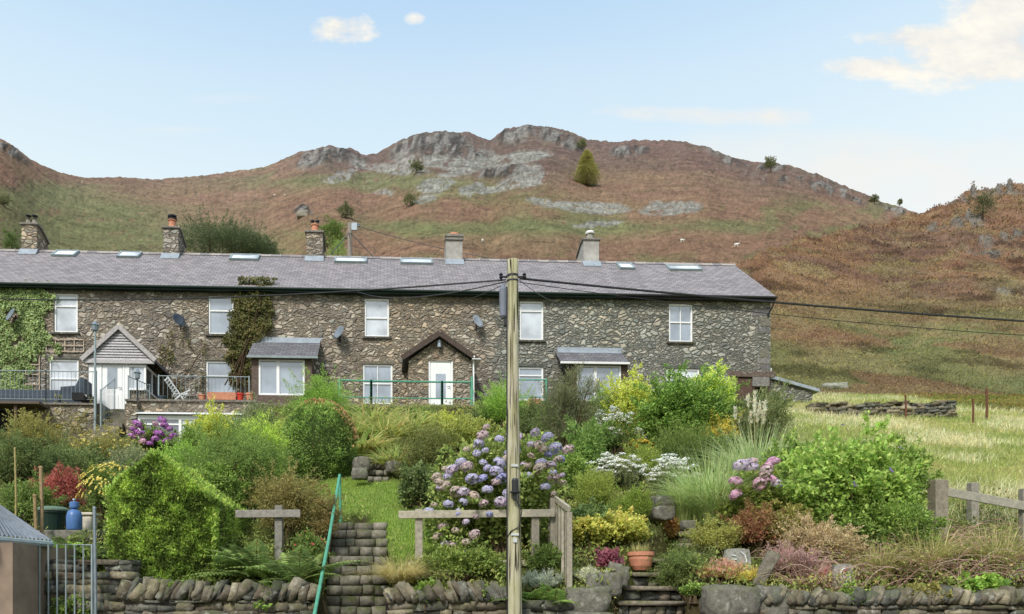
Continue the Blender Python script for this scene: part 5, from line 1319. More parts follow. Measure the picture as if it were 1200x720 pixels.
# the big hydrangea
e, c, r3, rng = shrub('large hydrangea with lavender and faded pink heads behind the rail fence', 'hydrangea', 582, 500, 652, 176, [S(76,94,40), S(106,124,54), S(136,150,70), S(160,166,92)], .12, 7500, kind='hydrangea', asp=.62, depth=.55, low=.3)
hp = []
for px, py in ((520,546),(528,558),(540,540),(548,548),(533,575),(541,580),(527,590),(514,572),(508,590),(523,603),(545,590),(556,580),(566,588),(575,575),(580,565),(572,548),(560,530),(574,526),(590,538),(562,518),(548,530),(600,522),(612,512),(626,510),(640,514),(650,524),(638,530),(624,536),(646,545),(656,556),(662,567),(634,552),(620,556),(640,570),(652,578),(548,612),(536,622),(546,634),(556,626),(520,634),(530,640),(533,650),(510,632),(553,606),(515,560),(505,602),(567,512),(583,518),(594,512),(606,532),(578,552),(588,560),(565,560),(655,540),(630,522),(644,536),(650,560),(618,545),(612,560),(552,563),(537,603),(519,620),(548,652),(540,645),(584,590),(596,580),(574,603),(588,545),(568,540),(530,550)):
    hp.append(P(px+rng.normal(0,2), py+rng.normal(0,2), c[1]-r3[1]*math.sqrt(max(.05, 1-min(1,((px-582)/92)**2)*.8-min(1,((py-575)/82)**2)*.25))*rng.uniform(.97,1.05)))
heads_on(e, hp[:44], .104, ['lav','lil','mau','fade','lav','fade'], rng); ex = [P(px+rng.normal(0,9), py+rng.normal(0,8), hp[0].y) for px, py in ((640,520),(625,518),(648,540),(600,528),(580,535),(612,545),(632,545),(540,555),(522,575),(510,580),(530,600),(556,520),(575,510),(590,548),(645,565),(655,530))]
heads_on(e, ex, .09, ['mau','lil','fade','lav'], rng)
heads_on(e, hp[44:], .104, ['mau','fade','lil','lav','blu'], rng)
# to the garden beyond the pole
shrub('tall dark grey-green upright shrub in front of the slate canopy', 'shrub', 668, 418, 556, 74, [S(58,62,44), S(86,92,62), S(108,112,78), S(126,126,96)], .10, 9000, asp=.14, mat='needle', upd=1.0, core=.5, shape=.75, depth=.8)
shrub('fresh green shrub with pinnate leaves at the foot of the tall grey-green shrub', 'shrub', 690, 482, 575, 60, [S(64,88,36), S(98,128,52), S(126,154,70)], .12, 2200, asp=.32, core=.5)
shrub('variegated yellow shrub below the slate canopy', 'shrub', 742, 432, 520, 84, YEL, .10, 5500, asp=.5)
shrub('feathery green bush beside the variegated yellow shrub', 'shrub', 706, 446, 520, 40, [S(70,92,40), S(108,132,60), S(140,158,84)], .10, 2200, asp=.2)
shrub('large fresh green shrub-tree hiding the last ground floor window', 'tree', 806, 424, 540, 118, [S(44,66,22), S(78,108,36), S(112,144,48), S(150,176,64)], .12, 9000, kind='small_tree', clump=.30, core=.5, depth=.7, gaps=.2)
shrub('yellow-green leafy tree with a loose crown against the rubble wall', 'tree', 838, 420, 530, 64, [S(92,112,34), S(136,160,48), S(170,190,66), S(196,208,90)], .12, 3200, kind='small_tree', clump=.28, core=.4)
shrub('golden conifer between the green tree and the plumed grass', 'conifer', 838, 474, 545, 62, GOLD, .09, 3600, kind='conifer_bush', asp=.22, mat='needle')
shrub('dark green heath bush under the golden conifer', 'shrub', 805, 494, 566, 92, [S(50,64,28), S(80,98,40), S(104,122,52), S(120,136,66)], .085, 7000, asp=.16, mat='needle', upd=.7)
shrub('golden brown shrub between the yellow shrub and green tree', 'shrub', 762, 478, 530, 50, [S(96,90,34), S(140,126,44), S(176,156,60)], .08, 2600)
shrub('buddleia with dry brown flower spikes beside the outhouse', 'buddleia', 890, 444, 540, 80, [S(58,72,42), S(90,104,60), S(118,126,76), S(138,118,72)], .13, 3600, kind='buddleia', asp=.24, upd=.6, core=.45, clump=.28)
grass_clump('tall silvery plumed grass behind the pink hydrangea', 'ornamental grass', 884, 492, 575, 96, [S(120,140,84), S(150,164,110), S(176,184,140)], 700, .02, plumes=12)
grass_clump('broad pale ornamental grass arching over the garden steps', 'ornamental grass', 838, 524, 622, 112, [S(112,136,72), S(146,164,98), S(178,188,130)], 1100, .016, lean=.8)
grass_clump('light grass clump between white flowers and the dark heath bush', 'ornamental grass', 800, 545, 618, 50, [S(118,138,76), S(150,164,98)], 400, .014)
def umbel_plant(label, cx, top, base, w, nst, cols, fcol, r, kind='white_flower_clump', flat=.35, n=2200):
    e, c, r3, rng = shrub(label, 'flowering plant', cx, top+8, base, w, cols, .07, n, kind=kind, asp=.22, core=.55)
    b = Bag(); mb = MB(); mb.cur = S(96,110,60)
    for i in range(nst):
        u = rdir(rng, 1, .0)[0]; u[1] = -abs(u[1]); q = np.array(c) + u*np.array(r3)*rng.uniform(.8,1.12) + np.array([0,0,.04])
        mb.tube([q - np.array([0,0,.3]), q], .006, 4, cap=False)
        m = 26; a = rng.uniform(0,6.28,m); rr = r*np.sqrt(rng.random(m))*rng.uniform(.7,1.2); pp = q + np.stack([rr*np.cos(a), rr*np.sin(a), flat*r*(1-(rr/r)**2)+rng.normal(0,.006,m)], -1)
        b.add(*leaf_arrays(pp, rng.normal(0,1,(m,3))*np.array([1,1,.3]), np.tile(np.array([0,-.25,1.0]),(m,1))+rng.normal(0,.3,(m,3)), .045, .05, pal(fcol, rng.random(m), rng, .06)/1.35, .05))
    b.build('blossom', M['petal'], e); mb.build('stems', M['twig'], e)
WHT = [S(206,206,196), S(226,226,218), S(190,192,176)]
umbel_plant('white phlox clump below the variegated yellow shrub', 718, 474, 540, 66, 30, MID, WHT, .11, flat=.8)
umbel_plant('white flat-headed achillea clump between the low domed shrubs and tall pole', 722, 526, 580, 72, 58, GREY, WHT, .085)
umbel_plant('dense white achillea clump beside the arching grass', 790, 528, 590, 58, 60, [S(84,96,60), S(120,130,86), S(150,156,112)], WHT, .085)
umbel_plant('small yellow daisy clump under the golden brown shrub', 750, 508, 540, 30, 16, MID, [S(226,190,40), S(214,170,50)], .06, n=500, kind='yellow_flower_clump')
shrub('yellowish domed shrub behind the white achillea', 'shrub', 752, 514, 575, 70, [S(84,98,36), S(124,140,48), S(152,162,64)], .07, 4200, asp=.25)
shrub('larger domed green shrub beside the wooden trellis gate', 'shrub', 698, 548, 608, 62, [S(72,86,30), S(108,124,42), S(136,148,56), S(156,164,78)], .06, 5500, asp=.22, mat='needle', upd=.8)
shrub('smaller domed green shrub near the garden path stones', 'shrub', 743, 568, 616, 54, [S(76,92,32), S(112,132,42), S(140,154,58)], .06, 4500, asp=.22, mat='needle', upd=.8)
shrub('leafy green perennial behind the trellis gate top', 'plant', 690, 588, 640, 56, [S(60,80,40), S(94,116,60), S(118,138,80)], .10, 2000, kind='leafy_plant', asp=.5)
shrub('low yellow and orange tinted geranium spreading behind the terracotta pot', 'geranium', 708, 602, 642, 122, [S(104,120,44), S(146,152,58), S(178,170,72), S(196,150,80)], .075, 6000, kind='geranium', asp=.9, depth=.5, core=.6)
shrub('orange-red tinted geranium patch beside the slab steps', 'geranium', 780, 608, 634, 40, [S(130,126,56), S(164,130,76), S(176,116,84)], .07, 1500, kind='geranium', asp=.9)
shrub('magenta-leaved heuchera by the lichen-covered boulders', 'heuchera', 714, 642, 672, 34, [S(96,50,64), S(130,62,84), S(150,92,104)], .07, 700, kind='heuchera', asp=.8)
e, c, r3, rng = shrub('pink hydrangea bush in front of the plumed grass', 'hydrangea', 890, 540, 622, 82, [S(84,98,38), S(124,138,50), S(156,164,70)], .12, 2600, kind='hydrangea', asp=.55)
heads_on(e, [P(px, py, c[1]-r3[1]*.95) for px, py in ((862,564),(862,580),(868,546),(876,543),(882,541),(905,540),(899,548),(896,556),(898,552),(908,541),(903,562),(910,567),(890,567),(880,548))], .12, ['pin','lil','mau','pin'], rng)
shrub('big loose leafy shrub beside the old fence post', 'shrub', 1000, 494, 642, 180, [S(74,96,34), S(108,136,50), S(140,164,66), S(170,186,92)], .135, 4700, clump=.25, core=0, stems=16, asp=.62, depth=.6, flowers=([S(108,96,150), S(126,110,160)], .10, 5, 0))
shrub('loose sprays of leafy stems at the meadow edge of the big shrub', 'shrub', 1066, 500, 632, 56, [S(72,92,36), S(112,136,52), S(150,166,76)], .13, 1700, clump=.26, core=0, asp=.5, stems=16)
shrub('red-tinted shrub below the pink hydrangea', 'shrub', 888, 590, 650, 78, [S(92,50,40), S(128,70,54), S(120,106,56), S(150,90,74)], .075, 3200, asp=.35)
shrub('tan spiraea with dry flower heads below the big leafy shrub', 'shrub', 962, 606, 670, 104, [S(112,100,66), S(146,130,94), S(172,152,118), S(150,120,104)], .06, 6000, asp=.45)
def heather(label, cx, top, base, w, cols, n=3000, Y=None):
    return shrub(label, 'heather', cx, top, base, w, cols, .075, n, kind='heather', asp=.16, mat='needle', upd=1.2, core=.6, depth=.6, Y=Y)
heather('pink and gold heather beside the engraved slate', 846, 660, 702, 62, [S(120,116,40), S(160,140,60), S(186,136,140), S(176,150,80)], Y=12.0)
heather('yellow heather in front of the engraved slate', 882, 668, 704, 40, [S(130,124,40), S(176,160,60), S(190,172,84)], 1600, Y=11.9)
heather('mauve heather beside the tan spiraea', 930, 640, 698, 80, [S(98,90,52), S(136,108,92), S(164,130,134), S(176,148,148)], 4200, Y=12.1)
heather('reddish heather around the carved spiral stone', 978, 672, 704, 50, [S(120,80,64), S(170,104,100), S(186,130,130)], 1800, Y=11.95)
shrub('spreading juniper draped beside the slab steps', 'juniper', 806, 636, 704, 76, [S(66,80,40), S(96,112,54), S(122,134,70)], .09, 5500, kind='juniper', asp=.14, mat='needle', Y=12.3, droop=.5)
shrub('mossy green mound on the low rocks above the juniper', 'plant', 838, 606, 655, 66, [S(100,104,44), S(136,138,58), S(160,156,84)], .05, 2800, kind='ground_plant', asp=.4)
shrub('silver-leaved curry plant at the foot of the pole', 'plant', 634, 680, 726, 52, [S(104,112,96), S(136,144,128), S(160,166,152)], .07, 3000, kind='silver_plant', asp=.18, upd=1.0, Y=11.75)
shrub('silvery lichen-like plant on the boulder by the trellis gate', 'plant', 694, 668, 704, 44, [S(136,138,110), S(166,168,142), S(186,186,166)], .05, 1800, kind='silver_plant', asp=.3, Y=11.95)
fern('fern at the foot of the silver curry plant', 650, 678, 728, 56, [S(80,110,40), S(124,150,60)], 14, Y=11.48)
fern('fern growing from the wall beside the pole', 616, 690, 735, 46, [S(80,110,40), S(124,150,60)], 12, Y=11.48)
shrub('green ivy and weeds hanging over the wall below the rail fence', 'plant', 545, 640, 700, 120, [S(72,90,34), S(108,126,48), S(136,150,66)], .07, 3500, kind='ground_plant', asp=.6, Y=12.0, depth=.35)
shrub('tangled twiggy brown-green bush under the pole and rail fence', 'shrub', 590, 596, 664, 66, [S(86,82,44), S(120,112,60), S(146,136,84)], .06, 2600, asp=.3, Y=12.9)
shrub('leafy weeds behind the lower rail beside the trellis gate', 'plant', 640, 640, 690, 50, MID, .07, 1500, kind='leafy_plant', Y=12.3)
grass_clump('dry straw-coloured grass tuft above the wall by the main steps', 'grass tuft', 470, 650, 690, 64, [S(150,136,84), S(182,166,112), S(130,130,70)], 900, .008, lean=1.0, Y=12.0, mat='dry')
shrub('small broad-leaved weed rooted in the wall below the ferns', 'plant', 311, 690, 722, 26, BRI, .12, 160, kind='leafy_plant', asp=.6, Y=11.25, core=0, ground_z=1.15)

# ------------------------------------------------------------------ climbers on the terrace wall
def climber(label, kind, n, leaf, cols, region, seed, thick=.12, box=None, stemcol=S(80,64,48)):
    rng = np.random.default_rng(seed); px = rng.uniform(box[0], box[2], n); py = rng.uniform(box[1], box[3], n)
    k = region(px, py, rng); px, py = px[k], py[k]; m = len(px)
    bump = fbm(px/9, py/9, seed=seed)
    v = -.02 - thick*(bump*1.5)*rng.random(m)
    pts = np.array([W3(*(lambda uz: (uz[0], vv, uz[1]))(UZ(a, b, vv))) for a, b, vv in zip(px, py, v)])
    nrm = unit(np.array([ST,-CT,.3]) + rng.normal(0,.4,(m,3))); d = unit(np.array([0,-.3,-.6]) + rng.normal(0,.6,(m,3)))
    t = .1 + bump*.8 + rng.normal(0,.13,m); L = leaf*rng.uniform(.6,1.3,m)
    base = Vector(pts[int(np.argmin(pts[:,2]))]); e = empty(kind, base, label, 'climber')
    np_mesh('foliage', *leaf_arrays(pts, d, nrm, L, L*.8, pal(cols, t, rng), .1), M['leaf'], e)
    mb = MB(); mb.cur = stemcol
    for i in range(8):
        q = Vector(pts[int(rng.integers(m))]); mb.tube([base + Vector((rng.normal(0,.3),-.0,0)), base.lerp(q,.5)+Vector((rng.normal(0,.2),0,.1)), q], [.03,.02,.01], 5)
    mb.build('stems', M['twig'], e)
nzf = lambda px, py, s_, sd: fbm(px/s_, py/s_, seed=sd)
climber('pale green ivy covering the end of the terrace wall', 'wall_ivy', 34000, .095, [S(76,92,54), S(112,130,80), S(138,154,102), S(160,174,122)], lambda px, py, r: (px + (nzf(px,py,14,5)-.5)*52 < np.interp(py, [330,350,372,380,405,425,465], [62,58,54,48,58,46,32])) & (nzf(px,py,8,9) > .30) & ((px-14)**2*1.2+(py-370)**2 > 70), 301, box=(-60,329,80,468))
climber('dark brown-green climber hanging from the gutter beside the slate bay', 'wall_climber', 15000, .085, [S(36,40,24), S(66,70,34), S(92,92,46), S(108,84,48)], lambda px, py, r: (np.abs(px - np.interp(py, [325,340,370,400,420,450], [300,298,293,285,283,283]) + (nzf(px,py,12,4)-.5)*20) < np.interp(py, [325,345,385,410,450], [24,20,25,18,10])) & (nzf(px,py,6,2) > .28), 302, box=(255,324,325,452), thick=.3)
climber('sparse rose climber with pale blooms beside the white porch', 'wall_rose', 2600, .08, [S(70,56,44), S(96,80,58), S(92,98,52), S(140,110,100)], lambda px, py, r: (nzf(px,py,10,7) > .5) & (np.abs(px-214) < 28), 303, box=(184,385,244,470), thick=.15)
# ================================================================== STONEWORK, FENCES, STEPS
_t = [(a,b,c) for a in (-1,0,1) for b in (-1,0,1) for c in (-1,0,1) if (a,b,c) != (0,0,0)]
_ix = {q: i for i, q in enumerate(_t)}
TV = np.array(_t, 'f8'); TVB = TV*(0.90+0.10/np.maximum(1, np.linalg.norm(TV, axis=1))[:,None]); TV = TV*(0.84+0.16/np.maximum(1, np.linalg.norm(TV, axis=1))[:,None])*np.where(np.abs(TV).sum(1)[:,None] == 3, .93, 1.0)
_f = []
for ax in range(3):
    for sg in (-1, 1):
        o1, o2 = [a for a in range(3) if a != ax]
        for a in (-1, 0):
            for b in (-1, 0):
                q = []
                for da, db in ((0,0),(1,0),(1,1),(0,1)):
                    v = [0,0,0]; v[ax] = sg; v[o1] = a+da; v[o2] = b+db; q.append(_ix[tuple(v)])
                if (sg > 0) == (ax == 1): q.reverse()
                _f.append(q)
TF = np.array(_f)
def stones(name, L, rng, mat, parent=None, loc=None, jit=.11, rounded=False):
    """L: list of (centre, size, tilt about y, turn about z, colour)"""
    b = Bag()
    for c, s, ty, tz, col in L:
        v = (TVB if jit < .15 and not rounded else TV)*(1+rng.normal(0, jit, TV.shape))*np.array(s)/2
        cy, sy = math.cos(ty), math.sin(ty); v = np.stack([v[:,0]*cy+v[:,2]*sy, v[:,1], -v[:,0]*sy+v[:,2]*cy], -1)
        cz, sz = math.cos(tz), math.sin(tz); v = np.stack([v[:,0]*cz-v[:,1]*sz, v[:,0]*sz+v[:,1]*cz, v[:,2]], -1)
        b.add(v+np.array(c), TF, np.tile(np.array(col), (len(v),1)))
    return b.build(name, mat, parent, loc=loc)
STC = [S(104,101,92), S(120,112,98), S(90,89,83), S(138,128,108), S(112,102,88), S(80,79,73), S(98,90,78)]
def drystone(name, label, px0, px1, Y, ztop, coping, seed, zbot=-.1, Y1=None, th=.35, copeh=.3, big=False, jit=.11, bright=1.0):
    rng = np.random.default_rng(seed); L = []
    Y1 = Y1 or Y
    xa, xb = (px0-CX)/K*Y, (px1-CX)/K*Y1; ang = math.atan2(Y1-Y, xb-xa)
    def at(x): return Y + (Y1-Y)*(x-xa)/(xb-xa)
    z = zbot; zt = ztop - (copeh*.85 if coping else 0)
    while z < zt-.03:
        h = min(rng.uniform(.07,.15)*(1.5 if big else 1), zt-z); x = xa+rng.uniform(0,.1)
        while x < xb:
            l = rng.uniform(.16,.5)*(1.2 if big else 1); l = min(l, xb-x+.05)
            cc = np.array(STC[int(rng.integers(len(STC)))])*rng.uniform(.75,1.2)*bright
            if z+h > zt-.12 and not coping and rng.random() < .22: x += l; continue
            L.append(((x+l/2, at(x)+rng.normal(0,.02), z+h/2), (l*1.06, th*.9, h*1.12), rng.normal(0,.04), ang+rng.normal(0,.05), cc)); x += l
        z += h
    if coping:
        x = xa
        while x < xb:
            l = rng.uniform(.04,.13); hh = copeh*rng.uniform(.62,1.18)
            cc = np.array(STC[int(rng.integers(len(STC)))])*rng.uniform(.8,1.3)
            L.append(((x+l/2, at(x)-.02, zt+hh/2-.01), (l*1.25, th*1.05, hh), rng.uniform(.1,.75)*coping, ang+rng.normal(0,.15), cc)); x += l*1.05
    base = Vector(((xa+xb)/2, (Y+Y1)/2, zbot))
    e = empty(name, base, label, 'wall')
    stones('stones', L, rng, M['stone'], e, jit=jit, rounded=big)
    mb = MB(); mb.cur = S(40,36,30); c0 = Vector((xa,Y,0)); c1 = Vector((xb,Y1,0)); dn = Vector((-(Y1-Y),(xb-xa),0)).normalized()  # dark filler box set back behind the stones
    q = [c0+dn*-.09, c1+dn*-.09, c1+dn*.16, c0+dn*.16]
    mb.add([(p.x,p.y,zbot) for p in q]+[(p.x,p.y,zt-(.02 if coping else .2)) for p in q], [(0,1,5,4),(1,2,6,5),(2,3,7,6),(3,0,4,7),(4,5,6,7)]); mb.build('dark_filler', M['twig'], e)
    return e
zY = lambda py, Y: EYE + (CY-py)/K*Y
drystone('dry_stone_wall', 'dry stone wall with slanting upright coping under the gabled hedge and ferns', 148, 366, 11.35, zY(684,11.35), 1.0, 1)
drystone('dry_stone_wall', 'short dry stone wall with upright coping between the main steps and the pole', 452, 596, 11.4, zY(686,11.4), -.9, 2)
drystone('dry_stone_wall', 'short low wall of pale stones behind the ferns at the foot of the pole', 598, 668, 11.45, zY(703,11.45), 0, 8, bright=1.2)
drystone('dry_stone_wall', 'low rough stone wall of rounded stones beneath the brambles', 884, 1300, 11.4, zY(692,11.4), 1.1, 3, copeh=.26, big=True)
drystone('dry_stone_wall', 'flat-coursed dry stone wall behind the metal gate', -60, 156, 11.42, zY(657,11.42), 0, 4, Y1=11.40)
drystone('dry_stone_wall', 'low tumbled field wall crossing the meadow beyond the outhouse', 945, 1116, 28.6, zY(473.5,28.6), 0, 5, zbot=7.6, Y1=28.2, th=.6, jit=.2, bright=1.35)
rng = np.random.default_rng(21)
def boulder(label, cx, cy, w, h, Y, tz=0., ty=0., depth=.9, col=(112,108,99), grp='boulders by the steps', cat='boulder', pt=None):
    s = Y/K; c = P(cx, cy, Y) if pt is None else pt
    bm = bmesh.new(); bmesh.ops.create_cube(bm, size=2); bmesh.ops.subdivide_edges(bm, edges=bm.edges, cuts=5, use_grid_fill=True)
    V = np.array([v.co[:] for v in bm.verts]); F = [[v.index for v in f.verts] for f in bm.faces]; bm.free()
    sd = int(rng.integers(1e6)); rn = unit(V)
    V = V*.62 + rn*.42; V = V*(1+.55*(fbm(V[:,0]*1.1, V[:,1]*1.1, V[:,2]*1.1+sd%50, seed=sd)-.5)[:,None]) + rng.normal(0,.012,V.shape)
    V = V*np.array([w*s/2, w*s/2*depth, h*s/2])
    cy_, sy_ = math.cos(ty), math.sin(ty); V = np.stack([V[:,0]*cy_+V[:,2]*sy_, V[:,1], -V[:,0]*sy_+V[:,2]*cy_], -1)
    o = np_mesh('boulder', V+np.array(c), np.array(F), np.tile(np.array(S(*col)), (len(V),1)), M['stone'], loc=c)
    tag(o, label, cat, grp)
for a in (('big flat-topped boulder at the start of the low stone wall', 851,704,62,34,11.5,0,0), ('dark angular boulder next to the flat-topped boulder', 900,707,36,34,11.45,.3,.3), ('pale boulder beside the lower slab steps', 686,704,50,32,11.6,0,0), ('lichen-spotted boulder behind the pale boulder', 706,686,40,30,11.9,.2,0),
          ('long thin boulder at the bottom of the slab steps', 690,724,60,16,11.5,0,0), ('grey boulder above the lichen-spotted boulder', 722,674,26,26,12.2,.4,.2), ('rounded stone edging the upper garden steps', 424,545,20,18,17.6,0,0), ('flat stone at the edge of the upper garden steps', 462,548,20,14,17.6,0,0), ('small stone beside the upper garden steps', 422,556,18,14,17.0,0,0), ('rough rock by the top of the slab path', 778,590,26,18,14.6,0,0), ('white-grey rock on the slab path bank', 806,616,16,12,13.9,0,0), ('mossy rock under the smaller domed shrub', 776,602,24,16,14.2,.3,0)):
    boulder(*a)
boulder('weathered rock beside the upright slabs above the low wall', 897,668,14,48,11.8,0,.5,.6,(120,112,100))



# engraved upright stones
def engraved(label, px0, py0, px1, py1, Y, marks, lean=.12):
    c = P((px0+px1)/2, py1, Y); s = Y/K; w = (px1-px0)*s; h = (py1-py0)*s
    e = empty('engraved_stone', c, label, 'engraved stone')
    mb = MB(); mb.cur = S(140,138,130); k = random.Random(int(px0))
    out = [(-w/2,-.25),(w/2,-.25),(w/2*.98,h*.55),(w/2*.9,h*.96),(w*.1,h),(-w/2*.8,h*.97),(-w/2,h*.6)]
    mb.prism(out, 1, 0, .09); mb.build('slab', M['stone'], e, off=(0,0,0), bevel=.012)
    mb = MB(); mb.cur = S(210,212,208)
    for pl in marks: mb.tube([(x*w/2, -.008, h*(.5+z*.5)) for x, z in pl], .011, 5)
    mb.build('carving', M['wood'], e, off=(0,0,0))
    e.rotation_euler = (-lean, 0, .1)
engraved('leaning slate slab carved with a curved line', 850, 642, 883, 676, 12.25, [[(.2,.75),(.5,.5),(.6,.1),(.45,-.4),(.3,-.6)], [(-.5,.5),(-.2,.45)], [(-.5,.2),(-.15,.2)]])
sp = [(.5*(1-i/26)*math.cos(i*.5), .6*(1-i/26)*math.sin(i*.5)+.1) for i in range(24)]
engraved('grey standing stone carved with a spiral beside the reddish heather', 978, 660, 1004, 694, 11.8, [sp, [(.5,.1),(.45,-.5),(.1,-.7)]])

# main steps of stone setts
def setts(name, label, rows, loc):
    r_ = np.random.default_rng(55); L = []
    for (x0_, x1_, y, z, h, d) in rows:
        n = 4 if (x1_-x0_) > .9 else 3; cuts = np.sort(np.clip((np.arange(1,n)+r_.normal(0,.14,n-1))/n, .1, .9)); xs = [0, *cuts, 1]
        for a, b in zip(xs, xs[1:]):
            xa, xb = x0_+(x1_-x0_)*a, x0_+(x1_-x0_)*b
            cc = np.array(S(120,114,103))*r_.uniform(.75,1.3)
            L.append((((xa+xb)/2, y+d/2+r_.normal(0,.01), z-h/2+r_.normal(0,.006)), (xb-xa-.012, d, h*.97), r_.normal(0,.015), r_.normal(0,.02), cc))
    o = stones(name, L, r_, M['sett'], loc=loc, jit=.035)
    tag(o, label, 'steps', None); return o
rows = []
for i in range(16):
    Yt = 14.25 - i*.27; z = zY(612,14.25) - i*.172
    t = i/11; pxl = 389 - 9*t; pxr = 452 + 3*t
    rows.append((-1.66+.21*t, -.60+.15*t, Yt, z, .166, .42))
setts('garden_steps', 'main flight of dark stone sett steps beside the green handrail', rows, P(420, 640, 13))
mb = MB(); mb.cur = S(76,80,44)
for (x0_, x1_, y, z, h, d) in rows: mb.box(x0_+.02, x1_-.02, y+.04, y+.6, z-.3, z-h*.35)
o = mb.build('step_bedding', M['soil']); tag(o, kind='structure')
rows2 = []
for i in range(4):
    Yt = 18.3-i*.3; rows2.append(((430-CX)/K*Yt, (456-CX)/K*Yt, Yt, zY(536+i*7.5, Yt), .13, .4))
setts('garden_steps', 'short upper garden steps above the small lawn', rows2, P(443, 550, 17.5))
# slab steps with stones in the risers
r_ = np.random.default_rng(56); Ls = []; Lr = []
for i, (px0, px1, py) in enumerate(((797,830,623),(796,832,637),(765,826,655),(742,806,671.5),(728,806,687.5),(724,804,705),(720,800,724))):
    Y = (14.3,13.9,13.2,12.75,12.3,11.85,11.4)[i]; z = zY(py, Y); xa, xb = (px0-CX)/K*Y, (px1-CX)/K*Y
    Ls.append((((xa+xb)/2, Y+.2, z-.03), (xb-xa, .5, .075), r_.normal(0,.015), r_.normal(0,.03), S(128,118,104)))
    x = xa+.03
    while x < xb-.05:
        l = min(r_.uniform(.14,.34), xb-x); Lr.append(((x+l/2, Y+.22, z-.16), (l*.95, .36, r_.uniform(.13,.19)), r_.normal(0,.08), 0, np.array(STC[int(r_.integers(6))])*r_.uniform(.8,1.25))); x += l
e = empty('slab_steps', P(765, 700, 12.2), 'curving slate slab steps with stone risers beside the terracotta pot', 'steps')
stones('slabs', Ls, r_, M['sett'], e, jit=.03); stones('masonry', Lr, r_, M['stone'], e)

# green handrail
mb = MB(); a, m_, b = P(398, 557, 14.3), P(385, 634, 12.2), P(369, 718, 10.5); b2 = P(364, 742, 10.1)
e = empty('handrail', Vector((b.x, b.y, 0.6)), 'sloping green tubular handrail beside the sett steps', 'handrail')
mb.tube([b2, b, m_, a], .028, 8); mb.build('rail', M['greenpaint'], e)
mb = MB(); mb.tube([a, (a.x+.02, a.y, gz(a.x, a.y)-.1)], .028, 8); mb.build('post', M['greenpaint'], e)
mb = MB(); mb.tube([b, (b.x, b.y, .0)], .028, 8); mb.build('post', M['greenpaint'], e)

# wooden fences
WCOL = [S(150,142,126), S(166,158,140), S(136,128,112)]
def wpost(px, top, Y, w, e, col=None, dep=None, lean=0.):
    s = Y/K; x = (px-CX)*s; mb = MB(); mb.cur = col or WCOL[0]; g0 = gz(x, Y)-.25; zt = zY(top, Y); hw = w*s/2
    mb.box(x-hw, x+hw, Y-hw, Y+hw, g0, zt); return mb.build('post', M['wood'], e, bevel=.012)
def wrail(p0, p1, Ya, Yb, h, e, th=.05, col=None):
    a, b = P(*p0, Ya), P(*p1, Yb); mb = MB(); mb.cur = col or WCOL[1]; mb.bar(a, b, th, h*(Ya+Yb)/2/K, up=(0,0,1)); return mb.build('rail', M['wood'], e, bevel=.008)
Yf = 12.45
e = empty('rail_fence', P(560, 665, Yf), 'weathered wooden post and rail fence across the front of the big hydrangea', 'fence')
wpost(491, 597, Yf+.08, 9, e); wpost(627, 606, Yf+.08, 9, e)
wrail((467,603.5), (650,601.5), Yf, Yf, 9, e); wrail((478,661), (655,660), Yf+.0, Yf, 7, e)
wpost(648, 584, Yf+.12, 7, e)
e = empty('trellis_gate', P(664, 690, 11.9), 'weathered wooden gate with slanting top rail standing open beside the rail fence', 'gate')
a0, a1 = P(645, 580, 12.9), P(667, 597, 11.75); b0, b1 = P(652, 664, 12.9), P(667, 700, 11.75)
mb = MB(); mb.cur = WCOL[1]; mb.bar(a0, a1, .05, .09); mb.build('top_rail', M['wood'], e, bevel=.006)
for i in range(7):
    t = i/6; top_ = a0.lerp(a1, t) - Vector((0,0,.05)); bot = b0.lerp(b1, t) - Vector((0,0,.1)); 
    mb = MB(); mb.cur = WCOL[i % 3]; w_ = .085 if i in (0,6) else .04; mb.bar(top_ if i in (0,6) else top_-Vector((0,0,.02)), Vector((top_.x, top_.y, bot.z)), w_, w_*.8, up=(0,1,0)); mb.build('post' if i in (0,6) else 'slat', M['wood'], e, bevel=.004)
for t in (.45, .8):
    mb = MB(); mb.cur = WCOL[0]; pa, pb = a0.lerp(b0, t), a1.lerp(b1, t); mb.bar(pa+Vector((.03,0,0)), pb+Vector((.03,0,0)), .035, .05); mb.build('rail', M['wood'], e)
e = empty('rail_fence', P(327, 640, 12.6), 'short cross-shaped length of grey fence standing among the ferns', 'fence')
wpost(327, 593, 12.7, 9, e, S(128,124,116)); wrail((276,602.5), (352,602), 12.6, 12.6, 9, e, col=S(140,134,126))
e = empty('rail_fence', P(1140, 610, 13.4), 'old lichen-grey post and rail fence at the meadow edge', 'fence')
wpost(1099, 563, 13.3, 15, e, S(132,124,108)); wpost(1140, 566, 14.2, 9, e, S(140,134,122)); wpost(1200, 573, 13.0, 8, e, S(140,134,122)); wpost(1290, 590, 12.2, 8, e)
wrail((1106,576), (1205,594), 13.3, 12.9, 10, e, col=S(146,142,128)); wrail((1205,594), (1300,612), 12.9, 12.2, 10, e, col=S(146,142,128))
wpost(1073, 570, 15.0, 9, e, S(110,96,80))
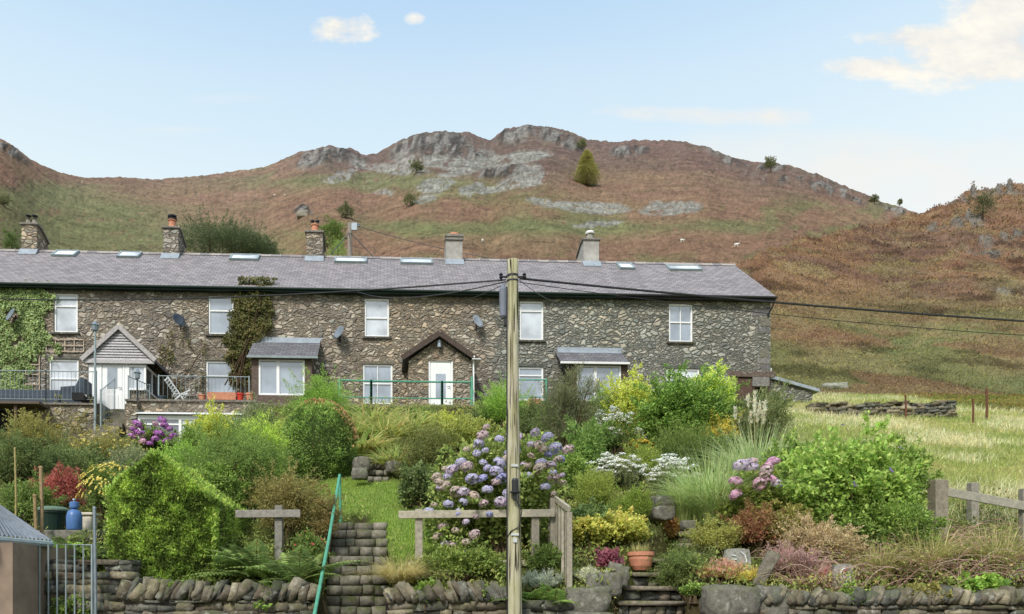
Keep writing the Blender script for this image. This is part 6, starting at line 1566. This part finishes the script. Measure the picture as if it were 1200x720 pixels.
# stakes and iron posts
def stake(name, label, px, top, base, w, mat, col, cat, group=None, Y=None):
    g = GP(px, base) if Y is None else Vector(((px-CX)/K*Y, Y, gz((px-CX)/K*Y, Y)))
    mb = MB(); mb.cur = col; zt = zY(top, g.y); r = w*g.y/K/2
    mb.tube([(g.x, g.y, g.z-.2), (g.x+.02, g.y, (g.z+zt)/2), (g.x, g.y, zt)], [r, r*.95, r*.9], 7); mb.lathe((g.x, g.y, zt), [(r*1.05,0),(r*1.05,.02),(r*.5,.04)], 7)
    tag(mb.build(name, mat, off=g), label, cat, group)
stake('iron_post', 'rusty iron post standing behind the tumbled field wall', 1061, 464, 492, 2.2, M['rust'], S(98,62,44), 'post', 'iron posts in the meadow')
stake('iron_post', 'short rusty iron post with knobbed top in the meadow', 1140, 469, 496, 2.4, M['rust'], S(98,62,44), 'post', 'iron posts in the meadow')
stake('iron_post', 'tall dark iron post in the upper meadow', 1156, 457, 494, 2.6, M['rust'], S(70,58,54), 'post', 'iron posts in the meadow')
stake('wooden_stake', 'tall pale wooden stake in front of the red maple', 48, 549, 640, 4.5, M['wood'], S(150,128,96), 'stake', Y=13.0)
stake('wooden_stake', 'short thick wooden stake beside the tall pale stake', 41, 582, 640, 5, M['wood'], S(140,120,84), 'stake', Y=12.9)
stake('bamboo_cane', 'thin pale cane rising from the dark feathery shrub', 17.5, 527, 620, 2.4, M['wood'], S(160,144,96), 'cane', Y=13.4)
stake('metal_post', 'tall galvanised tube post beside the metal gate', 110.5, 597, 740, 4.0, M['galv'], S(150,156,160), 'post', Y=11.0)
# metal gate
Yg = 11.05; e = empty('metal_gate', P(66, 720, Yg), 'low grey metal barred gate between the shed and the galvanised post', 'gate')
mb = MB()
a, b = P(26, 637, Yg), P(108, 639, Yg); za, zb2 = -.02, 0
mb.tube([(a.x,Yg,.1),a,b,(b.x,Yg,.1)], .022, 6); mb.build('frame', M['greypaint'], e)
for i in range(1, 8):
    t = i/8; p = a.lerp(b, t); mb = MB(); mb.tube([(p.x,Yg,.1), p], .011, 5); mb.build('bar', M['greypaint'], e)
mb = MB(); p = a.lerp(b, 0); mb.tube([(a.x,Yg,.62),(b.x,Yg,.6)], .014, 5); mb.build('crossbar', M['greypaint'], e)

# shed with corrugated roof
Ys0, Ys1 = 9.6, 11.6
xr = (47-CX)/K*11.1; xe = (62-CX)/K*11.3
e = empty('garden_shed', Vector((xr-1, 10.5, 0)), 'low rendered shed with a corrugated iron roof at the frame edge', 'shed')
x_l = xr-2.6
zel_ = zY(629, 10.2)
mb = MB(); mb.cur = S(150,128,108); mb.box(x_l, xr-.0, 10.35, 12.6, -.1, zY(634,10.3)-.02); mb.build('wall', m_plain('shed_render', S(138,120,104), .95, .3, 2.2, bstr=.6), e)
mb = MB(); mb.cur = S(60,60,62)
p0, p1 = P(-30, 625, 10.05), P(62, 634, 11.35)          # eave line
q0, q1 = P(-30, 575, 11.6), P(-2, 591, 12.2)
n = 90; vs = []
for i in range(n+1):
    t = i/n; dz = .018*math.sin(i*pi*2/5.0)
    vs += [p0.lerp(p1, t)+Vector((0,0,dz)), q0.lerp(q1, t)+Vector((0,0,dz))]
mb.add(vs, [(2*i, 2*i+2, 2*i+3, 2*i+1) for i in range(n)])
rf = mb.build('roof', m_plain('corrugated_iron', S(122,128,134), .5, .25, 6, .3), e)
mb = MB(); mb.tube([p0+Vector((0,-.05,-.06)), p1+Vector((0,-.05,-.06))], .05, 8); mb.build('gutter', M['greypaint'], e)
mb = MB(); mb.tube([P(24, 640, 10.9), (P(24,640,10.9).x, 10.9, 0)], .035, 8); mb.build('downpipe', M['galv'], e)

# blue gas bottle, bins
c = P(87, 624, 13.6); c.z = gz(c.x, 13.6)-.02
c = Vector((P(87,620,13.4).x, 13.4, zY(622,13.4)))
e = empty('gas_bottle', c, 'blue gas bottle standing on a slab behind the metal gate', 'gas bottle')
mb = MB(); mb.lathe(c, [(.12,0),(.135,.03),(.135,.26),(.11,.34),(.05,.38),(.045,.40)], 20); mb.build('body', M['bluegas'], e, smooth=True)
mb = MB(); mb.lathe(c+Vector((0,0,.40)), [(.075,0),(.08,.02),(.08,.10),(.07,.11)], 16); mb.build('collar', M['bluegas'], e)
mb = MB(); mb.lathe(c+Vector((0,0,.41)), [(.02,0),(.02,.13),(.035,.135),(.03,.16)], 10); mb.build('valve', M['galv'], e)
mb = MB(); mb.cur = S(120,116,108); mb.box(c.x-.9, c.x+.5, 13.2, 14.1, c.z-.5, c.z-.004); tag(mb.build('stone_slab', M['stone'], off=c, bevel=.015), 'flat stone slab carrying the blue gas bottle and bins', 'slab')
c2 = Vector((P(62,610,13.7).x, 13.7, c.z)); e = empty('garden_bin', c2, 'dark green lidded plastic bin behind the fern clump', 'bin')
mb = MB(); mb.lathe(c2, [(.22,0),(.27,.32),(.29,.33),(.29,.37)], 22); mb.build('body', M['darkgreen'], e)
mb = MB(); mb.lathe(c2+Vector((0,0,.37)), [(.31,0),(.31,.03),(.22,.08),(.05,.10)], 22); mb.build('lid', m_plain('faded_green_lid', S(92,112,92), .6), e)
c3 = Vector((P(97,605,13.9).x, 13.9, c.z)); e = empty('storage_tub', c3, 'pale cream plastic tub behind the blue gas bottle', 'tub')
mb = MB(); mb.prism([(-.2,0),(.2,0),(.24,.3),(-.24,.3)], 1, -.16, .16); mb.build('body', m_plain('cream_plastic', S(214,204,184), .5), e, off=(0,0,0), bevel=.03)
mb = MB(); mb.box(-.26,.26,-.19,.19,.304,.36); mb.build('lid', m_plain('cream_lid', S(196,186,166), .5), e, off=(0,0,0), bevel=.02)
fern('small fern leaning across the blue gas bottle', 80, 612, 652, 44, [S(70,86,40), S(106,122,58)], 12, Y=13.0)
# terracotta pot on the slab steps
c = Vector((P(751,668,12.9).x, 12.9, zY(668.5,12.9)))
e = empty('terracotta_pot', c, 'large terracotta pot of thin grass on the slab steps', 'plant pot')
s = 12.9/K
mb = MB(); mb.lathe(c, [(9*s,0),(12*s,5*s),(14*s,13*s),(14*s,16.5*s),(15.3*s,17*s),(15.3*s,21.5*s),(13.8*s,21.5*s),(13*s,17*s)], 28); mb.build('body', M['terracotta'], e, smooth=False)
mb = MB(); mb.cur = S(56,44,32); mb.lathe(c+Vector((0,0,18*s)), [(13.2*s,-.01),(13*s,0),(.01,.02)], 20); mb.build('soil', M['twig'], e)
b = Bag(); b.add(*blades(np.random.default_rng(5), (c.x,c.y,c.z+18*s), 220, .28, .007, [S(130,128,72), S(162,150,98)], .7, .8, 4, .8, .14)); b.build('grass', M['dry'], e)

# ================================================================== POLE AND CABLES
YP = 11.0; top = P(600.5, 305, YP); bot = P(603, 720, YP); bx = bot.x + (bot.x-top.x)*.25
e = empty('telegraph_pole', (bx, YP, -.05), 'tall weathered wooden telegraph pole in front of the terrace', 'telegraph pole')
mb = MB(); N = 24; rp = random.Random(2); pts = []; rad = []
for i in range(N+1):
    t = i/N; z = -.3 + (top.z+.3)*t; pts.append((bx+(top.x-bx)*t + .004*math.sin(7*t), YP, z)); rad.append(.115-.035*t)
mb.cur = S(160,150,118); mb.tube(pts, rad, 20)
def m_pole():
    t = NT('pole_timber'); v = obj_vec(t, (1,1,.04)); n1 = t.noise(v, 16.0, 6, .7); n2 = t.noise(obj_vec(t), 1.4, 4)
    c = t.ramp(n1, [(.40, S(110,102,84)), (.48, S(170,161,138)), (.56, S(196,188,166)), (.66, S(150,144,122))])
    c = t.mix(c, S(150,152,96), t.rng(n2, .42, .62, 0, .5))
    cr = t.noise(obj_vec(t, (1,1,.03)), 44.0, 3, .5)
    c = t.mix(c, S(44,38,30), t.rng(cr, .42, .38))
    return t.out(t.bsdf(c, .9, n1, .8, .01, .15))
mb.build('pole', m_pole(), e, smooth=True)
def pole_at(py): 
    z = zY(py, YP); t = (z+.3)/(top.z+.3); return Vector((bx+(top.x-bx)*t, YP, z)), .115-.035*t
mb = MB()
for py, w_ in ((324,.03),(330,.02)):
    q, r = pole_at(py); mb.lathe(q-Vector((0,0,w_/2)), [(r+.006,0),(r+.006,w_)], 20)
for sx in (-1, 1):
    q, r = pole_at(325); mb.tube([q+Vector((sx*r,0,0)), q+Vector((sx*(r+.09),-.02,.0))], .014, 6); mb.lathe(q+Vector((sx*(r+.09),-.02,-.03)), [(.02,0),(.03,.02),(.018,.04),(.03,.06),(.015,.08)], 10)
mb.build('bracket', M['black'], e)
q, r = pole_at(353); mb = MB(); mb.lathe(q+Vector((-r-.06,-.02,-.26)), [(.03,0),(.05,.03),(.055,.42),(.035,.47),(.02,.5)], 14); mb.build('cable_joint', m_plain('grey_joint', S(112,116,128), .5), e)
mb = MB(); mb.obox(q+Vector((-r-.01,.02,-.08)), .06, .1, .55); mb.build('junction_box', M['black'], e)
q, r = pole_at(577); mb = MB(); mb.lathe(q+Vector((0,-r-.055,-.14)), [(.03,0),(.03,.10),(.075,.11),(.075,.13),(.05,.14),(.05,.29),(.035,.32)], 16); mb.build('cable_terminal', M['black'], e)
mb = MB(); 
pts = []
for py in range(345, 730, 12): q, r = pole_at(py); pts.append(q+Vector((-r*.98,-.02,0)))
mb.tube(pts, .016, 6)
q1, r1 = pole_at(588); q2, r2 = pole_at(622); mb.tube([q1+Vector((.02,-r1-.05,0)), q1+Vector((.1,-r1-.03,-.15)), q2+Vector((.06,-r2-.01,.05)), q2+Vector((-.06,-r2*.95,-.02)), q2+Vector((-r2,-.03,-.1))], .009, 5)
mb.build('cable_run', M['black'], e)
mb = MB()
for py, w_, h_ in ((547,.10,.035),(627,.11,.035),(634,.06,.06)): q, r = pole_at(py); mb.obox(q+Vector((.0,-r-.008,0)), w_, .012, h_)
mb.build('plate', m_plain('number_plate', S(190,192,190), .4), e)

def cable(label, a, b, sag, r, group='overhead cables from the telegraph pole', n=24):
    a, b = Vector(a), Vector(b); pts = [a.lerp(b, i/n) - Vector((0,0,sag*4*(i/n)*(1-i/n))) for i in range(n+1)]
    mb = MB(); mb.tube(pts, r, 5); tag(mb.build('overhead_cable', M['black'], off=a), label, 'cable', group)
q, r = pole_at(331); s0 = q+Vector((.1,-.02,.05)); s1 = q+Vector((-.1,-.02,.03))
cable('thick black cable running from the pole out over the hillside', s0, P(1290, 382, 12.5), .05, .017)
cable('thick black cable leaving the pole along the gutter towards the ivy', s1, P(-60, 348, 16.0), .16, .013)
cable('black cable from the pole dipping to the wall above the brown rubble', s1+Vector((0,0,-.03)), W3(UZ(414,340,-.2)[0], -.2, UZ(414,340,-.2)[1]), .28, .010)
cable('thin grey cable from the pole to the gutter over the upper sash window', s1+Vector((0,0,-.06)), W3(UZ(446,348,-.3)[0], -.3, UZ(446,350,-.3)[1]), .45, .006)
cable('thin cable from the pole to the wall above the cross-paned upper window', s0+Vector((0,0,-.03)), W3(UZ(655,350,-.2)[0], -.2, UZ(655,352,-.2)[1]), .12, .006)
cable('thin cable following the thick cable out past the gable', s0+Vector((0,.02,-.05)), P(1290, 398, 12.7), .11, .006)
# pole on the hill behind the roof
Yh = 52.0; g = P(410, 330, Yh); tp = P(410, 262, Yh)
e = empty('utility_pole', g, 'grey utility pole rising behind the roof ridge with stay wires', 'utility pole')
mb = MB(); mb.cur = S(140,130,120); mb.tube([g-Vector((0,0,3)), tp], [.2,.16], 10); mb.build('pole', M['wood'], e)
mb = MB(); mb.cur = S(150,140,130); mb.obox(tp+Vector((.25,-.05,-.25)), .5, .12, .5); mb.lathe(tp+Vector((.62,0,-.25)), [(.06,0),(.09,.05),(.06,.1),(.09,.15),(.05,.2)], 10); mb.tube([tp+Vector((.3,0,-.16)), tp+Vector((.62,0,-.16))], .03, 5); mb.build('bracket', M['galv'], e)
for lab, a, b in (('thin wire from the hill pole passing behind the grey rendered chimney', tp+Vector((.6,0,-.2)), P(640, 312, 46)),):
    cable(lab, a, b, .3, .022, None)
for i, (lab, bx_, by_) in enumerate((('stay wire of the hill pole slanting towards the red-potted chimney', 388, 298), ('stay wire of the hill pole slanting away from the chimney', 440, 304))):
    cable(lab, tp+Vector((0,0,-.6)), P(bx_, by_, 48), 0, .028, 'stay wires of the hill pole', n=2)

# ================================================================== HILL TREES, SHEEP
def on_hill(px, py):
    best = None
    for G in (BANKGRID, FELLGRID):
        d2 = (G[0]-px)**2 + ((G[1]-py)*1.0)**2; d2[-3:] = 1e9
        i, j = np.unravel_index(int(np.argmin(d2)), d2.shape)
        if d2[i,j] < 60 and (best is None or G[3][i,j] < best.y): best = Vector((G[2][i,j], G[3][i,j], G[4][i,j]))
    return best
def hill_tree(label, cx, top, base, w, Y, cols, kind='hill_tree', n=900, cat='tree', shape=.8, conifer=False, group='trees and bushes on the hillside', asp=.5, z=None):
    SEED[0] += 1; rng = np.random.default_rng(SEED[0]); g = on_hill(cx, base) if Y > 70 else P(cx, base, Y); Y = g.y; s = Y/K; h = (base-top)*s; rx = w/2*s
    e = empty(kind, g, label, cat, group)
    leaf = max(.09, 1.5*s); n = int(n*2.4)
    if conifer:
        m = n*2; t = rng.random(m)**.8; a = rng.uniform(0,6.28,m); rr = rx*np.minimum(1, (1-t)**.62*1.15)*np.minimum(1,.55+t*3)*np.sqrt(rng.random(m))*(.42+1.0*fbm(a*1.5, t*8, oct=3, seed=SEED[0]))
        p = np.array(g)+np.stack([rr*np.cos(a), rr*np.sin(a), h*(.04+.96*t)], -1); d = np.stack([np.cos(a), np.sin(a), -.1+0*a], -1)+rng.normal(0,.4,(m,3)); col = pal(cols, .2+.5*t*.5+.4*(fbm(a*2, t*9, seed=3)-.2)*.6, rng)
        np_mesh('crown', *leaf_arrays(p, d, rng.normal(0,.5,(m,3))+np.array([0,-.3,1]), leaf, leaf*.5, col), M['needle'], e)
    else:
        bush = 'bush' in kind; c = (g.x, g.y, g.z+h*(.42 if bush else .55))
        p, ax, nrm, L, Wd, C, cc = crown(rng, c, rx*.95, rx*.95, h*(.56 if bush else .48), n, leaf, cols, shape=shape, fill=.4)
        np_mesh('crown', *leaf_arrays(p, ax, nrm, L, L*asp, C), M['leaf'], e)
    mb = MB(); mb.cur = S(78,66,52); mb.tube([g-Vector((0,0,h*.25)), g+Vector((0,0,h*.3)), g+Vector((0,0,h*.8))], [h*.035, h*.028, h*.012], 6); mb.build('trunk', M['twig'], e)
def ray_fell(px, py):
    """depth of the hillside at a photo pixel, read from the sheet"""
    return float(np.interp(py, [150,170,200,230,260,290,310], [690,600,430,260,160,110,95]))
HT = [S(70,74,48), S(92,96,60), S(112,114,72)]
hill_tree('olive conifer standing alone high on the bracken slope', 687, 175, 217, 32, 330, [S(100,100,50), S(128,124,60), S(148,142,74)], 'conifer_tree', 2600, conifer=True)
hill_tree('small round dark tree on the rocky skyline ridge', 903, 184, 203, 15, 560, HT, n=500)
hill_tree('small flat-topped dark tree on the pale scree', 487, 192, 206, 20, 500, HT, 'hawthorn', 500)
hill_tree('dark bush on the grass below the scree', 481, 223, 241, 22, 350, HT, 'hill_bush', 500)
hill_tree('dark rounded bush beside the hill pole', 405, 238, 257, 24, 260, [S(52,60,38), S(78,86,50), S(100,106,64)], 'hill_bush', 700)
hill_tree('dark bush among crags below the skyline of the near fell', 1152, 227, 262, 34, 170, [S(44,52,34), S(70,76,48), S(92,96,62)], 'hill_bush', 900)
hill_tree('tiny tree at the foot of the distant ridge', 1055, 233, 242, 5, 470, HT, n=120)
hill_tree('small tree dark against the rocks near the ridge end', 1025, 229, 240, 10, 500, HT, n=300)
hill_tree('dark scrub bush below the middle summit', 682, 162, 176, 14, 600, HT, 'hill_bush', 300)
hill_tree('small round bush at the frame edge of the green shoulder', 5, 226, 241, 16, 200, HT, 'hill_bush', 400)
hill_tree('dark bush behind the first twin-potted chimney', 14, 268, 300, 22, 90, [S(50,66,30), S(74,96,42), S(96,116,56)], 'hill_bush', 900)
hill_tree('leafy green tree behind the red-potted chimney', 390, 255, 308, 34, 60, [S(52,66,28), S(84,104,40), S(112,132,54)], 'small_tree', 2600)
hill_tree('bright green feathery bush next to the hill pole foot', 396, 278, 312, 34, 56, [S(84,112,44), S(120,146,62), S(146,166,84)], 'hill_bush', 1600, asp=.2)
for i, (cx, top, base, w, lab) in enumerate(((246,258,306,100,'tallest dark gorse bush behind the roof ridge'), (284,266,308,86,'middle dark gorse bush behind the roof ridge'), (306,280,309,50,'lowest dark gorse bush sloping down to the roof ridge'))):
    hill_tree(lab, cx, top, base, w, 62+i*2, [S(52,64,42), S(72,86,54), S(94,108,70)], 'gorse_bush', 7000, cat='bush', group='gorse bushes behind the roof')
boulder('large grey rock on the hillside above the terrace roof', 354,251,15,8,on_hill(355,254).y,.3,0,.9,(140,134,122), None, pt=on_hill(355,254))
boulder('pale boulder lying in the grass behind the outhouse', 976,452,24,9,on_hill(976,455).y,0,0,.9,(150,150,138), None, pt=on_hill(976,455))
def m_sheep():
    V = []; mb = MB(); mb.cur = (.7,.68,.62)
    prof = [(.02,-.55),(.22,-.48),(.31,-.25),(.33,.05),(.3,.32),(.2,.48),(.1,.58)]
    R = Matrix.Rotation(pi/2, 3, 'Y'); mb.lathe((0,0,.62), [(r*.95, z) for r, z in prof], 12, R)
    mb.tube([(.48,0,.72),(.66,0,.86),(.74,0,.84),(.92,0,.72)], [.14,.13,.12,.06], 8)
    for sy in (-1,1):
        mb.tube([(.72,sy*.08,.92),(.68,sy*.2,.9)], [.04,.01], 5)
        for x in (-.35,.33): mb.tube([(x,sy*.16,.5),(x-.02,sy*.16,.25),(x,sy*.16,0)], [.08,.045,.04], 6)
    return mb
shp = [(322,229,320,'white sheep grazing on the green slope below the first crag',0), (334,229,322,'second white sheep close beside another on the green slope',.6), (800,283,118,'tiny white sheep in the bracken above the roof ridge',0.3), (863,289,125,'white sheep in the bracken above the gable end',-.4), (566,284,120,'lone pale sheep on the bracken near the grey rendered chimney',1)]
for px, py, Y, lab, rz in shp:
    g = on_hill(px, py); e = empty('sheep', g, lab, 'sheep', 'sheep on the fell', rz=rz)
    o = m_sheep().build('sheep', M['wool'], off=(0,0,0)); me = o.data; bpy.data.objects.remove(o); bpy.data.objects.remove(e)
    o = link('sheep', me); o.location = g; o.rotation_euler = (0,0,rz); o.scale = (1.2,1.2,1.2); tag(o, lab, 'sheep', 'sheep on the fell')

# ================================================================== GRASS AND GROUND COVER (stuff)
rng = np.random.default_rng(900)
def scatter_px(n, x0, x1, y0, y1, fn=None):
    px = rng.uniform(x0, x1, n); Y = rng.uniform(0, 1, n)
    return px
def ground_pts(n, box, dens=None):
    """points spread over the ground, more per square metre close by"""
    x0, x1, y0, y1 = box; y = y0*(y1/y0)**rng.random(n); x = rng.uniform(x0, x1, n)*y/K
    if dens is not None: k = rng.random(n) < dens(x, y); x, y = x[k], y[k]
    return np.stack([x, y, ground(x, y)], -1)
def to_px(p): return CX + p[:,0]*K/p[:,1], CY - (p[:,2]-EYE)*K/p[:,1]
# lawn
p = ground_pts(60000, (-140, 60, 11.7, 19), lambda x, y: lawnmask(CX+x*K/y, CY-(ground(x,y)-EYE)*K/y) > .45)
b = Bag(); b.add(*blades(rng, p, len(p), .075, .008, [S(92,112,42), S(124,144,56), S(152,166,80)], .8, .7, 2, .6, .02)); o = b.build('lawn_grass', M['leaf']); tag(o, 'short bright mown grass above the main steps', 'grass', kind='stuff')
# meadow
def meadow_d(x, y):
    px, py = CX+x*K/y, CY-(ground(x,y)-EYE)*K/y
    return sstep(8.2, 10.5, x + (fbm(x, y, seed=5)-.5)*2)*sstep(13.6, 15, y)*np.where((x > 11) | (y < 27), 1, 0)*(py + (fbm(x*.8,y*.4,seed=9)-.5)*14 > 452+(px-955)*.14)
p = ground_pts(95000, (560-CX+300, 1300-CX, 13.6, 41), meadow_d)
t = fbm(p[:,0]*.55, p[:,1]*.9, seed=72)
b = Bag(); far = p[:,1]/15
Lb = .22*np.ones(len(p)); cols_s = [S(164,154,108), S(192,182,140), S(184,176,142)]; cols_g = [S(108,122,58), S(138,146,76), S(158,158,94)]
g1 = (t + rng.normal(0,.06,len(p))) > .44
for m_, cs, L in ((g1, cols_g, .24), (~g1, cols_s, .36)):
    q = p[m_]; b.add(*blades(rng, q, len(q), L, .0065*q[:,1]/13, cs, 1.0, 1.0, 3, .9, .12))
o = b.build('meadow_grass', M['dry']); tag(o, 'long pale seeding meadow grass on the slope', 'grass', kind='stuff')
# low mixed ground cover between the shrubs
def gc_d(x, y):
    px, py = CX+x*K/y, CY-(ground(x,y)-EYE)*K/y
    d = (1-lawnmask(px, py))*(1-sstep(8.0, 9.5, x)*sstep(14.5, 16, y))
    steps = (np.abs(px-420) < 36) & (y < 14.3); steps |= (np.abs(px-443) < 12) & (y > 16.8) & (y < 18.6)
    steps |= (px > 735) & (px < 826) & (y < 13.4) & (np.abs(px - np.interp(y, [11.4,12.3,13.2,14.3], [765,770,790,812])) < 40)
    return np.where(steps, 0, d)*(y < 28.2)
p = ground_pts(120000, (-540, 740, 11.5, 28.2), gc_d)
t = fbm(p[:,0]*1.1, p[:,1]*1.1, seed=81)
d = rng.normal(0,.7,p.shape)+np.array([0,-.2,.7]); nn = rng.normal(0,.6,p.shape)+np.array([0,-.4,.8])
p = p + np.stack([0*t, 0*t, (rng.random(len(p))**.6)*(.08+.55*np.clip(fbm(p[:,0]*1.6, p[:,1]*1.6, seed=83)-.42,0,1)*2)], -1)
L = .055*rng.uniform(.5,1.5,len(p))*np.sqrt(p[:,1]/13)
b = Bag(); b.add(*leaf_arrays(p, d, nn, L, L*.5, pal([S(70,70,36), S(92,108,44), S(116,132,52), S(146,148,72), S(138,112,70)], .42+(t-.5)*2.0+rng.normal(0,.10,len(p)), rng)))
q = ground_pts(16000, (-540, 740, 11.5, 28.2), gc_d); b2 = Bag(); b2.add(*blades(rng, q, len(q), .2, .012, [S(84,100,42), S(120,134,60), S(156,148,92)], .9, .8, 2, .8, .05))
o = b.build('ground_cover', M['leaf']); tag(o, 'low mixed leafy ground cover between the garden shrubs', 'ground cover', kind='stuff')
o = b2.build('garden_grass', M['leaf']); tag(o, 'rough grass growing between the garden shrubs', 'grass', kind='stuff')
# brambles and dry stems over the low wall
def bramble(label, px0, px1, Y, z0, n, seed, leaves=900):
    r = np.random.default_rng(seed); mb = MB(); tips = []
    xa, xb = (px0-CX)/K*Y, (px1-CX)/K*Y; e = empty('bramble', ((xa+xb)/2, Y, gz((xa+xb)/2, Y)), label, 'bramble')
    for i in range(n):
        x = r.uniform(xa, xb); y = Y+r.uniform(-.35,.7); g0 = gz(x, y); a = r.uniform(0, 6.28); L = r.uniform(.35, 1.1); hgt = r.uniform(.08,.5)
        mb.cur = [S(160,128,112), S(180,150,132), S(138,106,92), S(190,164,150)][int(r.integers(4))]
        pts = [(x+L*t*math.cos(a), y+L*t*math.sin(a)*.5-.12*t, g0-.02+hgt*4*t*(1-t*.72)*.7) for t in np.linspace(0,1,6)]
        mb.tube(pts, [.008,.007,.006,.005,.004,.002], 4, cap=False); tips += pts[2:]
    mb.build('stems', M['twig'], e)
    q = np.array(tips)[r.integers(len(tips), size=leaves)] + r.normal(0,.06,(leaves,3))
    b = Bag(); b.add(*leaf_arrays(q, r.normal(0,1,(leaves,3)), r.normal(0,.6,(leaves,3))+np.array([0,-.4,.7]), .05*r.uniform(.6,1.3,leaves), .035, pal([S(110,70,60), S(110,116,52), S(140,144,70), S(150,110,90)], r.random(leaves), r))); b.build('leaves', M['leaf'], e)
bramble('tangle of dry pinkish bramble stems over the low wall below the old fence', 1010, 1290, 12.1, 0, 420, 31, 1500)
bramble('bramble tangle climbing round the old lichen-grey fence post', 1060, 1180, 12.9, 0, 170, 32, 400)
bramble('thin dry stems between the mauve heather and the carved spiral stone', 925, 1010, 12.0, 0, 160, 33, 200)
shrub('low leafy weeds on the bank above the brambles', 'plant', 1120, 640, 690, 130, [S(84,96,40), S(120,128,56), S(146,146,80)], .08, 2200, kind='ground_plant', asp=.5, Y=12.6, depth=.3)
for lab, cx, top, base, w, Y in (('rough grass tuft among the bramble stems by the old fence post', 1085, 625, 690, 70, 12.3), ('rough grass tuft under the meadow fence rail', 1165, 620, 690, 80, 12.4), ('rough grass tuft beside the carved spiral stone', 1030, 640, 694, 60, 12.1)):
    grass_clump(lab, 'grass tuft', cx, top, base, w, [S(110,116,60), S(150,146,86), S(178,164,112)], 380, .012, kind='grass_tuft', lean=.8, Y=Y, mat='dry')
shrub('greenish weeds mixed with red stems behind the low rounded stone wall', 'plant', 1050, 650, 694, 90, [S(84,92,40), S(120,126,56), S(140,104,76)], .07, 1800, kind='ground_plant', asp=.4, Y=12.0, depth=.3)
shrub('creeping weeds on the bank between the slab steps and the flat-topped boulder', 'plant', 812, 690, 726, 36, G1, .06, 900, kind='ground_plant', asp=.6, Y=11.5, depth=.3, core=.4)
shrub('mossy weeds along the foot of the wall behind the metal gate', 'plant', 84, 694, 728, 70, G1, .06, 900, kind='ground_plant', asp=.6, Y=11.2, depth=.25, core=0, ground_z=1.0)
for lab, cx, top, base, w, cols in (('trailing green weeds over the coping beneath the ferns', 205, 682, 708, 52, G1), ('leafy tuft hanging over the wall beside the green handrail foot', 348, 684, 712, 34, MID), ('trailing creeper over the coping between the main steps and the pole', 500, 684, 712, 44, G1), ('small weeds spilling over the coping near the pole', 566, 682, 712, 40, MID), ('trailing weeds over the rounded stones under the spiral stone', 1000, 686, 712, 50, G1), ('creeping stems hanging over the low wall beneath the bramble tangle', 1090, 684, 710, 64, OLV)):
    shrub(lab, 'plant', cx, top, base, w, cols, .075, 700, kind='ground_plant', asp=.6, Y=11.3, depth=.35, core=0, ground_z=zY(base, 11.3), stems=6)
shrub('round nasturtium leaves at the edge of the low wall', 'plant', 1158, 676, 700, 50, BRI, .12, 180, kind='leafy_plant', asp=.9, Y=11.6, core=0)
# bracken over the near bank: tussocks of small fronds, bigger further off
n = 70000; PXb, PYb = BANKGRID[0], BANKGRID[1]
ii = rng.integers(8, BANKGRID[0].shape[0]-4, n*3); jj = rng.integers(0, BANKGRID[0].shape[1], n*3)
ok = (PXb[ii,jj] > 860) & (PXb[ii,jj] < 1300) & (PYb[ii,jj] < 486); ii, jj = ii[ok][:n], jj[ok][:n]
p = np.stack([BANKGRID[2][ii,jj], BANKGRID[3][ii,jj], BANKGRID[4][ii,jj]], -1); col = BANKGRID[5][ii,jj]
q = ground_pts(26000, (440, 800, 22, 41), lambda x, y: (CY-(ground(x,y)-EYE)*K/y + (fbm(x*.8,y*.4,seed=9)-.5)*14 < 452+(CX+x*K/y-955)*.14)*(x > 11.6))
qn = fbm(q[:,0]*.8, q[:,1]*.6, seed=44); p = np.concatenate([p, q]); col = np.concatenate([col, mixc(OLIVE*.85, mixc(RUST2*.7, np.array(S(96,104,52)), sstep(.3,.5,fbm(q[:,0]*2, q[:,1]*2, seed=45))), sstep(.45,.6,qn))])
s = p[:,1]/K; p[:,0] += rng.normal(0,1,len(p))*s; p[:,2] += rng.random(len(p))*1.2*s
m = len(p); d = rng.normal(0,.8,(m,3))+np.array([0,-.3,.5]); nn = rng.normal(0,.35,(m,3))+np.array([-.2,-.7,.8])
L = s*rng.uniform(1.4,3.8,m); tint = (rng.random((m,1)))
cc = np.clip(1.5*col*(.72+.62*rng.random((m,1)))*np.where(rng.random((m,1)) < .18, np.array([1.15,1.12,.8]), 1.0), .004, .6)
b = Bag(); b.add(*leaf_arrays(p, d, nn, L, L*.45, cc)); o = b.build('bracken', M['dry']); tag(o, 'rust and green bracken covering the near hillside', 'bracken', kind='stuff')
